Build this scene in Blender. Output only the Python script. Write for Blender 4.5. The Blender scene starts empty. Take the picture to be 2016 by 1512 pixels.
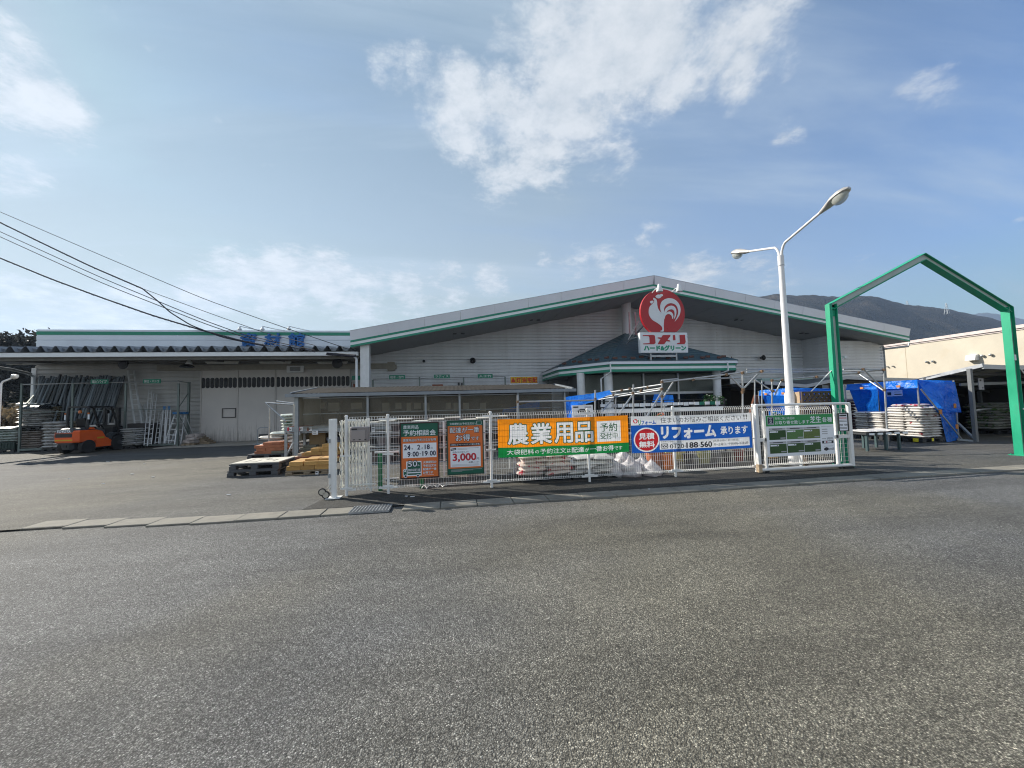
import bpy, math, random
from math import *
from mathutils import Vector, Matrix, noise as mnoise
random.seed(7)
SC = bpy.context.scene; COL = SC.collection
# ------------------------------------------------------------------ camera calibration (photo is 2016 x 1512)
F = 765.; CX, CY = 1008., 756.; H = 1.62
psi, pit, rol = radians(9.0), radians(3.2), radians(1.48)
fw = Vector((sin(psi)*cos(pit), cos(psi)*cos(pit), sin(pit)))
r0 = Vector((cos(psi), -sin(psi), 0)); u0 = r0.cross(fw)
R_ = cos(rol)*r0 - sin(rol)*u0; U_ = sin(rol)*r0 + cos(rol)*u0
def ray(x, y): return fw + R_*((x-CX)/F) - U_*((y-CY)/F)
def G(x, y, z=0.):
    d = ray(x, y); t = (z-H)/d.z; return Vector((d.x*t, d.y*t, z))
def P(x, y, Y):
    d = ray(x, y); t = Y/d.y; return Vector((d.x*t, Y, H+d.z*t))
def PX(x, y, X):
    d = ray(x, y); t = X/d.x; return Vector((X, d.y*t, H+d.z*t))
cam = bpy.data.cameras.new('camera'); camo = bpy.data.objects.new('camera', cam); COL.objects.link(camo)
camo.matrix_world = Matrix(((R_.x, U_.x, -fw.x, 0), (R_.y, U_.y, -fw.y, 0), (R_.z, U_.z, -fw.z, H), (0, 0, 0, 1)))
cam.sensor_width = 36; cam.lens = F/2016*36; cam.clip_start = .05; cam.clip_end = 20000
SC.camera = camo
SC.cycles.use_denoising = True; SC.cycles.filter_width = 1.1; SC.cycles.sample_clamp_indirect = 4
SC.view_settings.view_transform = 'Standard'; SC.view_settings.look = 'None'
SC.view_settings.gamma = 1; SC.view_settings.use_curve_mapping = False
SC.view_settings.exposure = EXPO = 0.9
# ------------------------------------------------------------------ scene helpers
ORG = {}
def tag(o, label=None, cat=None, group=None, kind=None):
    for k, v in (('label', label), ('category', cat), ('group', group), ('kind', kind)):
        if v: o[k] = v
    return o
def thing(name, label, cat, loc=(0, 0, 0), rz=0, group=None):
    o = bpy.data.objects.new(name, None); COL.objects.link(o); o.empty_display_size = .2
    o.location = loc; o.rotation_euler = (0, 0, rz); ORG[o] = Vector(loc) if not rz else None
    return tag(o, label, cat, group)
def copy_tree(o, loc=None, rz=None, label=None, group=None, rot=None):
    def rec(a, par):
        c = a.copy(); COL.objects.link(c); c.parent = par
        for ch in a.children: rec(ch, c)
        return c
    c = rec(o, None)
    if loc is not None: c.location = loc
    if rot is not None: c.rotation_euler = rot
    elif rz is not None: c.rotation_euler = (0, 0, rz)
    if label: c['label'] = label
    if group: c['group'] = group
    return c
_T = {}
def glyphs(s, bold=0.0):
    k = (s, bold)
    if k not in _T:
        c = bpy.data.curves.new('txt', 'FONT'); c.body = s; c.offset = bold; c.resolution_u = 3
        o = bpy.data.objects.new('txt', c); COL.objects.link(o)
        m = bpy.data.meshes.new_from_object(o.evaluated_get(bpy.context.evaluated_depsgraph_get()))
        vs = [v.co.copy() for v in m.vertices]; fs = [tuple(p.vertices) for p in m.polygons]
        bpy.data.objects.remove(o); bpy.data.curves.remove(c); bpy.data.meshes.remove(m)
        x0 = min(v.x for v in vs); x1 = max(v.x for v in vs); y0 = min(v.y for v in vs); y1 = max(v.y for v in vs)
        _T[k] = ([((v.x-x0)/(x1-x0), 1-(v.y-y0)/max(1e-6, y1-y0)) for v in vs], fs, x1-x0, y1-y0)
    return _T[k]
class MB:
    def __init__(s): s.v = []; s.f = []; s.m = []
    def add(s, vs, fs, m=0):
        b = len(s.v); s.v += [Vector(v) for v in vs]; s.f += [tuple(b+i for i in f) for f in fs]; s.m += [m]*len(fs)
    def face(s, pts, m=0): s.add(pts, [tuple(range(len(pts)))], m)
    def obox(s, c, a, b, d, m=0):
        c, a, b, d = Vector(c), Vector(a), Vector(b), Vector(d)
        vs = [c+i*a+j*b+k*d for k in (-1, 1) for j in (-1, 1) for i in (-1, 1)]
        s.add(vs, [(0, 2, 3, 1), (4, 5, 7, 6), (0, 1, 5, 4), (2, 6, 7, 3), (0, 4, 6, 2), (1, 3, 7, 5)], m)
    def box(s, x0, x1, y0, y1, z0, z1, m=0):
        s.obox(((x0+x1)/2, (y0+y1)/2, (z0+z1)/2), ((x1-x0)/2, 0, 0), (0, (y1-y0)/2, 0), (0, 0, (z1-z0)/2), m)
    def bbox(s, x0, x1, y0, y1, z0, z1, r=.01, m=0):     # box with chamfered vertical + top edges
        p = [(x0+r, y0), (x1-r, y0), (x1, y0+r), (x1, y1-r), (x1-r, y1), (x0+r, y1), (x0, y1-r), (x0, y0+r)]
        cx, cy = (x0+x1)/2, (y0+y1)/2
        def ring(z, k): return [(cx+(x-cx)*(1-k*2*r/max(x1-x0, 1e-4)), cy+(y-cy)*(1-k*2*r/max(y1-y0, 1e-4)), z) for x, y in p]
        s.loft([ring(z0, 1), ring(z0+r, 0), ring(z1-r, 0), ring(z1, 1)], m)
    def loft(s, rings, m=0, caps=True, closed=True):
        n = len(rings[0]); b = len(s.v)
        for r in rings: s.v += [Vector(p) for p in r]
        for i in range(len(rings)-1):
            for j in range(n if closed else n-1):
                k = (j+1) % n
                s.f.append((b+i*n+j, b+i*n+k, b+(i+1)*n+k, b+(i+1)*n+j)); s.m.append(m)
        if caps:
            s.f.append(tuple(b+j for j in reversed(range(n)))); s.m.append(m)
            e = b+(len(rings)-1)*n; s.f.append(tuple(e+j for j in range(n))); s.m.append(m)
    def beam(s, a, b, w, h=None, m=0, up=(0, 0, 1)):
        a, b = Vector(a), Vector(b); d = b-a; h = h or w; L = d.length
        if L < 1e-6: return
        d.normalize(); u = Vector(up)
        if abs(d.dot(u)) > .98: u = Vector((0, 1, 0))
        x = d.cross(u).normalized(); y = x.cross(d)
        s.obox((a+b)/2, d*L/2, x*w/2, y*h/2, m)
    def tube(s, pts, r, n=8, m=0, caps=True):
        pts = [Vector(p) for p in pts]; rings = []
        u = None
        for i, p in enumerate(pts):
            d = (pts[min(i+1, len(pts)-1)]-pts[max(i-1, 0)]).normalized()
            if u is None: u = Vector((0, 0, 1)) if abs(d.z) < .9 else Vector((1, 0, 0))
            x = d.cross(u).normalized(); u = x.cross(d)
            rr = r[i] if isinstance(r, (list, tuple)) else r
            rings.append([p+x*rr*cos(2*pi*k/n)+u*rr*sin(2*pi*k/n) for k in range(n)])
        s.loft(rings, m, caps)
    def lathe(s, prof, c=(0, 0, 0), n=16, m=0, ax='z', caps=True):
        c = Vector(c); rings = []
        for r, h in prof:
            ring = []
            for k in range(n):
                a = 2*pi*k/n; x, y = r*cos(a), r*sin(a)
                ring.append(c+Vector((x, y, h) if ax == 'z' else ((h, x, y) if ax == 'x' else (y, h, x))))
            rings.append(ring)
        s.loft(rings, m, caps)
    def prism(s, poly, d, m=0):
        d = Vector(d); poly = [Vector(p) for p in poly]; n = len(poly)
        s.add(poly+[p+d for p in poly], [tuple(range(n)), tuple(reversed(range(n, 2*n)))] + [(i, i+n, (i+1) % n+n, (i+1) % n) for i in range(n)], m)
    # print helpers: fr = (origin top-left, vector u to the right, vector v down, normal)
    def pt(s, fr, u, v, L): return fr[0]+fr[1]*u+fr[2]*v+fr[3]*L
    def rect(s, fr, u0, v0, u1, v1, L, m): s.face([s.pt(fr, a, b, L) for a, b in ((u0, v1), (u1, v1), (u1, v0), (u0, v0))], m)
    def poly(s, fr, pts, L, m): s.face([s.pt(fr, a, b, L) for a, b in pts], m)
    def disc(s, fr, u, v, ru, rv, L, m, n=32): s.face([s.pt(fr, u+ru*cos(2*pi*k/n), v-rv*sin(2*pi*k/n), L) for k in range(n)], m)
    def text(s, t, fr, u0, v0, u1, v1, L, m, bold=.02):
        # heavier weights are made by overprinting slightly shifted copies (keeps the counters of dense characters open)
        vs, fs, w, h = glyphs(t, min(bold, .006)); r = max(0., bold-.006)
        n = 0 if r < .004 else (6 if r < .03 else 10)
        for k in range(n+1):
            a = 2*pi*k/max(1, n); du, dv = (0, 0) if k == n else (cos(a)*r/w*(u1-u0), sin(a)*r/h*(v1-v0))
            s.add([s.pt(fr, u0+(u1-u0)*x+du, v0+(v1-v0)*y+dv, L+.00012*k) for x, y in vs], fs, m)
    def obj(s, name, mats, parent=None, local=False, smooth=False, label=None, cat=None, group=None, kind=None, bevel=0):
        if not isinstance(mats, (list, tuple)): mats = [mats]
        me = bpy.data.meshes.new(name)
        if parent is not None: off = Vector((0, 0, 0)) if local else ORG[parent]
        elif local: off = Vector((0, 0, 0))
        else:
            xs = [v.x for v in s.v]; ys = [v.y for v in s.v]; zs = [v.z for v in s.v]
            off = Vector(((min(xs)+max(xs))/2, (min(ys)+max(ys))/2, min(zs)))
        me.from_pydata([v-off for v in s.v], [], s.f)
        for mt in mats: me.materials.append(mt)
        me.polygons.foreach_set('material_index', s.m)
        if smooth: me.polygons.foreach_set('use_smooth', [True]*len(s.f))
        me.update()
        o = bpy.data.objects.new(name, me); COL.objects.link(o)
        if parent is not None: o.parent = parent; ORG[o] = ORG.get(parent)
        else: o.location = off; ORG[o] = off
        if bevel:
            b = o.modifiers.new('bevel', 'BEVEL'); b.width = bevel; b.segments = 2; b.limit_method = 'ANGLE'
        if smooth and smooth != 2:
            try: me.set_sharp_from_angle(angle=radians(40))
            except Exception: pass
        return tag(o, label, cat, group, kind)
def one(name, mats, fn, **kw):
    b = MB(); fn(b); return b.obj(name, mats, **kw)
def frame_px(x0, y0, x1, y1, Y, tilt=0):     # sign rectangle facing the road, from top-left / bottom-right
    a, b = P(x0, y0, Y), P(x1, y1, Y)
    return (Vector((a.x, Y, a.z)), Vector((b.x-a.x, 0, 0)), Vector((0, 0, b.z-a.z)), Vector((0, -1, 0)))
# ------------------------------------------------------------------ materials
_M = {}
def node(nt, typ, inp=None, **kw):
    n = nt.nodes.new(typ)
    for k, v in kw.items(): setattr(n, k, v)
    for k, v in (inp or {}).items():
        if hasattr(v, 'is_output'): nt.links.new(v, n.inputs[k])
        else: n.inputs[k].default_value = v
    return n
def ramp(nt, fac, stops):
    n = nt.nodes.new('ShaderNodeValToRGB'); nt.links.new(fac, n.inputs[0]); e = n.color_ramp.elements
    while len(e) < len(stops): e.new(.5)
    for i, (p, c) in enumerate(stops):
        e[i].position = p; e[i].color = (c, c, c, 1) if not isinstance(c, (tuple, list)) else (*c, 1)
    return n.outputs[0]
def mixc(nt, fac, a, b, blend='MIX'):
    n = nt.nodes.new('ShaderNodeMix'); n.data_type = 'RGBA'; n.blend_type = blend
    for i, v in ((0, fac), (6, a), (7, b)):
        if hasattr(v, 'is_output'): nt.links.new(v, n.inputs[i])
        else: n.inputs[i].default_value = v if i == 0 else ((*v, 1) if len(v) == 3 else v)
    return n.outputs[2]
def mth(nt, op, a, b=None, c=None):
    n = nt.nodes.new('ShaderNodeMath'); n.operation = op
    for i, v in enumerate((a, b, c)):
        if v is None: continue
        if hasattr(v, 'is_output'): nt.links.new(v, n.inputs[i])
        else: n.inputs[i].default_value = v
    return n.outputs[0]
def base(name):
    m = bpy.data.materials.new(name); m.use_nodes = True; nt = m.node_tree
    return m, nt, nt.nodes['Principled BSDF']
def mat(name, c, rough=.6, metal=0, var=.18, scale=4, stretch=(1, 1, 1), bump=0, bscale=60, rnd=0, dirt=None, dthr=(.55, .75), spec=.5):
    if name in _M: return _M[name]
    m, nt, b = base(name)
    tc = node(nt, 'ShaderNodeTexCoord').outputs['Object']
    mp = node(nt, 'ShaderNodeMapping', {'Vector': tc, 'Scale': stretch}).outputs[0]
    n1 = node(nt, 'ShaderNodeTexNoise', {'Vector': mp, 'Scale': scale, 'Detail': 6, 'Roughness': .65}).outputs[0]
    k = ramp(nt, n1, [(.3, 1-var), (.7, 1+var*.6)])
    col = mixc(nt, 1.0, (*c, 1), k, 'MULTIPLY')
    if dirt:
        n2 = node(nt, 'ShaderNodeTexNoise', {'Vector': mp, 'Scale': scale*1.7, 'Detail': 8, 'Roughness': .7, 'W': 3.}, noise_dimensions='4D').outputs[0]
        col = mixc(nt, ramp(nt, n2, [(dthr[0], 0), (dthr[1], .8)]), col, (*dirt, 1))
    if rnd:
        oi = node(nt, 'ShaderNodeObjectInfo').outputs['Random']
        col = mixc(nt, 1.0, col, ramp(nt, oi, [(0, 1-rnd), (1, 1+rnd)]), 'MULTIPLY')
    nt.links.new(col, b.inputs['Base Color'])
    b.inputs['Roughness'].default_value = rough; b.inputs['Metallic'].default_value = metal
    b.inputs['Specular IOR Level'].default_value = spec
    rr = node(nt, 'ShaderNodeMapRange', {0: n1, 1: .3, 2: .7, 3: max(0, rough-.1), 4: min(1, rough+.12)}).outputs[0]
    nt.links.new(rr, b.inputs['Roughness'])
    if bump:
        nb = node(nt, 'ShaderNodeTexNoise', {'Vector': tc, 'Scale': bscale, 'Detail': 4}).outputs[0]
        nt.links.new(node(nt, 'ShaderNodeBump', {'Height': nb, 'Strength': bump, 'Distance': .02}).outputs[0], b.inputs['Normal'])
    _M[name] = m; return m
def cloth(name, c, tr=.5, rough=.55, bump=0, var=.06, spec=.5):       # thin sheet that lets light through
    if name in _M: return _M[name]
    m, nt, b = base(name)
    tc = node(nt, 'ShaderNodeTexCoord').outputs['Object']
    n1 = node(nt, 'ShaderNodeTexNoise', {'Vector': tc, 'Scale': 3., 'Detail': 5}).outputs[0]
    col = mixc(nt, 1.0, (*c, 1), ramp(nt, n1, [(.3, 1-var), (.7, 1+var)]), 'MULTIPLY')
    nt.links.new(col, b.inputs['Base Color']); b.inputs['Roughness'].default_value = rough; b.inputs['Specular IOR Level'].default_value = spec
    t = node(nt, 'ShaderNodeBsdfTranslucent', {'Color': col})
    x = node(nt, 'ShaderNodeMixShader', {0: tr, 1: b.outputs[0], 2: t.outputs[0]})
    nt.links.new(x.outputs[0], nt.nodes['Material Output'].inputs[0])
    if bump:
        nb = node(nt, 'ShaderNodeTexNoise', {'Vector': tc, 'Scale': 5., 'Detail': 4, 'Distortion': 1.2}).outputs[0]
        bn = node(nt, 'ShaderNodeBump', {'Height': nb, 'Strength': bump, 'Distance': .1}).outputs[0]
        nt.links.new(bn, b.inputs['Normal']); nt.links.new(bn, t.inputs['Normal'])
    _M[name] = m; return m
def glass(name, c, rough=.05, alpha=.3):
    if name in _M: return _M[name]
    m, nt, b = base(name)
    b.inputs['Base Color'].default_value = (*c, 1); b.inputs['Roughness'].default_value = rough
    t = node(nt, 'ShaderNodeBsdfTransparent', {'Color': (.85, .88, .88, 1)})
    x = node(nt, 'ShaderNodeMixShader', {0: alpha, 1: t.outputs[0], 2: b.outputs[0]})
    nt.links.new(x.outputs[0], nt.nodes['Material Output'].inputs[0]); _M[name] = m; return m
WHITE = mat('white_paint', (.72, .74, .75), .45, var=.1, dirt=(.42, .38, .32), dthr=(.66, .85))
FENCE = mat('white_fence_paint', (.8, .8, .78), .4, var=.08, scale=3, dirt=(.55, .45, .33), dthr=(.68, .85))
GALV = mat('galvanised_steel', (.4, .415, .43), .42, .6, var=.25, scale=9)
STEEL = mat('grey_steel', (.33, .36, .38), .5, .3, var=.2, scale=6)
DARK = mat('dark_rubber', (.022, .022, .023), .7, var=.3)
BLACKP = mat('black_plastic', (.022, .022, .026), .45, var=.25)
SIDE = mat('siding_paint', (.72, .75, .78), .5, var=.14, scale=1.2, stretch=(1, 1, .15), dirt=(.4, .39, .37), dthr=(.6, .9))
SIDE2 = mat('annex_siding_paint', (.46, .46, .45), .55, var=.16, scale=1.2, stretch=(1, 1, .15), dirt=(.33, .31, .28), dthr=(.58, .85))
CLAD = mat('parapet_cladding', (.72, .78, .85), .42, var=.08, scale=.8)
FASC = mat('fascia_sheet', (.78, .81, .88), .42, var=.07, scale=.7, dirt=(.45, .46, .47), dthr=(.65, .95))
FASCW = mat('fascia_white_band', (.8, .83, .85), .4, var=.05)
GREEN = mat('green_stripe_paint', (.012, .25, .155), .4, var=.12)
GATEG = mat('green_gate_paint', (.005, .335, .18), .45, var=.2, scale=2.5, stretch=(1, 1, .4), dirt=(.05, .22, .14), dthr=(.56, .8))
WEBG = mat('pale_grey_web_paint', (.5, .55, .53), .5, var=.12)
CONC = mat('concrete', (.36, .34, .3), .85, var=.25, scale=3, bump=.5, bscale=90, dirt=(.16, .15, .13), dthr=(.55, .8))
ROOFT = mat('roof_sheet', (.28, .29, .3), .5, .3, var=.2)
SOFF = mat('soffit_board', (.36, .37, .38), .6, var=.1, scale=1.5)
# ================================================================== sky, sun, air
SUNV = Vector((-1.25, .90, 1.0)).normalized()
sun = bpy.data.lights.new('sun', 'SUN'); sun.energy = 4.6; sun.angle = radians(.53); sun.color = (1, .93, .82)
so = bpy.data.objects.new('sun', sun); COL.objects.link(so); so.location = (-30, 20, 40)
so.rotation_euler = SUNV.to_track_quat('Z', 'Y').to_euler()
w = bpy.data.worlds.new('World'); SC.world = w; w.use_nodes = True; nt = w.node_tree
bg = nt.nodes['Background']; out = nt.nodes['World Output']
sky = node(nt, 'ShaderNodeTexSky', sky_type='NISHITA', sun_disc=False)
sky.sun_elevation = asin(SUNV.z); sky.sun_rotation = atan2(SUNV.x, SUNV.y)
sky.air_density = 1.0; sky.dust_density = .35; sky.ozone_density = 1.6; sky.altitude = 200
D = node(nt, 'ShaderNodeTexCoord').outputs['Generated']
sep = node(nt, 'ShaderNodeSeparateXYZ', {0: D})
den = mth(nt, 'ADD', mth(nt, 'MAXIMUM', sep.outputs[2], 0.0), .16)
uv = node(nt, 'ShaderNodeCombineXYZ', {0: mth(nt, 'DIVIDE', sep.outputs[0], den), 1: mth(nt, 'DIVIDE', sep.outputs[1], den), 2: 1.7}).outputs[0]
nz = node(nt, 'ShaderNodeTexNoise', {'Vector': uv, 'Scale': 3.6, 'Detail': 12, 'Roughness': .7, 'Distortion': .25}).outputs[0]
nz2 = node(nt, 'ShaderNodeTexNoise', {'Vector': uv, 'Scale': 10., 'Detail': 9, 'Roughness': .66}).outputs[0]
blobs = [(930, 235, 95, .95), (985, 345, 62, .75), (1075, 250, 105, .95), (1010, 130, 75, .8), (1150, 160, 150, 1.15), (1250, 90, 160, 1.15), (1110, 70, 110, 1.), (1030, 210, 110, 1.1), (1370, 40, 150, .8),
         (1490, 5, 130, .72), (1215, 310, 50, .62), (1255, 255, 45, .6), (1460, 150, 60, .8), (1530, 110, 75, .62), (1550, 262, 40, .7),
         (15, 110, 90, .9), (95, 215, 90, .95), (35, 340, 70, .75), (10, 240, 70, .7),
         (470, 545, 60, .95), (560, 555, 80, 1.), (640, 550, 65, 1.), (720, 590, 65, .85), (800, 575, 50, .75), (880, 565, 45, .75), (420, 585, 75, .95), (965, 553, 34, .78),
         (1075, 507, 22, .6), (1130, 527, 40, .68), (1205, 520, 50, .62), (1375, 545, 60, .78), (1500, 545, 65, .66), (1280, 470, 40, .5),
         (765, 125, 46, .5), (822, 132, 40, .46), (300, 92, 24, .55), (213, 25, 24, .55), (418, 228, 22, .5), (1840, 160, 80, .5), (60, 610, 120, .7), (250, 640, 130, .72)]
mask = None
for x, y, r, wt in blobs:
    c = ray(x, y).normalized(); e = ray(x+r*1.35, y).normalized(); cosr = c.dot(e)
    dp = node(nt, 'ShaderNodeVectorMath', {0: D, 1: tuple(c)}, operation='DOT_PRODUCT').outputs['Value']
    k = node(nt, 'ShaderNodeMapRange', {0: dp, 1: cosr, 2: 1-(1-cosr)*.12, 3: 0, 4: wt}).outputs[0]
    mask = k if mask is None else mth(nt, 'MAXIMUM', mask, k)
# bright clouds added to the unseen sky behind the camera, lifting shaded fronts
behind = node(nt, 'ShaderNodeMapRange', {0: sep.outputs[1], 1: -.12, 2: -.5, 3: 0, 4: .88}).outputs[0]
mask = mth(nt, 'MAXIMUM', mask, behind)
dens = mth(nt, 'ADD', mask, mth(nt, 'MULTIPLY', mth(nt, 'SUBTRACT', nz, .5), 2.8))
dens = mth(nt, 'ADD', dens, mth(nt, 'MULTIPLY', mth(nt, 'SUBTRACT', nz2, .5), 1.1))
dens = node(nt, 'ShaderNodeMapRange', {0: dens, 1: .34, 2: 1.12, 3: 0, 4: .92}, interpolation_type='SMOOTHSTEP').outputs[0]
ccol = ramp(nt, nz2, [(.3, (.58, .64, .70)), (.6, (.82, .85, .88))])
# thin high veil, thicker towards the sun
sunh = Vector((SUNV.x, SUNV.y, .25)).normalized()
vd = node(nt, 'ShaderNodeVectorMath', {0: D, 1: tuple(sunh)}, operation='DOT_PRODUCT').outputs['Value']
veil = node(nt, 'ShaderNodeMapRange', {0: vd, 1: -.35, 2: .5, 3: .02, 4: .94}).outputs[0]
streak = node(nt, 'ShaderNodeTexNoise', {'Vector': node(nt, 'ShaderNodeMapping', {'Vector': uv, 'Scale': (.5, 1.5, 1), 'Rotation': (0, 0, .6)}).outputs[0], 'Scale': 1.3, 'Detail': 7, 'Roughness': .55}).outputs[0]
veil = mth(nt, 'MULTIPLY', veil, ramp(nt, streak, [(.32, .66), (.68, 1.14)]))
cir = node(nt, 'ShaderNodeTexNoise', {'Vector': node(nt, 'ShaderNodeMapping', {'Vector': uv, 'Scale': (.32, 1.7, 1), 'Rotation': (0, 0, .75), 'Location': (3.1, .4, 0)}).outputs[0], 'Scale': 1.5, 'Detail': 9, 'Roughness': .6, 'Distortion': .5}).outputs[0]
cir = node(nt, 'ShaderNodeMapRange', {0: cir, 1: .44, 2: .8, 3: 0, 4: .62}, interpolation_type='SMOOTHSTEP').outputs[0]
low = node(nt, 'ShaderNodeMapRange', {0: sep.outputs[2], 1: .0, 2: .42, 3: .42, 4: 0}, interpolation_type='SMOOTHSTEP').outputs[0]
veil = mth(nt, 'MINIMUM', mth(nt, 'ADD', veil, mth(nt, 'MULTIPLY', low, .75)), .9)
skc = node(nt, 'ShaderNodeVectorMath', {0: mixc(nt, 1.0, sky.outputs[0], (.78, .98, 1.2), 'MULTIPLY'), 1: (4.1, 5.0, 5.3)}, operation='MINIMUM').outputs[0]
nt.links.new(skc, bg.inputs[0]); bg.inputs[1].default_value = .085
vcol = ramp(nt, sep.outputs[2], [(.08, (.255, .28, .24)), (.22, (.25, .29, .275)), (.4, (.195, .25, .295)), (.72, (.105, .162, .21))])
bv = node(nt, 'ShaderNodeBackground', {0: vcol, 1: 1.})
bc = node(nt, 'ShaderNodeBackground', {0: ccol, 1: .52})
m1 = node(nt, 'ShaderNodeMixShader', {0: veil, 1: bg.outputs[0], 2: bv.outputs[0]})
mc = node(nt, 'ShaderNodeMixShader', {0: cir, 1: m1.outputs[0], 2: node(nt, 'ShaderNodeBackground', {0: (.30, .36, .42, 1), 1: 1.}).outputs[0]})
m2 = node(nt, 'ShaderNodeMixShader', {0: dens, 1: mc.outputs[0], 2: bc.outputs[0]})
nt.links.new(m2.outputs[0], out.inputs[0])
# the air
hz = bpy.data.materials.new('haze_air'); hz.use_nodes = True; n_ = hz.node_tree; n_.nodes.remove(n_.nodes['Principled BSDF'])
pv = node(n_, 'ShaderNodeVolumePrincipled', {'Color': (.55, .72, 1., 1), 'Density': 2.2e-4, 'Anisotropy': .3})
n_.links.new(pv.outputs[0], n_.nodes['Material Output'].inputs['Volume'])
one('haze', hz, lambda b: b.box(-2900, 5200, -300, 4300, -3, 560), label='thin bluish air between the yard and the hills', cat='haze', kind='stuff')
# ================================================================== ground
def asphalt(name, tone, warm, seed):
    m, nt, b = base(name)
    tc = node(nt, 'ShaderNodeTexCoord').outputs['Object']
    v1 = node(nt, 'ShaderNodeTexVoronoi', {'Vector': tc, 'Scale': 125., 'Randomness': 1.})
    v2 = node(nt, 'ShaderNodeTexVoronoi', {'Vector': tc, 'Scale': 47.})
    cell = node(nt, 'ShaderNodeSeparateColor', {0: v1.outputs['Color']}).outputs[0]
    cell2 = node(nt, 'ShaderNodeSeparateColor', {0: v2.outputs['Color']}).outputs[1]
    k = ramp(nt, cell, [(0, .42), (.45, .79), (.8, 1.13), (.94, 1.52), (1, 2.5)])
    k2 = ramp(nt, cell2, [(0, .8), (.6, 1.), (.95, 1.15), (1, 1.4)])
    ed = ramp(nt, v1.outputs['Distance'], [(.15, 1.1), (.62, .35)])
    big = node(nt, 'ShaderNodeTexNoise', {'Vector': tc, 'Scale': .45, 'Detail': 9, 'Roughness': .62}).outputs[0]
    mid = node(nt, 'ShaderNodeTexNoise', {'Vector': node(nt, 'ShaderNodeMapping', {'Vector': tc, 'Scale': (.7, 1.6, 1), 'Rotation': (0, 0, .25), 'Location': (seed, 0, 0)}).outputs[0], 'Scale': 1.3, 'Detail': 8, 'Roughness': .7}).outputs[0]
    col = mixc(nt, ramp(nt, node(nt, 'ShaderNodeTexNoise', {'Vector': tc, 'Scale': .17, 'Detail': 4}).outputs[0], [(.4, 0), (.6, 1)]), (tone*.93, tone*.935, tone*.92, 1), (tone*warm*1.02, tone*(1+(warm-1)*.3), tone*.82, 1))
    for f in (k, k2, ed, ramp(nt, mid, [(.3, .78), (.5, 1), (.7, 1.18)]), ramp(nt, big, [(.28, .8), (.5, 1), (.72, 1.12)]), ramp(nt, node(nt, 'ShaderNodeTexNoise', {'Vector': node(nt, 'ShaderNodeMapping', {'Vector': tc, 'Scale': (.05, .55, 1), 'Rotation': (0, 0, .06)}).outputs[0], 'Scale': 3., 'Detail': 5}).outputs[0], [(.35, .86), (.5, 1), (.65, 1.1)])): col = mixc(nt, 1., col, f, 'MULTIPLY')
    nt.links.new(col, b.inputs['Base Color']); b.inputs['Roughness'].default_value = .82; b.inputs['Specular IOR Level'].default_value = .35
    hgt = mth(nt, 'ADD', mth(nt, 'MULTIPLY', v1.outputs['Distance'], -1.), mth(nt, 'MULTIPLY', v2.outputs['Distance'], -.6))
    nt.links.new(node(nt, 'ShaderNodeBump', {'Height': hgt, 'Strength': .85, 'Distance': .006}).outputs[0], b.inputs['Normal'])
    return m
A_ROAD = asphalt('road_asphalt', .238, 1.06, 0.); A_YARD = asphalt('yard_asphalt', .185, 1.07, 3.); A_NEW = asphalt('patch_asphalt', .085, 1.05, 7.)
one('ground', A_ROAD, lambda b: b.face([(-2800, -250, -.025), (5000, -250, -.025), (5000, 4200, -.025), (-2800, 4200, -.025)]), kind='structure')
one('yard', A_YARD, lambda b: b.face([(-60, 6.86, 0), (60, 6.86, 0), (60, 120, 0), (-60, 120, 0)]), kind='structure')
one('asphalt_strip', A_NEW, lambda b: b.face([(-2.45, 6.95, .004), (2.2, 6.95, .004), (6.9, 6.95, .004), (9.2, 6.95, .004), (9.0, 7.9, .004), (3, 7.95, .004), (-1, 7.86, .004), (-2.3, 7.9, .004)]), kind='structure')
def kerb(b):
    x = -6.3; i = 0
    while x < 24:
        L = .61; dx = .003 + .005*random.random()
        y0 = 6.53 + random.uniform(-.006, .006) + .16*max(0, -4.1-x); y1 = y0+.39
        if not (-1.62 < x < -1.05): b.bbox(x+dx, x+L-dx, y0, y1, -.1, .004+random.uniform(-.003, .004), .008)
        x += L; i += 1
KERB = mat('kerb_concrete', (.25, .235, .198), .85, var=.35, scale=2.2, bump=.6, bscale=120, dirt=(.17, .155, .13), dthr=(.5, .78))
one('kerb', KERB, kerb, kind='structure')
one('doorstep_slab', CONC, lambda b: b.box(-14.2, -4.9, 21.3, 23.5, -.1, .03), kind='structure')
gt = thing('drain_grate', 'steel drain grating set into the concrete kerb in front of the white fence', 'drain grate', (-1.31, 6.73, 0))
def gr(b):
    for i in range(13): b.box(-1.62+.05*i, -1.608+.05*i, 6.53, 6.93, -.02, .014)
    for j in range(8): b.box(-1.62, -1.0, 6.53+.056*j, 6.54+.056*j, -.02, .012)
one('grating', GALV, gr, parent=gt)
one('sump', DARK, lambda b: b.box(-1.62, -1.0, 6.53, 6.94, -.02, -.015), parent=gt)
for i, (x, y) in enumerate([(203, 953), (260, 934), (284, 913), (136, 943), (212, 909), (301, 940), (800, 978), (812, 979), (1278, 964), (450, 975)]):
    g = G(x, y); s = random.uniform(.012, .028)
    one('litter_scrap', WHITE, lambda b: b.prism([(g.x-s*2, g.y, .006), (g.x+s, g.y-s*.7, .006), (g.x+s*2, g.y+s*.4, .006), (g.x-s, g.y+s, .006)], (0, 0, .012)),
        label='tiny scrap of white litter lying on the asphalt', cat='litter', group='scraps of litter on the asphalt')
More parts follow.
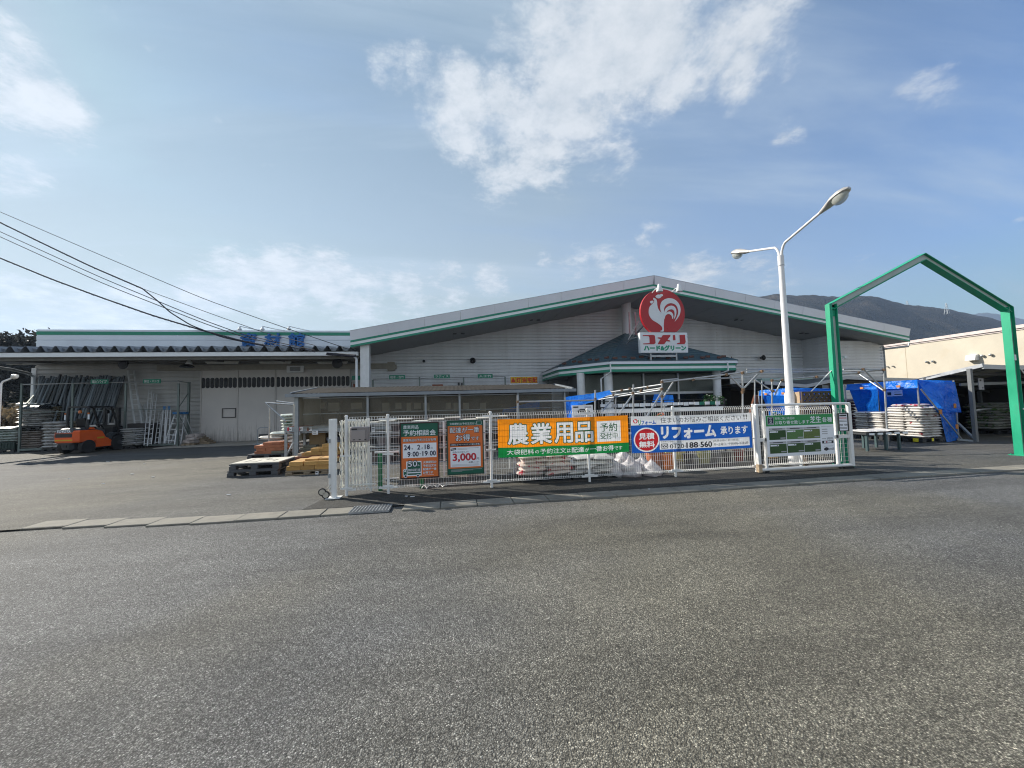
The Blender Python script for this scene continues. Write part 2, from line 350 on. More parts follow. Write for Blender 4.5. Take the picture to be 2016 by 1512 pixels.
# ================================================================== hills
def hill(name, prof, Yr, Yf, mats, nx=170, ny=46, rough=.16, seed=0):
    pts = [P(x, y, Yr) for x, y in prof]
    def ridge(X):
        if X <= pts[0].x: return pts[0].z
        for a, c in zip(pts, pts[1:]):
            if X <= c.x:
                t = (X-a.x)/(c.x-a.x); return a.z+(c.z-a.z)*t
        return pts[-1].z
    b = MB(); X0, X1 = pts[0].x, pts[-1].x; vs = []
    for j in range(ny+1):
        t = j/ny*1.35; Y = Yf+(Yr-Yf)*t
        for i in range(nx+1):
            X = X0+(X1-X0)*i/nx
            r = ridge(X*(Yr/max(Y, Yf)) if t < 1 else X)
            e = t*t*(3-2*t) if t < 1 else 1-(t-1)*1.6
            sp = mnoise.fractal(Vector((X/Yr*9+seed, t*1.6, seed)), 1.0, 2.0, 5)
            fine = mnoise.fractal(Vector((X/Yr*60, t*14, seed+4)), .9, 2., 3)
            z = r*e*(1+rough*sp*(1-e)*2.2) + fine*r*.012
            vs.append((X, Y, z-2))
    n = nx+1
    b.add(vs, [(j*n+i, j*n+i+1, (j+1)*n+i+1, (j+1)*n+i) for j in range(ny) for i in range(nx)])
    return b.obj(name, mats, smooth=2, kind='structure')
def forest(name, c1, c2, tan, sc):
    m, nt, b = base(name)
    tc = node(nt, 'ShaderNodeTexCoord').outputs['Object']
    a = node(nt, 'ShaderNodeTexNoise', {'Vector': tc, 'Scale': sc, 'Detail': 12, 'Roughness': .72}).outputs[0]
    bb = node(nt, 'ShaderNodeTexNoise', {'Vector': tc, 'Scale': sc*.35, 'Detail': 6, 'Distortion': .8}).outputs[0]
    col = mixc(nt, ramp(nt, a, [(.35, 0), (.65, 1)]), (*c1, 1), (*c2, 1))
    col = mixc(nt, ramp(nt, bb, [(.6, 0), (.68, .8)]), col, (*tan, 1))
    nt.links.new(col, b.inputs['Base Color']); b.inputs['Roughness'].default_value = .95; b.inputs['Specular IOR Level'].default_value = .1
    vv = node(nt, 'ShaderNodeTexVoronoi', {'Vector': tc, 'Scale': sc*9}).outputs['Distance']
    nt.links.new(node(nt, 'ShaderNodeBump', {'Height': mth(nt, 'ADD', a, mth(nt, 'MULTIPLY', vv, -.4)), 'Strength': 1., 'Distance': 18.}).outputs[0], b.inputs['Normal'])
    return m
hill('mountain', [(1150, 700), (1300, 640), (1400, 606), (1490, 589), (1530, 583), (1560, 587), (1600, 585), (1650, 588), (1700, 585), (1725, 587), (1745, 593), (1775, 601), (1800, 605), (1830, 607), (1870, 611), (1900, 619), (1930, 625), (1960, 631), (2016, 650), (2120, 690)],
     900, 430, forest('winter_forest', (.010, .016, .016), (.078, .068, .055), (.14, .115, .085), .03))
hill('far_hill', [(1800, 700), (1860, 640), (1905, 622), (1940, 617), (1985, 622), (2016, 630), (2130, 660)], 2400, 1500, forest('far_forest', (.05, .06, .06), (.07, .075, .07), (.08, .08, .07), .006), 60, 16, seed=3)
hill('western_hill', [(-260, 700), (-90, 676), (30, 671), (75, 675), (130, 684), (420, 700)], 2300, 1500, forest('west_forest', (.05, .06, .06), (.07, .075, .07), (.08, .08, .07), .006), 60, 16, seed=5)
# pylons on the mountain
def pylon(px, py, base_y, label):
    Y = 900 if base_y < 612 else 760
    t, g = P(px, py, Y), P(px, base_y, Y); h = t.z-g.z+8; g.z -= 8
    b = MB(); w_ = h*.13; r = .35
    for sx in (-1, 1):
        for sy in (-1, 1): b.beam((g.x+sx*w_, Y+sy*w_, g.z), (g.x+sx*.4, Y+sy*.4, t.z), r*1.4)
        b.beam((g.x+sx*w_*.8, Y, g.z+h*.2), (g.x-sx*w_*.5, Y, g.z+h*.5), r)
    for k, q in ((.6, .2), (.75, .18), (.9, .14)): b.beam((g.x-h*q, Y, g.z+h*k), (g.x+h*q, Y, g.z+h*k), r*1.5)
    b.obj('transmission_tower', STEEL, label=label, cat='pylon', group='pylons on the mountain')
pylon(1787, 592, 608, 'steel lattice pylon on the mountain crest, left of the two against the sky')
pylon(1864, 597, 612, 'steel lattice pylon on the mountain crest, right of the two against the sky')
pylon(1711, 613, 632, 'pale lattice pylon standing on the dark mountain slope below the crest')
# ================================================================== trees at the left
def leafmat(name, c, tr=.3):
    m = cloth(name, c, tr, .6, 0, .35, .3); nt = m.node_tree
    return m
LEAF = leafmat('evergreen_leaf', (.035, .05, .03)); LEAFP = leafmat('reddish_twig_leaf', (.04, .042, .04)); LEAFB = leafmat('dry_brush_leaf', (.16, .12, .07))
BARK = mat('bark', (.07, .055, .045), .9, var=.3, bump=.6, bscale=30)
def tree(name, label, cat, base_, h, rad, leaf, conifer=False, n=3800, ls=.2, group=None, trunk=True):
    t = thing(name, label, cat, base_, group=group); bx, by, bz = base_
    rnd = random.Random(int(bx*100)+int(h*10)); tr = MB(); cr = MB()
    tr.tube([(bx, by, bz), (bx+.1, by, bz+h*.3), (bx-.05, by+.05, bz+h*(.65 if conifer else .5)), (bx, by, bz+h*(.96 if conifer else .72))], [h*.028, h*.022, h*.013, .02], 8)
    tips = []
    for i in range(34 if conifer else 22):
        z = h*(.12+.85*i/34) if conifer else h*rnd.uniform(.3, .9)
        a = rnd.uniform(0, 2*pi); k = (1-z/h)**.8 if conifer else sqrt(max(.05, 1-((z/h-.58)/.48)**2))
        L = rad*k*rnd.uniform(.7, 1.15)+.15
        p0 = Vector((bx, by, bz+z*(1 if conifer else .8))); p1 = p0+Vector((cos(a)*L, sin(a)*L, L*(-.12 if conifer else .35)))
        tr.tube([p0, (p0+p1)/2+Vector((0, 0, L*.06)), p1], [h*.008, h*.005, .008], 5); tips.append((p0, p1, L))
    for i in range(n):
        p0, p1, L = rnd.choice(tips); t_ = rnd.uniform(.25, 1.05)
        c = p0.lerp(p1, t_)+Vector([rnd.gauss(0, .16+.12*L) for _ in range(3)])*(.9 if conifer else 1.5)*(.5 if conifer else .7)
        d = Vector([rnd.gauss(0, 1) for _ in range(3)]).normalized(); e = d.orthogonal().normalized(); s = ls*rnd.uniform(.6, 1.4)
        cr.face([c+d*s, c+e*s*.45, c-d*s, c-e*s*.45])
    tr.obj('trunk', BARK, parent=t, smooth=True); cr.obj('crown', leaf, parent=t)
def at(px, py, Y, z=0): p = P(px, py, Y); return (p.x, Y, z)
p = P(0, 636, 40); tree('garden_tree', 'twiggy dark tree showing over the left end of the loading canopy', 'tree', (p.x+.1, 40, 0), p.z*1.2, 2.5, LEAFP, False, 7000, .2)
for k, (px, Y, py, rd, lb) in enumerate([(30, 46, 712, 4.2, 'broad dark evergreen tree behind the small street lamp'), (-60, 50, 660, 5, 'dark evergreen tree at the very edge of the picture beyond the bag stacks'), (66, 58, 728, 3.6, 'dark evergreen tree just beside the white corner post of the annex')]):
    p = P(px, py, Y); tree('evergreen_tree', lb, 'tree', (p.x, Y, 0), p.z, rd, LEAF, False, 6500, .3)
for k, (px, Y, py, rd, lb) in enumerate([(8, 34, 806, 1.6, 'dry brown bush behind the leftmost stack of bags'), (-14, 31, 815, 1.5, 'dry brown bush at the left edge of the yard'), (26, 36, 808, 1.2, 'small dry brown bush beside the tall bag stack')]):
    p = P(px, py, Y); tree('dry_bush', lb, 'bush', (p.x, Y, 0), max(1.1, p.z), rd, LEAFB, False, 2600, .16)
# ================================================================== store building
def siding(b, x0, x1, z0, z1, Y, pitch=.195, d=.085, ax='x', other=0, flip=1):
    """horizontal boards: each row leans out and returns into a groove. ax='x' wall faces -Y at Y; ax='y' wall faces -X at X=Y from x0..x1 along Y"""
    z = z0
    while z < z1-1e-4:
        zt = min(z+pitch, z1); g = min(.062, (zt-z)*.33)
        prof = [(0, z), (-d, z+.002), (-d-.004, zt-g-.01), (0, zt-g), (0, zt)]
        for (a, za), (c, zc) in zip(prof, prof[1:]):
            if ax == 'x': b.face([(x0, Y+a, za), (x1, Y+a, za), (x1, Y+c, zc), (x0, Y+c, zc)])
            else: b.face([(Y+a, x1, za), (Y+a, x0, za), (Y+c, x0, zc), (Y+c, x1, zc)])
        z = zt
YF, YW = 20.0, 23.7
bl, bp, br = P(690, 684, YF), P(1287, 571.5, YF), P(1791, 673, YF)
FH = .80
def zs(X): return bl.z+(X-bl.x)*(bp.z-bl.z)/(bp.x-bl.x) if X < bp.x else br.z+(X-br.x)*(bp.z-br.z)/(bp.x-br.x)
st = thing('store_building', 'long low-gabled store clad in pale grey boards with green-striped fascia', 'store', (11, 23.7, 0))
wm = MB(); siding(wm, -4.9, 24.5, 0, 4.5, YW)
z = 4.5
while z < 8.3:       # rows are cut where they disappear into the gable roof
    zt = z+.195
    xl = bl.x if zt-.4 < zs(bl.x) else bl.x+(zt-.4-bl.z)*(bp.x-bl.x)/(bp.z-bl.z)
    xr = 24.5 if zt-.4 < zs(24.5) else br.x+(zt-.4-br.z)*(bp.x-br.x)/(bp.z-br.z)
    if xl < xr: siding(wm, max(-4.9, xl), min(24.5, xr), z, zt, YW)
    z = zt
siding(wm, 21.5, 23.7, 0, 5.9, 24.5, ax='y'); siding(wm, 24.5, 28.3, 0, 5.3, 21.5)
wm.box(28.28, 28.3, 21.5, 55, 0, 5.2); wm.box(-4.9, -4.88, 23.72, 55, 0, 5.2)
wm.obj('wall', SIDE, parent=st)
cv = MB()
for x in (1.2, 9.0, 17.9): cv.box(x, x+.05, YW-.028, YW, 0, zs(x)+.05)
cv.box(24.44, 24.5, 23.62, YW, 0, 5.5); cv.box(24.46, 24.56, 21.44, 21.54, 0, 5.3); cv.box(28.2, 28.32, 21.44, 21.54, 0, 5.0)
cv.obj('corner_trim', WHITE, parent=st)
rf = MB()
for a, c in ((bl, bp), (bp, br)):
    a1, c1 = Vector((a.x, YF+.06, a.z+.03)), Vector((c.x, YF+.06, c.z+.03)); up = Vector((0, 0, FH-.06))
    rf.prism([a1, c1, c1+up, a1+up], (0, 36, 0))
rf.obj('roof', ROOFT, parent=st)
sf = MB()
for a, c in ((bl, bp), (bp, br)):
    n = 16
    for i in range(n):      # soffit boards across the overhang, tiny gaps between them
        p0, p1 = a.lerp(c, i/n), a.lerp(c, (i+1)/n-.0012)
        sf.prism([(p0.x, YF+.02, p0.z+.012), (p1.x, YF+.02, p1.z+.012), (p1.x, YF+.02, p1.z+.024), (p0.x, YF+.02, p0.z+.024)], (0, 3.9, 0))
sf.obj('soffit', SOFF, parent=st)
fs = MB(); fg = MB(); fwb = MB()
def band(mb, z0, z1, y0, y1, th=.03, seams=0):
    for a, c in ((bl, bp), (bp, br)):
        n = seams or 1
        for i in range(n):
            p0, p1 = a.lerp(c, i/n), a.lerp(c, (i+1)/n-(.0009 if seams else 0))
            mb.loft([[(p.x, y0, p.z+z0), (p.x, y1, p.z+z1), (p.x, y1+th, p.z+z1), (p.x, y0+th, p.z+z0)] for p in (p0, p1)])
band(fs, .345, FH, YF-.01, YF-.12, .05, 9); band(fwb, .105, .245, YF, YF, .03)
band(fg, 0, .105, YF-.025, YF-.025); band(fg, .245, .345, YF-.02, YF-.02)
fs.obj('fascia', FASC, parent=st); fwb.obj('fascia_band', FASCW, parent=st); fg.obj('fascia_stripe', GREEN, parent=st)
cap = MB(); band(cap, FH, FH+.025, YF-.125, YF-.115, .12); cap.box(bp.x-.012, bp.x+.012, YF-.13, YF-.02, bp.z+.34, bp.z+FH)
cap.obj('roof_edge_trim', STEEL, parent=st)
for x, y in [(902, 657), (1052, 630), (1455, 630), (1583, 656)]:
    q = None
    for i in range(60):
        Yq = 20.3+i*.05; v = P(x, y, Yq)
        if abs(v.z-zs(v.x)) < .03: q = v; break
    q = q or Vector((P(x, y, 21.7).x, 21.7, zs(P(x, y, 21.7).x)))
    one('soffit_light', BLACKP, lambda b: (b.lathe([(.12, -.03), (.12, .0)], (q.x-.2, q.y, q.z+.01), 12), b.lathe([(.12, -.03), (.12, .0)], (q.x+.25, q.y, q.z+.01), 12)), parent=st)
p0 = P(709, 765, 20.15); p1 = P(727, 765, 20.15)
one('square_column', WHITE, lambda b: b.bbox(p0.x, p1.x, 20.15, 20.55, 0, 4.9, .015), parent=st)
one('round_column', SIDE, lambda b: b.lathe([(.3, 5.3), (.3, 7.95)], (10.98, 22.7, 0), 20), parent=st, smooth=True)
def pipe(pts, r, m=WHITE, name='downpipe', parent=None, n=8): return one(name, m, lambda b: b.tube(pts, r, n), parent=parent, smooth=True)
c0 = P(694, 699, 20.0)
pipe([(c0.x-.12, 20.2, c0.z), (c0.x+.02, 20.12, c0.z-.02), (c0.x+.16, 20.1, c0.z-.18), (c0.x+.17, 20.1, 0)], .06, parent=st)
pipe([(28.3, 21.42, 4.95), (28.36, 21.42, 4.85), (28.36, 21.42, 0)], .05, parent=st, m=STEEL)
pipe([(28.3, 21.38, 4.72), (29.6, 20.9, 4.83), (29.7, 20.9, 5.05)], .06, parent=st, m=STEEL)
# --- porch
PC = 10.85
ev = [(5.7, 23.68), (5.7, 19.9), (7.5, 17.4), (14.1, 17.4), (15.95, 19.9), (15.95, 23.68)]
zb = 3.1; pf = MB(); pg = MB(); pw = MB(); pgu = MB()
def offs(pts, d):
    c = Vector((PC, 22.0)); return [((x-c.x)*(1+d/5)+c.x, y if y > 23 else (y-c.y)*(1+d/5)+c.y) for x, y in pts]
def pband(mb, z0, z1, d, th=.04):
    o_, i_ = offs(ev, d), offs(ev, d-th)
    for k in range(5):
        a, c, e, g = o_[k], o_[k+1], i_[k+1], i_[k]
        mb.loft([[(*a, zb+z0), (*c, zb+z0), (*e, zb+z0), (*g, zb+z0)], [(*a, zb+z1), (*c, zb+z1), (*e, zb+z1), (*g, zb+z1)]])
pband(pg, 0, .12, .03); pband(pw, .12, .25, 0); pband(pg, .25, .36, .02); pband(pgu, .36, .50, .1, .12)
pg.obj('porch_stripe', GREEN, parent=st); pw.obj('porch_fascia', FASCW, parent=st); pgu.obj('porch_gutter', FASC, parent=st)
one('porch_ceiling', SOFF, lambda b: b.face([(x, y, zb+.05) for x, y in offs(ev, -.03)]), parent=st)
TEAL = mat('teal_roof_metal', (.055, .105, .13), .4, .2, var=.3, scale=1.6, stretch=(1, 1, 3), dirt=(.09, .13, .14), dthr=(.5, .8))
pr = MB(); apx = Vector((PC, 22.6, 5.95)); base_ = offs(ev, .12)
for k in range(5):
    a, c = Vector((*base_[k], zb+.49)), Vector((*base_[k+1], zb+.49)); n = 15
    for i in range(n):      # roofing courses, each one stepped over the next
        t0, t1 = i/n, (i+1)/n
        q = [a.lerp(apx, t0), c.lerp(apx, t0), c.lerp(apx, t1), a.lerp(apx, t1)]
        up = Vector((0, 0, .022))
        pr.face([q[0]+up, q[1]+up, q[2], q[3]]); pr.face([q[0], q[1], q[1]+up, q[0]+up])
pr.obj('porch_roof', TEAL, parent=st)
hp = MB()
for k in (1, 2, 3, 4): hp.beam((*base_[k], zb+.5), apx, .09, .05)
hp.obj('roof_hip', TEAL, parent=st)
RUST = mat('rusty_snow_guard', (.11, .05, .04), .7, var=.35)
for k, n in ((1, 6), (2, 14), (3, 5)):
    a, c = Vector((*base_[k], zb+.5)), Vector((*base_[k+1], zb+.5))
    for i in range(n):
        p = a.lerp(c, (i+.5)/n).lerp(apx, .045+.03*(i % 2)); dr = (c-a).normalized()
        one('snow_guard', RUST, lambda b: (b.beam(p-dr*.12+Vector((0, 0, .07)), p+dr*.12+Vector((0, 0, .07)), .04, .1), b.beam(p+Vector((0, 0, .0)), p+Vector((0, .1, .06)), .05, .03)), parent=st)
for x, y in ((1143, 17.9), (1197, 17.9), (1411, 17.9)):
    q = P(x, 745, 18.6 if x == 1143 else y)
    one('porch_column', WHITE, lambda b: b.lathe([(.19, 0), (.19, zb+.06)], (q.x, q.y, 0), 20), parent=st, smooth=True)
q = P(1432, 745, 20.2); one('porch_column', WHITE, lambda b: b.bbox(q.x-.16, q.x+.16, q.y, q.y+.3, 0, zb+.06, .01), parent=st)
for x in (1203, 1435):
    g = P(x, 720, 17.2)
    pipe([(g.x, 17.28, zb+.42), (g.x, 17.26, zb-.02), (g.x-.12, 17.45, zb-.14), (g.x-.3, 17.75, zb-.3), (g.x-.3, 17.75, 0)] if x < 1300 else [(g.x, 17.28, zb+.42), (g.x, 17.26, zb-.02), (g.x-.25, 17.6, zb-.15)], .035, parent=st)
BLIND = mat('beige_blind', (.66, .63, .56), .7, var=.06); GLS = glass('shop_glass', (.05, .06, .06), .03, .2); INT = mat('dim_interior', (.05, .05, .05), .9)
sx = [P(x, 760, 18.9).x for x in (1205, 1267, 1335, 1410)]
sfm = MB()
for x in [P(1150, 760, 18.9).x]+sx: sfm.box(x-.035, x+.035, 18.85, 18.95, 0, 3.12)
sfm.box(P(1150, 760, 18.9).x+.04, sx[-1], 18.86, 18.94, 2.02, 2.14); sfm.box(P(1150, 760, 18.9).x+.04, sx[-1], 18.86, 18.94, 0, .12); sfm.obj('shopfront_frame', WHITE, parent=st)
for a, c in zip([P(1150, 760, 18.9).x]+sx, sx):
    f = one('shop_window', GLS, lambda b: (b.box(a+.04, c-.04, 18.89, 18.9, 2.15, 3.1), b.box(a+.04, c-.04, 18.89, 18.9, .13, 2.01)), parent=st)
    one('blind', BLIND, lambda b: b.box(a+.05, c-.05, 18.99, 19.0, 2.12, 3.1), parent=f)
one('shop_interior', INT, lambda b: (b.box(6.3, 14.9, 20.2, 20.25, 0, 3.1), b.box(6.3, 6.35, 18.9, 20.2, 0, 3.1), b.box(14.9, 14.95, 18.9, 20.2, 0, 3.1)), parent=st)
siding_p = MB(); siding(siding_p, sx[-1]+.4, 15.4, 0, zb+.05, 19.8); siding_p.box(15.38, 15.4, 19.8, 23.7, 0, 3.1); siding_p.obj('porch_wall', SIDE, parent=st)
# things fixed on the store wall
def horn(px, py, Y, lab, s=.16, r=-.4):
    c = P(px, py, Y); t = thing('wall_speaker', lab, 'loudspeaker', (c.x, Y, c.z))
    one('horn', BLACKP, lambda b: b.lathe([(s*.35, .0), (s*.5, -.1), (s, -.26), (s*1.02, -.28), (s*.85, -.27), (s*.2, -.16)], (c.x, Y, c.z), 18, ax='y', caps=False), parent=t, smooth=True)
    one('bracket', STEEL, lambda b: b.beam((c.x, Y+.12, c.z+.08), (c.x, Y-.05, c.z+.02), .05), parent=t)
horn(930, 711, 23.55, 'black horn loudspeaker high on the board wall, larger of two left of the porch', .18)
horn(835, 712, 23.6, 'tiny black speaker on the grey board wall, left of the larger horn', .08)
horn(1497, 705, 23.55, 'black horn speaker on the wall right of the porch, beside the lamp post', .17)
# ------------------------------------------------------------------ rooster sign over the porch
YS = 17.25; RED = mat('sign_red', (.42, .012, .02), .35, var=.06); SWH = mat('sign_white', (.72, .75, .78), .4, var=.05); SGR = mat('sign_green', (.01, .3, .17), .4)
z8 = lambda x, y: (1250+x/9.45, 560+y/9.45)
c = P(*z8(520, 525), YS); sg = thing('rooftop_sign', 'round red rooster sign above a white lettered board on the porch roof', 'sign', (c.x, YS, 4))
rad = (P(*z8(931, 525), YS)-P(*z8(109, 525), YS)).length/2
bt = P(*z8(520, 880), YS).z
cut = [(c.x+rad*cos(2*pi*k/72), YS, max(bt, c.z+rad*sin(2*pi*k/72))) for k in range(72)]
one('disc', RED, lambda b: b.prism(cut, (0, .14, 0)), parent=sg)
ROO = [[(345, 248), (378, 260), (402, 285), (413, 325), (416, 380), (432, 445), (462, 495), (505, 535), (545, 530), (580, 540), (562, 585), (546, 640), (540, 700), (536, 780), (536, 872), (472, 872), (478, 862), (505, 850), (512, 815), (495, 780), (460, 745), (400, 705), (340, 670), (300, 630), (270, 580), (257, 520), (262, 450), (285, 400), (330, 355), (355, 325), (358, 295), (342, 275)],
 [(505, 540), (475, 470), (472, 400), (490, 335), (530, 290), (590, 262), (650, 255), (720, 270), (780, 310), (825, 370), (848, 440), (845, 520), (815, 600), (742, 690), (775, 620), (800, 550), (805, 480), (785, 420), (750, 375), (700, 352), (650, 350), (600, 370), (560, 410), (542, 460), (545, 545)],
 [(530, 560), (545, 530), (560, 470), (590, 430), (640, 400), (690, 395), (735, 415), (765, 460), (772, 530), (755, 600), (722, 648), (740, 570), (735, 510), (715, 475), (680, 462), (640, 470), (605, 495), (580, 535), (560, 580)],
 [(530, 600), (570, 545), (600, 518), (640, 503), (685, 520), (712, 565), (715, 610), (695, 640), (685, 592), (660, 560), (625, 550), (590, 562), (565, 590), (548, 645)],
 [(385, 230), (395, 205), (430, 188), (452, 190), (470, 184), (495, 178), (520, 190), (520, 212), (495, 225), (480, 245), (450, 258), (415, 255)],
 [(278, 325), (300, 305), (340, 303), (345, 318), (320, 352), (295, 350)]]
def smooth_poly(p, n=3):
    o = []; L = len(p)
    for i in range(L):
        a, b_, c_, d = [Vector(p[(i+k-1) % L]) for k in range(4)]
        for j in range(n):
            t = j/n; o.append(.5*((2*b_)+(c_-a)*t+(2*a-5*b_+4*c_-d)*t*t+(3*b_-a-3*c_+d)*t**3))
    return o
rb = MB()
for i, pl in enumerate(ROO): rb.prism([P(*z8(v.x, v.y), YS-.012-.004*i) for v in smooth_poly(pl)], (0, .012, 0))
rb.obj('rooster_emblem', SWH, parent=sg)
q0, q1 = P(*z8(88, 893), YS), P(*z8(990, 1271), YS)
one('board', SWH, lambda b: b.bbox(q0.x, q1.x, YS-.02, YS+.2, q1.z, q0.z, .012), parent=sg)
lt = MB()
for i, pl in enumerate([[(145, 942), (340, 938), (372, 952), (385, 1090), (355, 1112), (160, 1115), (155, 1098), (275, 1090), (270, 985), (255, 962), (150, 960)],
    [(520, 942), (660, 938), (660, 960), (545, 1112), (430, 1112), (430, 1095)], [(425, 985), (500, 985), (655, 1043), (655, 1062), (620, 1060), (425, 1000)],
    [(710, 942), (748, 940), (756, 1036), (712, 1040)], [(832, 940), (930, 936), (945, 1070), (925, 1108), (790, 1110), (785, 1092), (842, 1080)]]):
    lt.prism([P(*z8(x, y), YS-.028-.004*i) for x, y in pl], (0, .008, 0))
lt.obj('lettering', RED, parent=sg)
a, e = P(*z8(165, 1138), YS), P(*z8(945, 1228), YS)
one('lettering', SGR, lambda b: b.text('ハード&グリーン', (Vector((a.x, YS-.02, a.z)), Vector((e.x-a.x, 0, 0)), Vector((0, 0, e.z-a.z)), Vector((0, -1, 0))), 0, 0, 1, 1, .006, 0, .075), parent=sg)
sp = MB()
fx = [P(*z8(x, 1320), YS).x for x in (310, 790)]; zf = P(*z8(310, 1330), YS).z
for x in fx: sp.beam((x, YS+.1, q1.z+.1), (x, YS+.1, zf-.35), .07); sp.beam((x, YS+.1, zf), (x, YS+2.2, zf+.5), .06); sp.beam((x, YS+.22, q0.z+.6), (x, YS+2.6, zf+1.0), .06)
sp.beam((fx[0], YS+.1, zf), (fx[1], YS+.1, zf), .09); sp.beam((fx[0], YS+.16, q0.z+.8), (fx[1], YS+.16, q0.z+.8), .07)
for x in (1240, 1252): u_ = P(x, 660, YS+1.2); sp.beam((u_.x, YS+1.2, u_.z), (u_.x, YS+1.2, u_.z+1.2), .05)
u_ = P(1237, 668, YS+1.2); sp.beam((u_.x, YS+1.2, u_.z), (u_.x+.5, YS+1.0, u_.z+.9), .05); sp.beam((u_.x, YS+1.2, u_.z), (q0.x+.3, YS+.15, u_.z), .05)
sp.obj('support_frame', GALV, parent=sg)
for (x0, y0, x1, y1) in ((310, 165, 455, 60), (680, 150, 820, 60)):
    a, e = P(*z8(x0, y0), YS+.05), P(*z8(x1, y1), YS-.75)
    l = one('spotlight', WHITE, lambda b: (b.tube([a, a.lerp(e, .5)+Vector((0, 0, .06)), e], .022, 6), b.lathe([(.06, .22), (.09, .1), (.15, -.1), (.14, -.14)], (e.x, e.y, e.z-.05), 14)), parent=sg, smooth=True)
# ================================================================== materials annex with loading canopy
an = thing('annex_building', 'long flat-topped annex with pale blue parapet, corrugated loading canopy and big sliding doors', 'warehouse', (-13, 23.7, 0))
AL = P(75, 650, YW).x; AT = 6.23
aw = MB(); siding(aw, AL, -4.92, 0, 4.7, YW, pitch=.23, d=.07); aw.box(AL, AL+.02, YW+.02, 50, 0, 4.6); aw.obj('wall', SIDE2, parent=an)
pp = MB(); siding(pp, AL, -4.9, 4.6, AT-.28, YW-.03, pitch=.36, d=.036); pp.box(AL, -4.9, YW-.06, YW+.3, AT-.1, AT); pp.box(AL-.02, AL, YW-.03, 50, 4.6, AT-.28); pp.obj('parapet', CLAD, parent=an)
one('parapet_stripe', GREEN, lambda b: (b.box(AL-.01, -4.9, YW-.055, YW, AT-.28, AT-.1), b.box(AL-.022, AL-.011, YW-.055, 50, AT-.28, AT-.1)), parent=an)
sm = MB()
for px in (350, 615): x = P(px, 670, YW).x; sm.box(x, x+.03, YW-.06, YW-.03, 4.6, AT-.28)
sm.obj('parapet_joint', FASC, parent=an)
GY = 20.35
g0 = P(0, 702.3, GY).z; GZ = g0-.02
gx0, gx1 = P(-60, 702, GY).x, P(705, 697, GY).x
one('canopy_gutter', FASCW, lambda b: (b.box(gx0, gx1, GY, GY+.16, GZ, GZ+.19)), parent=an)
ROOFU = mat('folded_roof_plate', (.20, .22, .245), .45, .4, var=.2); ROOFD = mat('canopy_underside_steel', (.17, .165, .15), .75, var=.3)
cr_ = MB(); x = gx0; p_ = .575; sl = .32
def fold(x): return [(x, .015), (x+.17, .015), (x+.335, .27), (x+.41, .27), (x+p_, .015)]
while x < gx1-.2:
    f_ = fold(x)
    for (xa, za), (xb, zb_) in zip(f_, f_[1:]):
        q = [(xa, GY-.06, GZ+.2+za), (xb, GY-.06, GZ+.2+zb_), (xb, YW-.05, GZ+.2+zb_+sl), (xa, YW-.05, GZ+.2+za+sl)]
        cr_.add([*q, *[(a, b_, c_+.012) for a, b_, c_ in q]], [(0, 3, 2, 1), (4, 5, 6, 7), (0, 1, 5, 4), (3, 7, 6, 2), (0, 4, 7, 3), (1, 2, 6, 5)])
    x += p_
cr_.obj('canopy_roof', ROOFU, parent=an)
cp = MB(); x = gx0
while x < gx1-.2:           # closure plate in every trough, sagging a little
    cp.prism([(x+.0, GY+.12, GZ+.21), (x+.17, GY+.12, GZ+.21), (x+.31, GY+.12, GZ+.43), (x+.25, GY+.12, GZ+.405), (x+.085, GY+.12, GZ+.37), (x-.08, GY+.12, GZ+.405), (x-.14, GY+.12, GZ+.43)], (0, .01, 0)); x += p_
cp.obj('closure_plate', ROOFU, parent=an)
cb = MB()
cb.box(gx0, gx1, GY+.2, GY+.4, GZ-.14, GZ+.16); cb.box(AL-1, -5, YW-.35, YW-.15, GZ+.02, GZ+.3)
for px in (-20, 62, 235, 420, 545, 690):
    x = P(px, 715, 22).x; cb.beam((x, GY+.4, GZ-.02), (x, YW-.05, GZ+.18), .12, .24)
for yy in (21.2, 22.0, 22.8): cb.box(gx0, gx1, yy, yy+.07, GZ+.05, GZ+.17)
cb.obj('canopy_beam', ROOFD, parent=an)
one('corner_post', WHITE, lambda b: b.bbox(AL-.12, AL+.1, YW-.12, YW-.0, 0, 4.2, .01), parent=an)
pipe([P(-30, 720, 20.6), P(20, 727, 21.4), P(60, 736, 22.8), (AL-.15, 23.5, 3.88), (AL+.14, 23.5, 3.7), (AL+.16, 23.5, 0)], .065, parent=an, m=STEEL)
HDR = mat('door_header_steel', (.33, .31, .26), .6, var=.2)
hx0, hx1 = P(310, 725, YW-.2).x, P(765, 715, YW-.2).x
one('door_rail_cover', HDR, lambda b: b.box(hx0, hx1, YW-.26, YW-.05, 3.98, 4.28), parent=an)
one('rail_box', HDR, lambda b: (b.box(hx1-.05, hx1+.35, YW-.3, YW-.03, 3.85, 4.35), b.box(hx1+.35, hx1+.45, YW-.26, YW-.1, 3.95, 4.2)), parent=an)
DOOR = mat('door_enamel', (.50, .47, .44), .5, var=.14, scale=.9, stretch=(1, 1, .35), dirt=(.27, .25, .23), dthr=(.6, .85)); PORT = mat('porthole_glass', (.008, .009, .012), .3, spec=.25)
m, nt, b_ = base('door_enamel_scuffed')
tc = node(nt, 'ShaderNodeTexCoord').outputs['Object']
zz = node(nt, 'ShaderNodeSeparateXYZ', {0: tc}).outputs[2]
n1 = node(nt, 'ShaderNodeTexNoise', {'Vector': node(nt, 'ShaderNodeMapping', {'Vector': tc, 'Scale': (9, 1, .8)}).outputs[0], 'Scale': 1.4, 'Detail': 10, 'Roughness': .75}).outputs[0]
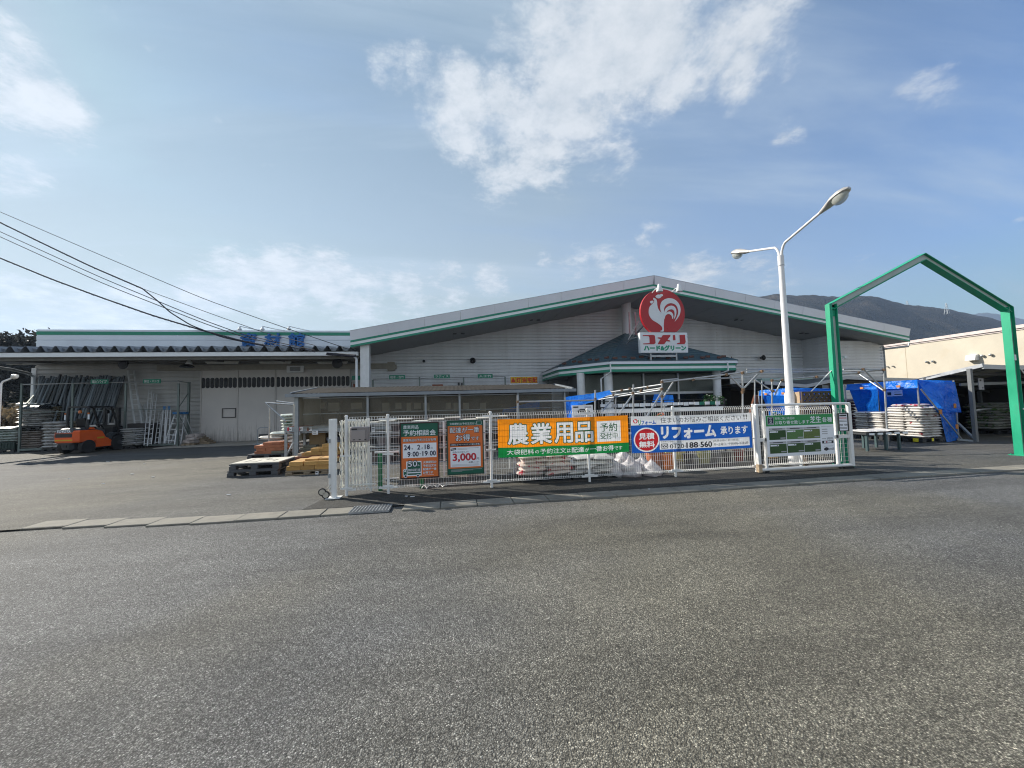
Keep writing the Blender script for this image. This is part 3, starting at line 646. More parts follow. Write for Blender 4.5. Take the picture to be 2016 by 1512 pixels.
n2 = node(nt, 'ShaderNodeTexNoise', {'Vector': tc, 'Scale': 2.2, 'Detail': 10, 'Roughness': .8}).outputs[0]
n3 = node(nt, 'ShaderNodeTexNoise', {'Vector': tc, 'Scale': .8, 'Detail': 3}).outputs[0]
wear = mth(nt, 'ADD', n1, node(nt, 'ShaderNodeMapRange', {0: zz, 1: .1, 2: 1.9, 3: .16, 4: -.25}).outputs[0])
col = mixc(nt, ramp(nt, wear, [(.5, 0), (.72, .75)]), mixc(nt, ramp(nt, n3, [(.3, 0), (.7, 1)]), (.52, .5, .48, 1), (.6, .57, .54, 1)), (.23, .215, .20, 1))
rst = mth(nt, 'MULTIPLY', ramp(nt, n2, [(.64, 0), (.69, 1)]), node(nt, 'ShaderNodeMapRange', {0: zz, 1: .5, 2: 1.5, 3: 1, 4: 0}).outputs[0])
col = mixc(nt, rst, col, (.14, .055, .04, 1)); nt.links.new(col, b_.inputs['Base Color']); b_.inputs['Roughness'].default_value = .5
DOORS = m
dpx = [394, 467, 542, 618, 690]; DY = YW-.12
for i in range(4):
    xa, xb = P(dpx[i], 800, DY).x+.012, P(dpx[i+1], 800, DY).x-.012
    d = one('sliding_door', DOORS, lambda b: (b.bbox(xa, xb, DY-.03*(i % 2), DY+.05, .06, 4.0, .012), b.box(xa+.005, xa+.05, DY-.045-.03*(i % 2), DY-.03*(i % 2), .1, 3.95)), parent=an)
    for k in range(8):
        x = xa+(xb-xa)*(k+.55)/8.1; zc = P(500, 753.5, DY).z+.02; rr = .1; hh = .19
        pl = [(x+rr*cos(pi*j/8), 0, zc+hh+rr*sin(pi*j/8)) for j in range(9)]+[(x-rr*cos(pi*j/8), 0, zc-hh-rr*sin(pi*j/8)) for j in range(9)]
        yy = DY-.03*(i % 2)
        wv = one('window', PORT, lambda b: b.prism([(p[0], yy-.014, p[2]) for p in pl], (0, .014, 0)), parent=d)
a, e = P(437, 804, DY-.05), P(464, 822, DY-.05)
one('door_plate_frame', BLACKP, lambda b: (b.box(a.x, e.x, DY-.06, DY-.046, e.z, e.z+.035), b.box(a.x, e.x, DY-.06, DY-.046, a.z-.035, a.z), b.box(a.x, a.x+.035, DY-.06, DY-.046, e.z, a.z), b.box(e.x-.035, e.x, DY-.06, DY-.046, e.z, a.z)), parent=an)
a, e = P(564, 720, YW-.34), P(598, 733, YW-.34)
t = thing('wall_light', 'white louvred wall light fixed above the sliding doors', 'wall light', (a.x, YW-.3, e.z))
one('housing', WHITE, lambda b: (b.bbox(a.x, e.x, YW-.34, YW-.26, e.z, a.z, .02)), parent=t)
one('louvre', BLACKP, lambda b: [b.box(a.x+.18, e.x-.18, YW-.355, YW-.34, e.z+.09+.06*k, e.z+.12+.06*k) for k in range(4)], parent=t)
for px, py, r, lb in ((245, 719, .2, 'small black shaded lamp under the loading canopy above the pipe rack'), (368, 719, .3, 'white-hooded black yard lamp hanging under the canopy left of the sliding doors'), (665, 716, .26, 'round black ribbed lamp under the canopy next to the square column')):
    c = P(px, py, 21.8); t = thing('canopy_lamp', lb, 'lamp', (c.x, 21.8, c.z))
    one('shade', BLACKP, lambda b: b.lathe([(.05, .06), (r*.6, .03), (r, -.06), (r*1.02, -.1), (r*.9, -.12)], (c.x, 21.8, c.z), 20, ax='y' if r < .28 else 'z'), parent=t, smooth=True)
    one('reflector_cap', WHITE if r > .28 else BLACKP, lambda b: b.lathe([(.04, .3), (.1, .18), (r*.55, .04)], (c.x+r*.3, 21.8, c.z), 14), parent=t, smooth=True)
    one('hanger', STEEL, lambda b: b.beam((c.x+r*.3, 21.8, c.z+.2), (c.x+r*.3, 21.95, GZ+.2), .04), parent=t)
for px in (438, 542, 655):
    a = P(px, 715.5, 22.9)
    one('fluorescent_tube', mat('tube_white', (.7, .7, .66), .3), lambda b: (b.tube([(a.x-.75, 22.9, a.z), (a.x+.75, 22.9, a.z)], .025, 8), b.box(a.x-.8, a.x+.8, 22.86, 22.95, a.z+.03, a.z+.1)), label=['left', 'middle', 'right'][[438, 542, 655].index(px)]+'most of three unlit tube lights under the canopy above the sliding doors', cat='tube light', group='tube lights under the canopy')
BLUE = mat('letter_blue', (.005, .13, .42), .4, var=.12)
ls = thing('letter_sign', 'three big blue raised characters on the pale annex parapet', 'sign', (-10, YW-.1, 5))
for ch, x0, x1 in (('資', 472.5, 505), ('材', 520, 553), ('館', 567, 600)):
    a, e = P(x0, 655, YW-.16), P(x1, 684.5, YW-.16)
    vs, fs_, gw, gh = glyphs(ch, .006); b = MB()
    for k in range(9):
        du, dv = (0, 0) if k == 8 else (.014*cos(k*pi/4), .014*sin(k*pi/4)); yy = YW-.2-.0015*k
        f3_ = [(a.x+(e.x-a.x)*(u*.93+.035+du), yy, a.z+(e.z-a.z)*(v*.93+.035+dv)) for u, v in vs]; nv = len(f3_); ed = {}
        for f in fs_:
            for i, j in zip(f, f[1:]+f[:1]):
                if (j, i) in ed: ed.pop((j, i))
                else: ed[(i, j)] = 1
        b.add(f3_+[(x, YW-.06, z) for x, y, z in f3_], fs_+[(j, i, i+nv, j+nv) for i, j in ed])
    b.obj('letter', BLUE, parent=ls)
for px, lb in ((472, 'left'), (517, 'middle'), (569, 'right')):
    e = P(px, 646, YW-1.1); t = thing('sign_floodlight', lb+'most of three white floodlights on arms above the blue characters', 'floodlight', (e.x, e.y, e.z), group='floodlights over the blue characters')
    one('lamp_head', WHITE, lambda b: b.lathe([(.03, .09), (.05, .03), (.11, -.08), (.10, -.1)], (e.x, e.y, e.z), 14), parent=t, smooth=True)
    one('arm', WHITE, lambda b: b.tube([(e.x, e.y, e.z+.1), (e.x+.45, YW-.45, e.z+.06), (e.x+.75, YW+.05, AT+.0)], .02, 6), parent=t, smooth=True)
# ================================================================== cream building at the right
CREAM = mat('cream_render', (.56, .51, .42), .8, var=.13, scale=.6, bump=.2, bscale=8, dirt=(.5, .42, .3), dthr=(.55, .8)); COPE = mat('coping', (.6, .52, .5), .5)
X_ = 34.0; cb_ = thing('cream_warehouse', 'plain cream rendered building with hooded vents behind the sheds at right', 'building', (X_, 30, 0))
tz = PX(1900, 655.2, X_).z
one('wall', CREAM, lambda b: (b.box(X_, X_+14, 3, 60, 0, tz-.22),), parent=cb_)
one('coping', COPE, lambda b: (b.box(X_-.12, X_+14.1, 2.9, 60, tz-.2, tz), b.box(X_-.05, X_, 2.95, 60, tz-.3, tz-.215)), parent=cb_)
one('wall_joint', mat('joint_tan', (.42, .35, .25), .8), lambda b: [b.box(X_-.006, X_, y, y+.03, 0, tz-.3) for y in (12, 18, 24.2, 30, 36)], parent=cb_)  # narrow joint strips in a deeper tan than the wall
for px, py, s in ((1748.5, 722, .09), (1759, 721, .09), (1826, 712.5, .13), (1838, 711.5, .13), (1935.5, 700.5, .14), (1952, 698.5, .14)):
    c = PX(px, py, X_)
    one('hooded_vent', GALV, lambda b: (b.lathe([(s*.9, 0), (s, -.1), (s*.9, -.2), (s*.3, -.26)], (c.x, c.y, c.z), 14, ax='x'), b.box(c.x-.2, c.x-.02, c.y-s, c.y+s, c.z-s*1.1, c.z-s*.2)) if False else b.lathe([(s*.55, 0), (s*.6, -.06), (s*.55, -.14), (s*.2, -.18)], (c.x, c.y, c.z), 14, ax='x'), parent=cb_, smooth=True)
c = PX(1917, 704, X_)
one('vent_hood', WHITE, lambda b: b.loft([[(X_, c.y-.25, c.z-.2), (X_, c.y+.25, c.z-.2), (X_, c.y+.25, c.z+.2), (X_, c.y-.25, c.z+.2)], [(X_-.34, c.y-.25, c.z-.18), (X_-.34, c.y+.25, c.z-.18), (X_-.26, c.y+.25, c.z+.15), (X_-.26, c.y-.25, c.z+.15)]]), parent=cb_)
# ================================================================== white mesh fence along the road
FY = 7.83; FT = 1.5
posts = [P(682, 900, FY).x, -1.21, .78, 2.82, 4.76, 6.72]
fe = thing('mesh_fence', 'white welded-mesh fence on round posts hung with banners along the road', 'fence', (2.2, FY, 0))
for x in posts:
    one('post', FENCE, lambda b: (b.tube([(x, FY, -.05), (x, FY, FT+.0)], .027, 12), b.lathe([(.031, -.012), (.033, .0), (.024, .018), (.0, .024)], (x, FY, FT), 12),
        b.box(x-.1, x+.1, FY-.03, FY-.012, .13, .165), b.box(x-.1, x+.1, FY-.03, FY-.012, .74, .77)), parent=fe, smooth=True)
def mesh_panel(b, x0, x1, y, z0, z1, pitch=.05, r=.002, rows=None, fold=True):
    n = max(1, round((x1-x0)/pitch))
    for i in range(n+1):
        x = x0+(x1-x0)*i/n
        b.box(x-r, x+r, y-r, y+r, z0+.03, z1-.06)
        if fold:        # triangular fold at the top and bottom
            for za, zb_ in ((z1-.06, z1), (z0+.03, z0)):
                b.beam((x, y, za), (x, y+.035, zb_), 2*r, 2*r); b.beam((x, y+.035, zb_), (x, y+.075, za), 2*r, 2*r)
                b.beam((x, y+.075, za), (x, y, za), 2*r, 2*r)
    hs = rows or [z0+.03+(z1-z0-.09)*k/11 for k in range(12)]
    for z in hs: b.box(x0, x1, y-r*2.2, y-r*.2, z-r, z+r)
    if fold:
        for z in (z1, z0):
            for yy in (.032, .038): b.box(x0, x1, y+yy-r, y+yy+r, z-r*1.4, z+r*1.4)
        for z in (z1-.06, z0+.03): b.box(x0, x1, y+.072, y+.078, z-r*1.3, z+r*1.3)
for i, (xa, xb) in enumerate(zip(posts, posts[1:])):
    one('mesh_panel', FENCE, lambda b: (mesh_panel(b, xa+.05, xb-.05, FY-.0, .1, FT-.02), [b.box(xa+.02, xa+.17, FY-.02, FY+.0, z, z+.035) or b.box(xb-.17, xb-.02, FY-.02, FY+.0, z, z+.035) for z in (.1, FT-.09)]), parent=fe)
for x in posts:
    pass
# ------------------------------------------------------------------ folded accordion gate
ag = thing('accordion_gate', 'white accordion gate folded up at the left fence end, its square post on castors', 'gate', (-2.2, 7.8, 0))
xa, xb = P(648.5, 900, 7.72).x, P(662, 900, 7.72).x
one('leading_post', FENCE, lambda b: (b.bbox(xa+.04, xb, 7.69, 7.79, .0, 1.46, .006), b.bbox(xa-.01, xa+.035, 7.71, 7.78, .12, 1.46, .004), b.box(xa-.05, xb+.08, 7.62, 7.86, -.0, .012)), parent=ag)
LAT = mat('lattice_paint', (.78, .78, .73), .45, var=.14, dirt=(.5, .4, .3), dthr=(.6, .8))
la = MB(); N = 8; gx = [xb+.02+(.45)*i/N for i in range(N+1)]
for i in range(N):
    x0, x1 = gx[i], gx[i+1]; y0 = 7.80+.27*i/N; y1 = 7.80+.27*(i+1)/N
    for k in range(5):
        z0 = .16+.25*k; ya, yb = y0+.05, y1+.05
        la.beam((x0, ya-.02, z0), (x1, yb-.02, z0+.25), .006, .024, up=(0, 1, 0)); la.beam((x0, ya+.02, z0+.25), (x1, yb+.02, z0), .006, .03, up=(0, 1, 0))
    for s in (0, .03): la.box((x0+x1)/2-.004+s*.3, (x0+x1)/2+.014+s*.3, (y0+y1)/2+.03+s, (y0+y1)/2+.05+s, .12, 1.43)
la.box(gx[-1], gx[-1]+.05, 8.08, 8.14, .1, 1.45)
la.box(gx[0], gx[-1]+.2, 7.93, 7.97, .17, .19)
la.obj('lattice', LAT, parent=ag)
for dx, z in ((-.05, .075), (-.11, .13)):
    one('castor', BLACKP, lambda b: (b.lathe([(.03, -.012), (.07, -.012), (.072, 0), (.07, .012), (.03, .012)], (xa+dx, 7.68, z), 18, ax='y'), b.lathe([(.042, -.018), (.044, .018)], (xa+dx, 7.68, z), 14, m=1, ax='y'), b.beam((xa+dx, 7.7, z), (xa+.03, 7.72, z+.12), .03, .012, 1)), parent=ag) if False else one('castor', [BLACKP, CREAM], lambda b: (b.lathe([(.04, -.012), (.07, -.012), (.072, 0), (.07, .012), (.04, .012)], (xa+dx, 7.68, z), 18, ax='y'), b.lathe([(.05, -.016), (.05, .016)], (xa+dx, 7.68, z), 14, 1, ax='y'), b.beam((xa+dx, 7.7, z), (xa+.03, 7.72, z+.12), .03, .012, 1)), parent=ag)
for z in (.38, 1.02): one('latch', STEEL, lambda b: b.box(xa-.02, xa+.02, 7.69, 7.71, z, z+.07), parent=ag)
# mailbox on the mesh
a, e = P(691, 841, 7.74), P(727, 869, 7.74)
mb = thing('mailbox', 'brownish steel letter box hung on the mesh near the left fence end', 'mailbox', ((a.x+e.x)/2, 7.72, e.z))
TAUPE = mat('taupe_steel', (.27, .24, .235), .45, .35, var=.08)
one('box', TAUPE, lambda b: b.bbox(a.x, e.x, 7.66, 7.80, e.z, a.z, .012), parent=mb)
one('front_panel', mat('taupe_panel', (.34, .3, .29), .4, .35, var=.06), lambda b: b.bbox(a.x+.02, e.x-.05, 7.645, 7.66, e.z+.02, a.z-.06, .004), parent=mb)
one('slot', DARK, lambda b: b.box(a.x+.03, e.x-.2, 7.652, 7.66, a.z-.05, a.z-.025), parent=mb)
for k in range(3): one('rivet', DARK, lambda b: (b.box(a.x+.06+k*.1, a.x+.094+k*.1, 7.64, 7.646, e.z+.04, e.z+.055)), parent=mb)
def tagcard(px0, py0, px1, py1, Y, lab, lines=3, col=None, group=None):
    fr = frame_px(px0, py0, px1, py1, Y); b = MB()
    b.prism([b.pt(fr, u, v, 0) for u, v in ((0, 0), (1, 0), (1, 1), (0, 1))], (0, .004, 0), 0)
    for k in range(lines): b.rect(fr, .15, .2+.7*k/lines, random.uniform(.6, .9), .2+.7*k/lines+.3/lines, .002, 1)
    if col is not None: b.rect(fr, .05, .05, .4, .95, .003, 2)
    return b.obj('price_card', [PAPER, INK]+([col] if col else []), label=lab, cat='card', group=group)
PAPER = mat('paper_white', (.74, .75, .76), .6, var=.05); INK = mat('ink_black', (.02, .02, .025), .6, var=.05)
tagcard(731, 841.5, 738, 849.5, 7.80, 'small white card clipped to the mesh right of the letter box', 2)
# ------------------------------------------------------------------ framed posters
PO = mat('poster_orange', (.76, .17, .03), .45, var=.04); PG = mat('poster_dark_green', (.006, .11, .065), .45, var=.04); PW = mat('poster_white', (.86, .88, .92), .45, var=.03)
PR = mat('poster_red', (.55, .02, .04), .45); PN = mat('poster_navy_ink', (.01, .012, .05), .5); GREYP = mat('poster_grey', (.45, .45, .47), .5)
FR1 = mat('poster_frame_brown', (.03, .012, .012), .4); FR2 = mat('poster_frame_green', (.006, .06, .04), .4)
PM = [PO, PG, PW, PR, PN, GREYP, INK]
def outlined(b, t, fr, u0, v0, u1, v1, L, m_in=2, m_out=6, bo=.05, bi=.004):
    e = (u1-u0)/max(1, len(t))*.035; b.text(t, fr, u0-e, v0-e*.7, u1+e, v1+e*.7, L, m_out, bo); b.text(t, fr, u0, v0, u1, v1, L+.0022, m_in, bi)
def truck(b, fr, u0, v0, u1, v1, L):
    du, dv = u1-u0, v1-v0; f = lambda p: [(u0+du*x, v0+dv*y) for x, y in p]
    b.poly(fr, f([(.18, .03), (1, .03), (1, .93), (-.0, .93), (.0, .58), (.06, .48), (.18, .48)]), L, 2)
    b.poly(fr, f([(.24, .1), (.96, .1), (.96, .86), (.24, .86)]), L+.001, 1); b.poly(fr, f([(.03, .6), (.08, .52), (.2, .52), (.2, .88), (.03, .88)]), L+.001, 1)
    b.poly(fr, f([(.07, .6), (.1, .56), (.16, .56), (.16, .66), (.07, .66)]), L+.002, 2)
    for x in (.14, .8): b.disc(fr, u0+du*x, v0+dv*.92, du*.085, dv*.1, L+.002, 2, 20); b.disc(fr, u0+du*x, v0+dv*.92, du*.055, dv*.065, L+.003, 6, 20)
def board(fr, name, lab, frame_m, w=.022):
    t = thing(name, lab, 'poster', tuple(fr[0]+fr[1]*.5+fr[2]))
    W, Hh = fr[1].length, -fr[2].z; o = fr[0]
    one('frame', frame_m, lambda b: [b.box(o.x+x0, o.x+x1, o.y-.012, o.y+.012, o.z-z1, o.z-z0) for x0, x1, z0, z1 in ((0, w, 0, Hh), (W-w, W, 0, Hh), (w, W-w, 0, w), (w, W-w, Hh-w, Hh))], parent=t)
    return t
fr = frame_px(787, 832.5, 865.5, 941, 7.74); fr = (fr[0], fr[1], Vector((0, 0, -1.07)), fr[3])
t = board(fr, 'framed_poster', 'dark-framed green and orange poster with dates and a truck, left of two on the fence', FR1)
b = MB(); b.rect(fr, .01, .01, .99, .99, 0, 0); b.rect(fr, .02, .015, .98, .255, .001, 1)
b.text('農業用品', fr, .085, .05, .475, .115, .002, 2, .0); b.text('予約相談会', fr, .08, .135, .92, .24, .002, 2, .012)
outlined(b, '農業用品は予約注文がお得', fr, .08, .292, .92, .342, .002)
b.rect(fr, .07, .375, .93, .635, .001, 2)
for s, u0, v0, u1, v1, bo in (('24', .1, .405, .26, .49, .03), ('年', .29, .455, .335, .487, 0), ('2', .44, .405, .51, .488, .03), ('月', .54, .455, .58, .487, 0), ('18', .63, .405, .755, .488, .03), ('日', .785, .455, .825, .487, 0),
    ('9', .19, .525, .26, .615, .03), ('00', .32, .525, .47, .61, .03), ('~', .495, .555, .535, .575, 0), ('19', .57, .52, .7, .605, .03), ('00', .76, .52, .91, .605, .03), (':', .285, .55, .295, .6, 0), (':', .725, .55, .735, .6, 0)): b.text(s, fr, u0, v0, u1, v1, .002, 4, bo)
truck(b, fr, .07, .685, .54, .975, .002); outlined(b, '50', fr, .2, .685, .43, .79, .006, bo=.06); b.text('袋~', fr, .44, .755, .5, .785, .006, 2, 0)
outlined(b, '無料配達', fr, .2, .825, .51, .872, .006); b.rect(fr, .19, .885, .52, .905, .006, 2)
for k, (s, u1) in enumerate((('大袋肥料の', .92), ('予約注文は', .92), ('配達が一番', .92), ('お得です', .83))): outlined(b, s, fr, .58, .70+.062*k, u1, .74+.062*k, .002, 2, 5, .05)
b.rect(fr, .59, .945, .85, .95, .002, 2); b.obj('print', PM, parent=t)
fr = frame_px(879, 828, 953.5, 933.5, 7.74); fr = (fr[0], fr[1], Vector((0, 0, -1.06)), fr[3])
t = board(fr, 'framed_poster', 'green-framed orange poster with a big red 3,000, right of two on the fence', FR2, .02)
b = MB(); b.rect(fr, .01, .01, .99, .99, 0, 0); b.rect(fr, .02, .015, .98, .105, .001, 1); b.rect(fr, .02, .885, .98, .985, .001, 1)
b.text('大袋肥料の予約注文は', fr, .085, .045, .76, .088, .002, 2, .0); truck(b, fr, .79, .02, .95, .095, .002)
outlined(b, '配達が一番', fr, .085, .13, .885, .235, .002); outlined(b, 'お得', fr, .24, .265, .63, .385, .002); outlined(b, 'です', fr, .66, .31, .88, .38, .002)
b.rect(fr, .085, .425, .91, .478, .001, 6); b.text('100袋以上フォークリフト不要(お客様)', fr, .105, .438, .89, .468, .002, 2, .01)
b.rect(fr, .09, .495, .91, .86, .001, 2); b.poly(fr, [(.1, .52), (.25, .507), (.25, .545), (.1, .56)], .002, 6); b.text('例えば', fr, .12, .522, .23, .546, .003, 2)
for v, u1 in ((.515, .86), (.535, .55)): b.rect(fr, .28, v, u1, v+.008, .002, 5)
b.text('店頭のお引取りより', fr, .15, .572, .58, .602, .002, 4, 0); b.text('3,000', fr, .155, .615, .785, .765, .002, 3, .035); b.text('円', fr, .8, .7, .865, .745, .002, 4, .0)
b.text('お得', fr, .58, .765, .69, .795, .002, 4); b.text('になります', fr, .7, .772, .87, .793, .002, 4, 0)
for v in (.812, .827, .84): b.rect(fr, .13, v, .85, v+.005, .002, 5)
for v, u1 in ((.905, .94), (.92, .7), (.935, .4)): b.rect(fr, .1, v, u1, v+.006, .002, 5)
b.obj('print', PM, parent=t)
# ------------------------------------------------------------------ cloth banners (thin, the sun shines through them)
BO = cloth('banner_orange', (.93, .30, .008), .55, bump=.15); BG = cloth('banner_green', (.005, .25, .055), .4, bump=.15); BW = cloth('banner_white', (.82, .84, .86), .42, bump=.1)
BB = cloth('banner_blue', (.008, .11, .5), .4, bump=.15); BR = cloth('banner_red', (.62, .02, .03), .3); BK = cloth('banner_black', (.015, .015, .02), .1); BDG = cloth('banner_dark_green', (.004, .12, .03), .15); BLG = cloth('banner_leaf_green', (.02, .38, .06), .2)
BM = [BO, BG, BW, BB, BR, BK, BDG, BLG]
def sheet(b, fr, u0, v0, u1, v1, L, m, nu=40, nv=10):
    for i in range(nu):
        for j in range(nv): b.rect(fr, u0+(u1-u0)*i/nu, v0+(v1-v0)*j/nv, u0+(u1-u0)*(i+1)/nu, v0+(v1-v0)*(j+1)/nv, L, m)
def refine(b, lim=.035):
    import bmesh
    bm = bmesh.new(); vs = [bm.verts.new(v) for v in b.v]
    for f, m in zip(b.f, b.m):
        try: bm.faces.new([vs[i] for i in f]).material_index = m
        except ValueError: pass
    bmesh.ops.triangulate(bm, faces=bm.faces[:])
    for _ in range(6):
        es = [e for e in bm.edges if e.calc_length() > lim]
        if not es: break
        bmesh.ops.subdivide_edges(bm, edges=es, cuts=1)
        bmesh.ops.triangulate(bm, faces=[f for f in bm.faces if len(f.verts) > 3])
    bm.verts.index_update(); b.v = [v.co.copy() for v in bm.verts]; b.f = [tuple(v.index for v in f.verts) for f in bm.faces]; b.m = [f.material_index for f in bm.faces]; bm.free()
def flatten(b, fr):
    # one cloth, printed in several colours: the stacked print is cut into a single sheet
    from mathutils.geometry import delaunay_2d_cdt
    W, Hh = fr[1].length, -fr[2].z
    v2 = [Vector(((v.x-fr[0].x), (fr[0].z-v.z))) for v in b.v]; lay = [-(b.v[f[0]].y-fr[0].y) for f in b.f]
    es = {tuple(sorted((f[i], f[i-1]))) for f in b.f for i in range(len(f))}
    vo, eo, fo, ov, oe, of = delaunay_2d_cdt(v2, list(es), [], 0, 1e-5)
    bm_ = sorted(range(len(b.f)), key=lambda k: -lay[k]); C_ = .04; cell = {}
    for k in bm_:
        xs = [v2[i].x for i in b.f[k]]; ys = [v2[i].y for i in b.f[k]]
        for gx in range(int(min(xs)/C_), int(max(xs)/C_)+1):
            for gy in range(int(min(ys)/C_), int(max(ys)/C_)+1): cell.setdefault((gx, gy), []).append(k)
    def inside(k, x, y):
        r = False; f = b.f[k]
        for i in range(len(f)):
            p, q = v2[f[i]], v2[f[i-1]]
            if (p.y > y) != (q.y > y) and x < (q.x-p.x)*(y-p.y)/(q.y-p.y)+p.x: r = not r
        return r
    nf, nm = [], []
    for f in fo:
        x = sum(vo[i].x for i in f)/len(f); y = sum(vo[i].y for i in f)/len(f)
        for k in cell.get((int(x/C_), int(y/C_)), ()):
            if inside(k, x, y): nf.append(tuple(f)); nm.append(b.m[k]); break
    b.v = [Vector((fr[0].x+p.x, fr[0].y, fr[0].z-p.y)) for p in vo]; b.f, b.m = nf, nm
def ripple(b, fr, amp, seed):
    flatten(b, fr); refine(b)       # the whole print follows the slack cloth
    W, Hh = fr[1].length, -fr[2].z
    for i, v in enumerate(b.v):
        u = (v.x-fr[0].x)/W; q = (fr[0].z-v.z)/Hh
        d = amp*(mnoise.noise(Vector((u*5+seed, q*1.2, seed)))*1.0+.12*mnoise.noise(Vector((u*9, q*2+seed, 2))))*max(0, 4*u*(1-u))**.4
        b.v[i] = v+Vector((0, d, amp*.9*sin(u*pi*5+seed)*(.5-abs(q-.5))*.4-.012*sin(pi*u)*(1 if amp else 0)))
fr = frame_px(979.5, 825.5, 1239, 893.5, 7.775); fr = (fr[0], fr[1], Vector((0, 0, -.765)), fr[3])
bt_ = thing('banner', 'wide orange and green cloth banner with large white characters tied to the fence', 'banner', tuple(fr[0]+fr[1]*.5+fr[2]))
b = MB(); b.rect(fr, 0, 0, 1, .745, 0, 0); b.rect(fr, 0, .745, 1, 1, 0, 1)
for ch, u0, u1 in (('農', .073, .222), ('業', .243, .398), ('用', .424, .56), ('品', .582, .718)):
    b.text(ch, fr, u0, .13, u1, .665, .0012, 6, .062); b.text(ch, fr, u0, .13, u1, .665, .0024, 2, .026)
b.rect(fr, .75, .13, .938, .69, .0012, 2); b.text('予約', fr, .774, .185, .912, .42, .0024, 6, .01); b.text('受付中', fr, .774, .455, .912, .62, .0024, 6, .01)
b.text('大袋肥料', fr, .063, .80, .262, .94, .0012, 2, .008); b.text('の', fr, .27, .84, .3, .92, .0012, 2, .01); b.text('予約注文', fr, .308, .80, .507, .94, .0012, 2, .008); b.text('は', fr, .513, .83, .54, .93, .0012, 2, .01)
b.text('配達', fr, .547, .80, .645, .94, .0012, 2, .015); b.text('が', fr, .652, .83, .682, .93, .0012, 2, .01); b.text('一番', fr, .69, .80, .785, .94, .0012, 2, .015); b.text('お得', fr, .79, .80, .875, .94, .0012, 2, .015); b.text('です', fr, .882, .83, .945, .93, .0012, 2, .01)
ripple(b, fr, .022, 1.3); b.obj('cloth', BM, parent=bt_)
one('eyelet_tie', FENCE, lambda b: [b.tube([b.pt(fr, u, v, .004), b.pt(fr, u+.001, v-.03 if v < .5 else v+.03, -.03)], .003, 5) for u, v in ((.01, .02), (.33, .02), (.66, .02), (.99, .02), (.01, .98), (.33, .98), (.66, .98), (.99, .98))], parent=bt_)
fr = frame_px(1241.5, 820, 1482, 885, 7.775); fr = (fr[0], fr[1], Vector((0, 0, -.775)), fr[3])
bt_ = thing('banner', 'blue and white cloth banner with a red disc and phone number tied to the fence', 'banner', tuple(fr[0]+fr[1]*.5+fr[2]))
b = MB(); b.rect(fr, 0, 0, 1, .245, 0, 2); b.rect(fr, 0, .245, 1, 1, 0, 3)
b.disc(fr, .037, .13, .019, .06, .0012, 4); b.poly(fr, [(.03, .16), (.026, .1), (.034, .08), (.036, .11), (.043, .1), (.048, .13), (.04, .17)], .0024, 2)
b.text('リ', fr, .06, .1, .078, .235, .0012, 7, .05); b.text('フォーム', fr, .085, .12, .198, .225, .0012, 3, .05)
b.text('住まいのお悩みご相談ください', fr, .235, .045, .915, .195, .0012, 5, .0); b.text('!!', fr, .935, .04, .965, .18, .0012, 5, .01)
b.disc(fr, .12, .645, .103, .335, .0012, 2, 40); b.disc(fr, .12, .645, .092, .298, .0024, 4, 40); b.text('見積', fr, .06, .46, .182, .63, .0036, 2, .035); b.text('無料', fr, .06, .68, .182, .855, .0036, 2, .035)
b.text('リフォーム', fr, .24, .31, .688, .625, .0012, 2, .055); b.text('承ります', fr, .73, .36, .965, .58, .0012, 2, .03)
b.rect(fr, .222, .685, .978, .925, .0012, 2); b.text('お見積のご依頼はこちらから', fr, .235, .7, .41, .735, .0024, 5, 0)
b.rect(fr, .235, .765, .287, .9, .0024, 5)
for u in (.25, .272): b.disc(fr, u, .85, .012, .04, .0036, 2, 20); b.disc(fr, u, .85, .007, .022, .0048, 5, 16)
b.rect(fr, .242, .785, .28, .8, .0036, 2)
b.text('0120', fr, .305, .79, .42, .905, .0024, 5, .01); b.text('-', fr, .424, .845, .436, .86, .0024, 5, .01); b.text('188', fr, .44, .755, .535, .905, .0024, 5, .03); b.text('-', fr, .541, .835, .553, .852, .0024, 5, .01); b.text('560', fr, .558, .755, .652, .905, .0024, 5, .03)
b.text('[見積依頼の受付時間]', fr, .665, .715, .885, .785, .0024, 5, 0); b.text('月~土曜日、午前9時~午後6時', fr, .668, .81, .965, .89, .0024, 5, 0)
ripple(b, fr, .022, 4.1); b.obj('cloth', BM, parent=bt_)
one('eyelet_tie', FENCE, lambda b: [b.tube([b.pt(fr, u, v, .004), b.pt(fr, u+.001, v-.03 if v < .5 else v+.03, -.03)], .003, 5) for u, v in ((.01, .02), (.33, .02), (.66, .02), (.99, .02), (.01, .98), (.33, .98), (.66, .98), (.99, .98))], parent=bt_)
# ------------------------------------------------------------------ sliding gate with turf sign
SY = 7.68; sgx0, sgx1 = P(1490, 850, SY).x, P(1675, 850, SY).x
sl_ = thing('sliding_gate', 'white framed mesh sliding gate carrying the green turf sign', 'gate', ((sgx0+sgx1)/2, SY, 0))
def fr_(b):
    b.bbox(sgx0-.03, sgx0+.045, SY-.035, SY+.035, .03, 1.5, .008); b.bbox(sgx1-.06, sgx1+.02, SY-.035, SY+.035, .04, 1.49, .008)
    b.tube([(sgx0, SY, 1.49), (sgx1, SY, 1.475)], .03, 10); b.tube([(sgx0, SY, .07), (sgx1, SY, .07)], .034, 10)
    b.box(sgx0+.05, sgx1-.06, SY-.02, SY+.02, .69, .76); b.bbox(sgx0+.17, sgx0+.22, SY-.02, SY+.03, .1, 1.35, .004); b.box(sgx1-.42, sgx1-.36, SY-.02, SY+.03, .1, 1.45)
one('frame', FENCE, fr_, parent=sl_)
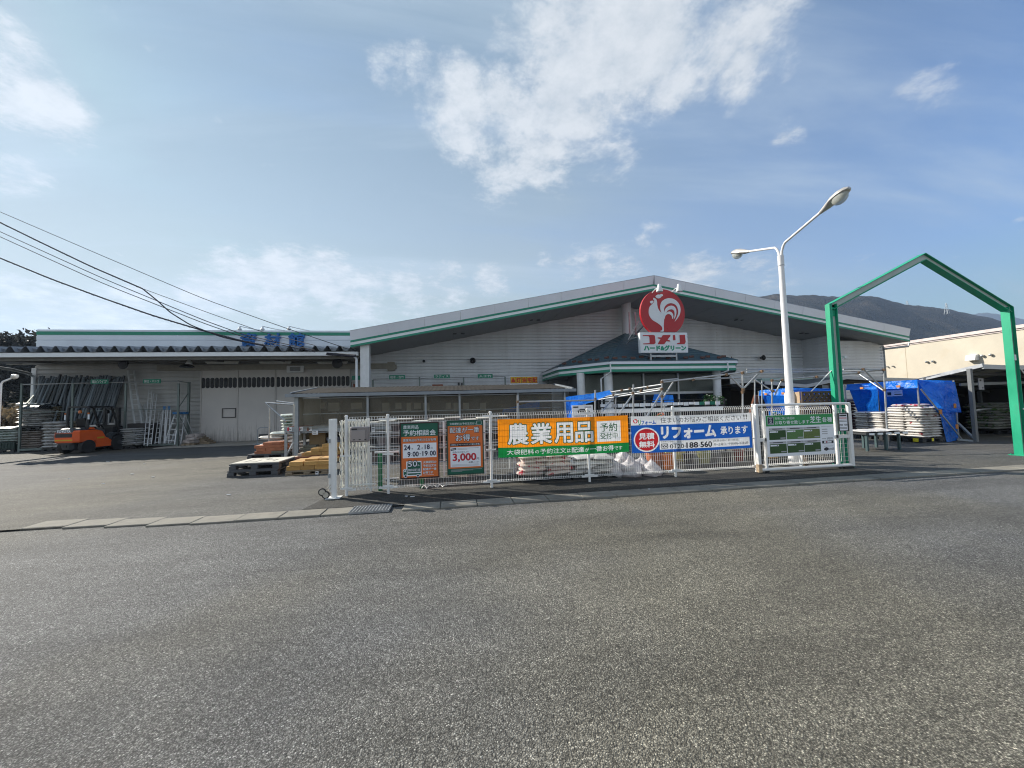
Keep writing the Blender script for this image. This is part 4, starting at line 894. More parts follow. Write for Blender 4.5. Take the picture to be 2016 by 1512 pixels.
one('mesh', FENCE, lambda b: (mesh_panel(b, sgx0+.06, sgx1-.45, SY+.05, .14, 1.42, .05, .002), mesh_panel(b, sgx1-.36, sgx1-.08, SY+.03, .12, 1.4, .09, .0022, [.16+.1*k for k in range(13)], False)), parent=sl_)
RUSTY = mat('rusty_paint', (.55, .42, .28), .7, var=.4, dirt=(.2, .09, .05), dthr=(.5, .6))
one('bottom_bracket', RUSTY, lambda b: (b.bbox(sgx0-.035, sgx0+.05, SY-.045, SY+.045, .02, .2, .006)), parent=sl_)
one('roller', DARK, lambda b: [b.lathe([(.045, -.02), (.045, .02)], (x, SY, .045), 14, ax='y') for x in (sgx0+.2, sgx1-.35)]+[b.box(sgx1-.28, sgx1-.02, SY-.04, SY+.04, .0, .035)], parent=sl_)
fr = frame_px(1507, 818.5, 1645, 893, 7.60); fr = (fr[0], fr[1], Vector((0, 0, -.9)), fr[3])
tb = thing('turf_sign', 'green and white turf price sign with six grass photos on the sliding gate', 'sign', tuple(fr[0]+fr[1]*.5+fr[2]))
TGR = mat('turf_sign_green', (.025, .29, .08), .4, var=.05)
def turf(name, c):
    m, nt, b = base(name); tc = node(nt, 'ShaderNodeTexCoord').outputs['Object']
    n = node(nt, 'ShaderNodeTexNoise', {'Vector': tc, 'Scale': 70., 'Detail': 6, 'Roughness': .8}).outputs[0]
    nt.links.new(mixc(nt, 1., (*c, 1), ramp(nt, n, [(.3, .35), (.7, 1.7)]), 'MULTIPLY'), b.inputs['Base Color']); b.inputs['Roughness'].default_value = .5; return m
TM = [PW, TGR, PN, INK, GREYP, turf('turf_print_dark', (.02, .07, .012)), turf('turf_print_fresh', (.09, .2, .06)), turf('turf_print_olive', (.12, .17, .04)), turf('turf_print_deep', (.035, .085, .02)), PR]
b = MB(); b.prism([b.pt(fr, u, v, 0) for u, v in ((0, 0), (1, 0), (1, 1), (0, 1))], (0, .008, 0), 0)
b.rect(fr, 0, 0, 1, .262, .001, 1); b.rect(fr, .025, .035, .11, .225, .002, 0); b.rect(fr, .029, .042, .106, .218, .003, 2); b.rect(fr, .055, .1, .08, .17, .004, 0); b.rect(fr, .06, .115, .075, .155, .005, 2); b.rect(fr, .045, .06, .09, .07, .004, 0); b.rect(fr, .04, .195, .095, .205, .004, 0)
b.text('売場に無い商品は', fr, .13, .045, .42, .11, .002, 0, .0); b.text('お取り寄せ致します', fr, .13, .135, .635, .225, .002, 0, .012); b.text('芝生', fr, .65, .05, .815, .215, .002, 0, .02); b.text('各種', fr, .83, .08, .98, .205, .002, 0, .01)
for i, u in enumerate((.035, .29, .54)):
    for j, v in enumerate((.31, .64)):
        u1 = u+.245; b.rect(fr, u, v, u1, v+.045, .001, 4); b.rect(fr, u+.05, v+.015, u1-.05, v+.032, .002, 3); b.rect(fr, u, v+.055, u1, v+.285, .001, [5, 6, 7, 8, 8, 8][i+3*j])
        b.rect(fr, u+.01, v+.075, u+.13, v+.11, .002, 0); b.rect(fr, u+.1, v+.083, u+.115, v+.1, .003, 3); b.rect(fr, u+.16, v+.235, u1-.01, v+.262, .002, 4)
b.rect(fr, .81, .31, .98, .318, .002, 4)
for k in range(3): b.rect(fr, .815, .375+.055*k, .9, .395+.055*k, .002, 4)
b.text('5月5日', fr, .885, .59, .975, .645, .002, 3, .0); b.rect(fr, .81, .61, .87, .625, .002, 4)
b.rect(fr, .81, .67, .98, .735, .002, 3); b.rect(fr, .835, .685, .95, .72, .003, 0); b.rect(fr, .87, .685, .885, .72, .004, 9)
b.poly(fr, [(.83, .86), (.865, .83), (.9, .85), (.9, .895), (.865, .92), (.83, .9)], .002, 3); b.text('20袋', fr, .905, .845, .985, .905, .002, 3, 0); b.rect(fr, .83, .8, .97, .81, .002, 4)
b.obj('print_panel', TM, parent=tb)
fr = frame_px(1649, 813.5, 1671, 848.5, 7.62)
tb = board(fr, 'notice', 'small black-framed white notice on the right end of the sliding gate', BLACKP, .018)
b = MB(); b.rect(fr, .03, .02, .97, .98, 0, 0); b.rect(fr, .15, .1, .85, .18, .001, 1); b.text('900', fr, .1, .6, .46, .7, .001, 1, .01); b.text('700', fr, .54, .6, .9, .7, .001, 1, .01)
for v, m_ in ((.24, 2), (.29, 2), (.38, 1), (.45, 1), (.78, 1), (.84, 1)): b.rect(fr, .12, v, .86, v+.022, .001, m_)
b.obj('print', [PW, INK, PR], parent=tb)
# ------------------------------------------------------------------ green gabled gateway
GYg = 7.97
def pz(x, y): return P(x, y, GYg)
gl, ga, gr_ = pz(1630, 597), pz(1815, 500), pz(1990, 607)
gg = thing('gateway_arch', 'tall green steel gateway with a gabled top over the yard entrance', 'gateway', ((gl.x+gr_.x)/2, GYg, 0))
FW, DP, TH = .17, .16, .012       # flange width, section depth, plate
def post_h(b1, b2, x, z, s):
    # flanges face left/right, web faces the road
    for xx in (x, x+DP-TH): b1.box(xx, xx+TH, GYg-FW/2, GYg+FW/2, 0, z)
    b2.box(x+TH, x+DP-TH, GYg-.02, GYg+.02, 0, z-.02)
for x, s in ((gl.x, 1), (gr_.x-DP-.05, -1)):
    fl, wb = MB(), MB(); post_h(fl, wb, x, (gl.z+gr_.z)/2, s); p = fl.obj('gate_post', GATEG, parent=gg); wb.obj('web', WEBG, parent=p)
xl, xr, ze, zp = gl.x, gr_.x-.05, (gl.z+gr_.z)/2, ga.z
for a, c in (((xl, ze), (ga.x, zp)), ((xr, ze), (ga.x, zp))):
    dx, dz = c[0]-a[0], c[1]-a[1]; L = hypot(dx, dz); nx_, nz_ = -dz/L, dx/L
    if nz_ < 0: nx_, nz_ = -nx_, -nz_
    fl, wb = MB(), MB()
    for o_ in (0, -(DP-TH)): fl.prism([(a[0]+nx_*o_, GYg-FW/2, a[1]+nz_*o_), (c[0], GYg-FW/2, c[1]+o_/nz_), (c[0], GYg-FW/2, c[1]+(o_-TH)/nz_), (a[0]+nx_*(o_-TH), GYg-FW/2, a[1]+nz_*(o_-TH))], (0, FW, 0))
    o_ = -TH-.002; wb.prism([(a[0]+nx_*o_, GYg-.02, a[1]+nz_*o_), (c[0], GYg-.02, c[1]+o_/nz_), (c[0], GYg-.02, c[1]-(DP-TH)/nz_), (a[0]-nx_*(DP-TH), GYg-.02, a[1]-nz_*(DP-TH))], (0, .04, 0))
    p = fl.obj('gate_rafter', GATEG, parent=gg); wb.obj('web', WEBG, parent=p)
BOLT = STEEL
for x in (gl.x, gr_.x-DP-.05): one('base_plate', GATEG, lambda b: (b.box(x-.07, x+DP+.07, GYg-.16, GYg+.16, .0, .016), [b.lathe([(.014, .016), (.014, .04)], (x+dx, GYg+dy, 0), 6) for dx in (-.04, DP+.04) for dy in (-.12, .12)]), parent=gg)
for x, z_ in ((xl, ze), (xr-DP, ze)): one('splice_plate', GATEG, lambda b: (b.box(x+.02, x+DP-.02, GYg-.035, GYg-.02, z_-.3, z_-.08), [b.lathe([(.01, -.042), (.01, -.03)], (x+.05+.06*i, GYg, z_-.26+.06*j), 6, ax='y') for i in range(2) for j in range(3)]), parent=gg)
k0, k1 = P(1663, 703, GYg-.06), P(1572, 796, 8.25)
one('stay_rod', WHITE, lambda b: (b.tube([k0, k1], .012, 6), b.tube([k0.lerp(k1, .78), k0.lerp(k1, .95)], .03, 6), b.box(k0.x-.02, k0.x+.06, k0.y-.02, k0.y+.04, k0.z-.03, k0.z+.03), b.box(k1.x-.06, k1.x+.02, 8.2, 8.3, 0, k1.z+.02)), parent=gg)
k2 = P(1994, 702, GYg-.05)
one('stay_rod', WHITE, lambda b: (b.tube([k2, k2+Vector((2.2, .5, -1.7))], .012, 6), b.box(k2.x-.02, k2.x+.08, k2.y-.02, k2.y+.04, k2.z-.1, k2.z+.05)), parent=gg)
one('hinge', FENCE, lambda b: [b.lathe([(.025, -.05), (.025, .05)], (gr_.x+.03, GYg-.08, z), 10) or b.box(gr_.x-.08, gr_.x+.05, GYg-.095, GYg-.08, z-.02, z+.02) for z in (.22, .75, 1.2)], parent=gg)
lx = gr_.x+.07
lf = thing('gate_leaf', 'white framed mesh gate leaf hinged on the right green gatepost at the picture edge', 'gate', (lx, GYg, 0))
one('frame', FENCE, lambda b: (b.bbox(lx, lx+.09, GYg-.12, GYg-.04, .05, 1.5, .006), b.bbox(lx+2.4, lx+2.49, GYg-.12, GYg-.04, .05, 1.5, .006), b.box(lx+.09, lx+2.4, GYg-.11, GYg-.05, 1.42, 1.49), b.box(lx+.09, lx+2.4, GYg-.11, GYg-.05, .06, .13), b.box(lx+.09, lx+2.4, GYg-.1, GYg-.06, .72, .79)), parent=lf)
one('mesh', FENCE, lambda b: mesh_panel(b, lx+.1, lx+2.39, GYg-.08, .13, 1.42, .05, .002, None, False), parent=lf)
# ------------------------------------------------------------------ double street lamp
lpx, lpy = 8.27, 8.42
LP = mat('lamp_post_paint', (.74, .73, .74), .35, var=.08, dirt=(.5, .47, .44), dthr=(.66, .9))
HEAD = mat('lamp_head_metal', (.55, .53, .5), .4, .3, var=.2)
LENS = glass('lamp_lens', (.6, .62, .58), .15, .55)
sl2 = thing('street_lamp', 'tall white street lamp with two curved arms behind the fence', 'street lamp', (lpx, lpy, 0))
zc = P(1546, 775, lpy).z; zt = P(1540, 505, lpy).z
one('pole', LP, lambda b: b.lathe([(.115, 0), (.115, zc-.02), (.082, zc+.06), (.062, zt-.25), (.062, zt-.24), (.07, zt-.24), (.07, zt+.02), (.05, zt+.03)], (lpx, lpy, 0), 16), parent=sl2, smooth=True)
one('access_band', STEEL, lambda b: b.lathe([(.071, -.012), (.071, .0)], (lpx, lpy, zt-.23), 16), parent=sl2)
for s in (1, -1):
    hd = G(1442, 507, 5.83) if s == 1 else G(1672, 379, 5.83)
    d = (Vector((hd.x-lpx, hd.y-lpy, 0))).normalized(); L = hypot(hd.x-lpx, hd.y-lpy)-.62; q0 = Vector((lpx, lpy, zt))
    pts = [q0-Vector((0, 0, .1))]+[q0+d*(.035+.22*(1-cos(t)))+Vector((0, 0, .32*sin(t)*1.0)) for t in (0.0, .4, .8, 1.15)]
    last = pts[-1]; end = Vector((lpx, lpy, 0))+d*L; end.z = 5.76; pts += [last.lerp(end, k) for k in (.25, .6, 1)]
    one('arm', LP, lambda b: b.tube(pts, .03, 10), parent=sl2, smooth=True)
    ax = (end-pts[-2]).normalized(); sd = ax.cross(Vector((0, 0, 1))).normalized(); up = sd.cross(ax)
    hb = MB(); rings = []
    for k, (t_, w_, h0, h1) in enumerate(((-.06, .035, -.035, .035), (.02, .05, -.045, .05), (.14, .085, -.055, .075), (.3, .13, -.03, .11), (.46, .135, -.02, .115), (.58, .1, -.02, .09), (.65, .04, -.015, .04))):
        c = end+ax*t_; n = 14
        rings.append([c+sd*w_*cos(2*pi*i/n)+up*((h1 if sin(2*pi*i/n) > 0 else -h0)*sin(2*pi*i/n)) for i in range(n)])
    hb.loft(rings); h_ = hb.obj('lamp_head', HEAD, parent=sl2, smooth=True)
    lb_ = MB(); rings = []
    for k in range(7):
        a = pi*k/12*1.0; rings.append([end+ax*(.42+.175*cos(a)*cos(2*pi*i/16))+sd*.118*cos(a)*sin(2*pi*i/16)-up*(.02+.15*sin(a)) for i in range(16)])
    lb_.loft(rings); lb_.obj('lens', LENS, parent=h_, smooth=True)
    one('bulb', mat('frosted_bulb', (.75, .74, .68), .3), lambda b: b.tube([end+ax*.3-up*.05, end+ax*.46-up*.06], [.035, .045], 10), parent=h_, smooth=True)
# small street lamp far left
a = P(33, 744, 28); p_ = P(1, 780, 28)
t = thing('street_lamp', 'small cream street lamp far off at the left edge of the picture', 'street lamp', (p_.x, 28, 0))
one('pole', LP, lambda b: b.tube([(p_.x, 28, 0), (p_.x, 28, P(1, 756, 28).z), P(6, 751, 28), P(24, 744, 28)], .05, 8), parent=t, smooth=True)
one('lamp_head', HEAD, lambda b: b.tube([P(23, 744, 28), P(27, 741.5, 28), P(31, 742, 28), P(33.5, 744.5, 28)], [.06, .16, .17, .05], 10), parent=t, smooth=True)
# ------------------------------------------------------------------ overhead cables
CBL = mat('cable_sheath', (.02, .018, .03), .6)
def cable(pts, r, lab, wrap=False, Y0=28., Y1=19.7):
    r *= 2.0
    n = len(pts); pp_ = []
    for i in range(n-1):
        for k in range(6):
            t = (i+k/6)/(n-1); x = pts[i][0]+(pts[i+1][0]-pts[i][0])*k/6; y = pts[i][1]+(pts[i+1][1]-pts[i][1])*k/6
            pp_.append((x, y, t))
    pp_.append((*pts[-1], 1.)); X0 = pts[0][0]; X1 = pts[-1][0]
    w3 = [P(x, y, Y0+(Y1-Y0)*(x-X0)/(X1-X0)) for x, y, t in pp_]
    if pts[0][0] == 0: w3 = [w3[0]+(w3[0]-w3[1])*6]+w3
    sm = [w3[0]]+[(w3[i-1]+w3[i]*2+w3[i+1])/4 for i in range(1, len(w3)-1)]+[w3[-1]]
    b = MB(); b.tube(sm, r, 6)
    if wrap:
        hel = []
        for i in range(len(sm)-1):
            for k in range(8):
                p = sm[i].lerp(sm[i+1], k/8); a_ = (i*8+k)*1.1; hel.append(p+Vector((0, cos(a_), sin(a_)))*r*(1.15+.5*mnoise.noise(p*2)))
        b.tube(hel, r*.22, 4)
    b.obj('overhead_cable', CBL, smooth=True, label=lab, cat='cable', group='overhead cables to the annex')
cable([(0, 417), (200, 503), (400, 588), (560, 645), (700, 692)], .009, 'thinnest and topmost of the overhead cables at left')
cable([(0, 438), (90, 482), (180, 525), (280, 568)], .02, 'thick wrapped overhead cable, second from the top, that forks near its right end', True, Y1=24.7)
cable([(280, 568), (310, 592), (335, 615), (375, 640), (440, 665), (560, 689), (700, 699)], .016, 'cable pair dropping from the fork down to the annex canopy', False, 24.7)
cable([(280, 568), (400, 612), (520, 655), (620, 680)], .008, 'fine wire continuing past the fork over the blue characters', False, 24.7)
cable([(0, 456), (200, 547), (400, 630), (480, 659), (620, 690)], .011, 'upper of the two plain thin overhead cables between the thick ones')
cable([(0, 466), (200, 557), (400, 636), (480, 664), (620, 693)], .011, 'lower of the two plain thin overhead cables between the thick ones')
cable([(0, 508), (100, 549), (200, 586), (300, 621), (400, 651), (480, 672), (590, 693), (700, 702)], .021, 'thickest and lowest wrapped overhead cable at left', True)
# ================================================================== goods: sacks, pallets, blocks
def sackmat(name, c, prt=None, thr=.58, sc=5., rough=.4, rnd=.12):
    if name in _M: return _M[name]
    m, nt, b = base(name)
    tc = node(nt, 'ShaderNodeTexCoord').outputs['Object']; oi = node(nt, 'ShaderNodeObjectInfo').outputs['Random']
    n = node(nt, 'ShaderNodeTexNoise', {'Vector': tc, 'Scale': sc, 'Detail': 3, 'W': mth(nt, 'MULTIPLY', oi, 40.)}, noise_dimensions='4D').outputs[0]
    col = mixc(nt, 0., (*c, 1), (*c, 1))
    if prt: col = mixc(nt, ramp(nt, n, [(thr, 0), (thr+.02, 1)]), (*c, 1), (*prt, 1))
    col = mixc(nt, 1., col, ramp(nt, oi, [(0, 1-rnd), (1, 1+rnd)]), 'MULTIPLY')
    nt.links.new(col, b.inputs['Base Color']); b.inputs['Roughness'].default_value = rough
    w_ = node(nt, 'ShaderNodeTexNoise', {'Vector': tc, 'Scale': 14., 'Detail': 5, 'Distortion': 1.}).outputs[0]
    nt.links.new(node(nt, 'ShaderNodeBump', {'Height': w_, 'Strength': .35, 'Distance': .012}).outputs[0], b.inputs['Normal'])
    _M[name] = m; return m
_B = {}
def sack_mesh(bx, by, bz, mt, var):
    k = (bx, by, bz, mt.name, var)
    if k in _B: return _B[k]
    b = MB(); nu, nv = 12, 8; rd = random.Random(var*7+3)
    for side in (1, -1):
        vs = []
        for j in range(nv+1):
            for i in range(nu+1):
                u, v = 2*i/nu-1, 2*j/nv-1
                e = (max(0, 1-abs(u)**7))**.5*(max(0, 1-abs(v)**7))**.5
                wob = mnoise.noise(Vector((u*2.2+var*9, v*2+side, var*3)))
                x = u*bx/2*(1-.05*(1-abs(v))*0-.04*abs(v)**3); y = v*by/2*(1-.04*abs(u)**3)
                sg_ = .02*mnoise.noise(Vector((u*1.5, v*1.5, var*5+40)))
                vs.append((x, y, bz/2+side*bz*.47*e*(1+.13*wob)+.5*sg_+bz*.06*mnoise.noise(Vector((u*4, v*4, var)))*(1-e)))
        q = [(j*(nu+1)+i, j*(nu+1)+i+1, (j+1)*(nu+1)+i+1, (j+1)*(nu+1)+i) for j in range(nv) for i in range(nu)]
        b.add(vs, q if side == 1 else [tuple(reversed(f)) for f in q])
    o = b.obj('sack', mt, local=True, smooth=2); me = o.data; bpy.data.objects.remove(o); _B[k] = me; return me
def sack(bx, by, bz, mt, loc, rz, label, group, tilt=.02, name='sack', cat='sack'):
    o = bpy.data.objects.new(name, sack_mesh(bx, by, bz, mt, random.randrange(5))); COL.objects.link(o)
    o.location = loc; o.rotation_euler = (random.uniform(-tilt, tilt), random.uniform(-tilt, tilt), rz+random.uniform(-.05, .05))
    return tag(o, label, cat, group)
def sacks(x0, x1, y0, y1, z0, nx, ny, nl, bz, mt, label, group, top=None, jit=.03, tilt=.02):
    bx, by = (x1-x0)/nx*1.06, (y1-y0)/ny*1.04; bx, by = round(bx, 2), round(by, 2)
    for l in range(nl):
        for j in range(ny):
            for i in range(nx):
                last = top and l == nl-1 and i == 0 and j == 0
                sack(bx, by, bz, mt, (x0+(i+.5)*(x1-x0)/nx+random.uniform(-jit, jit)+(jit if l % 2 else -jit), y0+(j+.5)*(y1-y0)/ny+random.uniform(-jit, jit), z0+l*bz*.98), 0, top if last else label, None if last else group, tilt)
PLG = mat('grey_plastic_pallet', (.075, .08, .088), .55, var=.2, dirt=(.2, .19, .17), dthr=(.6, .85)); PLK = mat('black_plastic_pallet', (.025, .027, .03), .55, var=.2); PLW = mat('pale_board', (.58, .55, .47), .7, var=.15, scale=3)
WOODP = mat('weathered_pallet_wood', (.28, .22, .15), .8, var=.3, scale=3, stretch=(1, 6, 6), bump=.4)
def pallet(x0, x1, y0, y1, z0, m, lab, group=None, h=.14, detail=True):
    t = thing('pallet', lab, 'pallet', ((x0+x1)/2, (y0+y1)/2, z0), group=group)
    one('deck', m, lambda b: [b.box(x0, x1, y0+(y1-y0)*k/7+.008, y0+(y1-y0)*(k+1)/7-.008, z0+h-.03, z0+h) for k in range(7)] and b.box(x0+.03, x1-.03, y0+.02, y1-.02, z0+h-.045, z0+h-.03), parent=t)
    one('bottom_deck', m, lambda b: [b.box(x0, x1, y, y+.12, z0, z0+.025) for y in (y0, (y0+y1)/2-.06, y1-.12)], parent=t)
    for i in range(3):
        for j in range(3):
            w_ = .16; x = x0+(x1-x0-w_)*i/2; y = y0+(y1-y0-w_)*j/2
            one('block', m, lambda b: b.bbox(x, x+w_, y, y+w_, z0+.025, z0+h-.045, .008), parent=t)
    return t
S_WHT = sackmat('sack_white', (.62, .6, .57), (.25, .02, .03), .66); S_GRY = sackmat('sack_grey', (.5, .5, .49), (.2, .2, .19), .6); S_TAN = sackmat('sack_taupe', (.38, .34, .31), (.24, .2, .18), .6)
S_BRN = sackmat('sack_brown', (.16, .135, .09), (.1, .09, .07), .6); S_GRN = sackmat('sack_pale_green', (.5, .55, .52), (.06, .16, .1), .6); S_PNK = sackmat('sack_pink_white', (.62, .55, .5), (.45, .04, .06), .57, 7.)
S_DRK = sackmat('sack_dark_red', (.1, .04, .04), (.2, .15, .13), .6); S_SHD = sackmat('sack_olive_white', (.4, .4, .36), (.1, .2, .05), .56)
def xr(px0, px1, Y, y=860): return P(px0, y, Y).x, P(px1, y, Y).x
def zt(y, px, Y): return P(px, y, Y).z
# --- far left stacks
x0, x1 = xr(-22, 29, 22.3)
pallet(x0, x1, 22.3, 23.4, 0, PLK, 'black pallet under the dark crate at the far left edge of the yard')
one('crate', mat('dark_green_crate', (.015, .035, .03), .6), lambda b: (b.bbox(x0, x1, 22.3, 23.4, .14, .5, .02), [b.box(x0+.1+.12*k, x0+.16+.12*k, 22.285, 22.3, .2, .46) for k in range(int((x1-x0-.2)/.12))]), label='dark ribbed crate under the pale green sacks at the left edge', cat='crate')
sacks(x0, x1, 22.3, 23.4, .5, 2, 1, 6, .125, S_GRN, 'pale green and white sack in the low stack at the far left edge', 'pale green sacks at the left edge')
x0, x1 = xr(31, 77, 22.4); hz_ = zt(838, 54, 22.4)
pallet(x0, x1, 22.4, 23.5, 0, PLK, 'black pallet under the lower half of the tall two-tier sack stack')
sacks(x0, x1, 22.4, 23.5, .14, 2, 1, 8, (zt(848, 54, 22.4)-.14)/8, S_TAN, 'taupe sack in the lower tier of the tall stack left of the forklift', 'taupe sacks in the lower tier')
zz_ = zt(846, 54, 22.4); pallet(x0, x1, 22.4, 23.5, zz_, PLK, 'black pallet between the two tiers of the tall sack stack')
sacks(x0, x1, 22.4, 23.5, zz_+.14, 2, 1, 9, (zt(803, 54, 22.4)-zz_-.14)/9, S_GRY, 'light grey sack in the upper tier of the tall stack left of the forklift', 'light grey sacks in the upper tier')
FILM = mat('dark_plastic_film', (.012, .014, .018), .25, var=.3, bump=.6, bscale=12); TOPW = mat('white_plastic_film', (.62, .64, .66), .3, bump=.5, bscale=10)
zz2 = zt(801, 54, 22.4)
for (px0, px1, Y, zc, lb) in ((32, 77, 22.4, zz2, 'crumpled plastic cover on top of the tall light grey sack stack'), (78, 112, 23.0, zt(797, 95, 23.0), 'crumpled dark plastic cover on top of the brown sack stack')):
    a, e = xr(px0, px1, Y); b = MB(); n = 10
    vs = [(a+(e-a)*i/n, Y+1.05*j/n, zc+.05*mnoise.noise(Vector((i*.9, j*.8, px0)))+(.05 if 0 < i < n and 0 < j < n else -.09)) for j in range(n+1) for i in range(n+1)]
    b.add(vs, [(j*(n+1)+i, j*(n+1)+i+1, (j+1)*(n+1)+i+1, (j+1)*(n+1)+i) for j in range(n) for i in range(n)]); b.obj('plastic_cover', FILM if px0 > 50 else [FILM], smooth=2, label=lb, cat='cover')
for px, py, Y in ((57, 795, 22.9), (88, 796, 23.3)):
    c = P(px, py, Y); sack(.8, .4, .14, sackmat('film_wad', (.6, .62, .6)), (c.x, Y, c.z-.1), .2, ('white wad of film lying on the tall light grey stack' if px < 60 else 'white wad of film lying on the brown sack stack'), None, .15, 'film_wad', 'plastic film')
x0, x1 = xr(78, 113, 23.0)
sacks(x0, x1, 22.55+.45, 23.6, zt(836, 95, 23), 2, 1, 8, (zt(799, 95, 23)-zt(836, 95, 23))/8, S_BRN, 'brown sack high up in the stack just left of the pipe rack', 'brown sacks left of the pipe rack')
x0, x1 = xr(80, 119, 22.1)
pallet(x0, x1, 22.1, 22.95, 0, PLK, 'black pallet behind the rear end of the forklift')
sacks(x0, x1, 22.1, 22.95, .14, 2, 1, 9, (zt(829, 100, 22.1)-.14)/9, S_GRY, 'grey sack in the stack right behind the forklift counterweight', 'grey sacks behind the forklift')
one('rack_support', PLK, lambda b: (b.box(x0, x1, 23.0, 23.6, 0, zt(836, 95, 23)-.0),), label='dark stacked pallets under the brown sacks beside the pipe rack', cat='pallets')
x0, x1 = xr(126, 155, 22.6); pallet(x0, x1, 22.6, 23.3, 0, PLK, 'black pallet hidden behind the forklift seat')
sacks(x0, x1, 22.6, 23.3, .14, 1, 1, 9, .145, S_BRN, 'olive brown sack in the narrow stack seen behind the forklift seat', 'olive sacks behind the forklift seat')
x0, x1 = xr(235, 265, 21.6)
pallet(x0, x1, 21.6, 22.4, 0, PLK, 'black pallet under the pale grey sacks in front of the forklift forks')
sacks(x0, x1, 21.6, 22.4, .14, 1, 1, 9, (zt(843, 250, 21.6)-.14)/9, S_GRY, 'pale grey sack in the stack in front of the forklift forks', 'pale grey sacks by the forks')
one('carton', mat('dark_carton', (.055, .05, .048), .8), lambda b: b.bbox(x0-.3, x1+.05, 22.45, 23.3, 0, zt(834, 250, 22.45), .02), label='dark flat-topped carton stack behind the pale grey sacks', cat='carton')
for i, (px, py) in enumerate(((218, 835), (197, 838))):
    c = P(px, py, 22.6); sack(.75, .5, .16, S_WHT, (c.x, 22.6, c.z-.1), 0, ('white sack lying right of the forklift mast' if i == 0 else 'white sack seen through the forklift mast'), None); one('stand', PLK, lambda b: b.bbox(c.x-.35, c.x+.35, 22.4, 22.85, 0, c.z-.1, .01), label=('dark stand under the white sack right of the mast' if i == 0 else 'dark stand under the white sack behind the mast'), cat='stand')
# --- pipe rack with PVC pipes
RK = mat('rack_steel_green_grey', (.16, .2, .19), .5, .4, var=.2); PVC = mat('pvc_pipe_grey', (.085, .108, .128), .4, var=.2, rnd=.75)
rk = thing('pipe_rack', 'grey steel rack with one long rail holding upright pipes and ladders along the annex wall', 'rack', (-16, 22.3, 0))
RY = 22.2; rp = [42, 143, 247, 351]
for px in rp: q = P(px, 756, RY); one('upright', RK, lambda b: b.box(q.x-.04, q.x+.04, RY, RY+.07, 0, q.z+.03), parent=rk)
q = P(371, 752, 23.2); one('upright', RK, lambda b: (b.box(q.x-.05, q.x+.05, 23.2, 23.3, 0, q.z),), parent=rk)
A_, B_ = P(42, 757, RY), P(351, 750, RY)
one('rail', GALV, lambda b: b.tube([A_+Vector((0, .03, 0)), B_+Vector((0, .03, 0))], .028, 8), parent=rk)
one('rail', RK, lambda b: (b.beam((A_.x, RY+.04, 1.9), (B_.x, RY+.04, 1.9), .03), b.beam(B_, (q.x, 23.2, B_.z-.03), .03), b.beam((B_.x, RY, 1.9), (q.x, 23.2, B_.z-.6), .03), b.beam((B_.x, RY, 1.7), (q.x, 23.2, .7), .03), b.beam((A_.x, RY+.04, .12), (B_.x, RY+.04, .12), .08, .1)), parent=rk)
q = P(60, 785, 23.0); one('brace', RK, lambda b: b.beam(P(52, 795, 22.6), P(72, 772, 23.6), .05), parent=rk)
pv = MB(); pv.tube([(0, 0, 0), (0, 0, 3.75)], .055, 8); po = pv.obj('pvc_pipe', PVC, local=True, smooth=True); first = True
for i in range(64):
    px = 82+166*(i+.5)/64+random.uniform(-1, 1); top = P(px, 737+random.uniform(-2, 6), 23.5); L = random.choice((3.75, 3.75, 3.7, 3.5))
    o = po if first else po.copy()
    if not first: COL.objects.link(o)
    first = False
    lean = random.uniform(.09, .2) if random.random() < .9 else random.uniform(-.15, .05); k = random.uniform(.7, 1.15)
    o.scale = (k, k, top.z/3.75/cos(lean)*random.uniform(.97, 1.)); o.rotation_euler = (-random.uniform(.13, .21), lean, 0)
    yb = 23.55-top.z*tan(-o.rotation_euler.x)-.1*k; o.location = (top.x-top.z*tan(lean), max(22.45, yb), 0)
    tag(o, 'long dark grey plastic pipe leaning among many in the rack on the annex wall', 'pipe', 'plastic pipes leaning in the rack')
SGN = mat('label_green', (.004, .2, .12), .45); SWT = mat('label_white', (.66, .72, .7), .5)
def label_sign(px0, py0, px1, py1, Y, txt, lab, u0=.08, u1=.92, sq=False):
    fr = frame_px(px0, py0, px1, py1, Y); b = MB()
    b.prism([b.pt(fr, u, v, 0) for u, v in ((0, 0), (1, 0), (1, 1), (0, 1))], (0, .02, 0), 0)
    b.text(txt, fr, u0, .18, u1, .82, .004, 1, .02); return b.obj('aisle_label', [SGN, SWT], label=lab, cat='sign')
label_sign(178.5, 747, 213, 755.5, RY-.06, '塩ビパイプ', 'green label with white characters on the rail in front of the plastic pipes')
label_sign(281.5, 746.5, 316, 754.5, RY-.06, '脚立・ハシゴ', 'green label with white characters on the rail above the leaning ladders')
# --- ladders
ALU = mat('aluminium', (.6, .62, .63), .4, .15, var=.12); BLUP = mat('blue_plastic_cap', (.01, .14, .36), .4)
def ladder(lab, tl, bl_, tr_, br_, Yt, Yb, n=11, r=.035, cap=False, m=ALU):
    a, b_, c, d = P(*tl, Yt), P(*bl_, Yb), P(*tr_, Yt+.05), P(*br_, Yb+.05)
    for p in (b_, d): p.z = max(0, p.z)
    t = thing('ladder', lab, 'ladder', tuple((b_+d)/2))
    one('rail', m, lambda k: k.beam(a, b_, r, r*2.2), parent=t); one('rail', m, lambda k: k.beam(c, d, r, r*2.2), parent=t)
    for i in range(n): f = (i+.7)/n; one('rung', m, lambda k: k.tube([a.lerp(b_, f), c.lerp(d, f)], .018, 6), parent=t)
    if cap: one('cap', BLUP, lambda k: (k.beam(a+Vector((0, -.03, .04)), c+Vector((0, -.03, .04)), .14, .2)), parent=t)
    return t
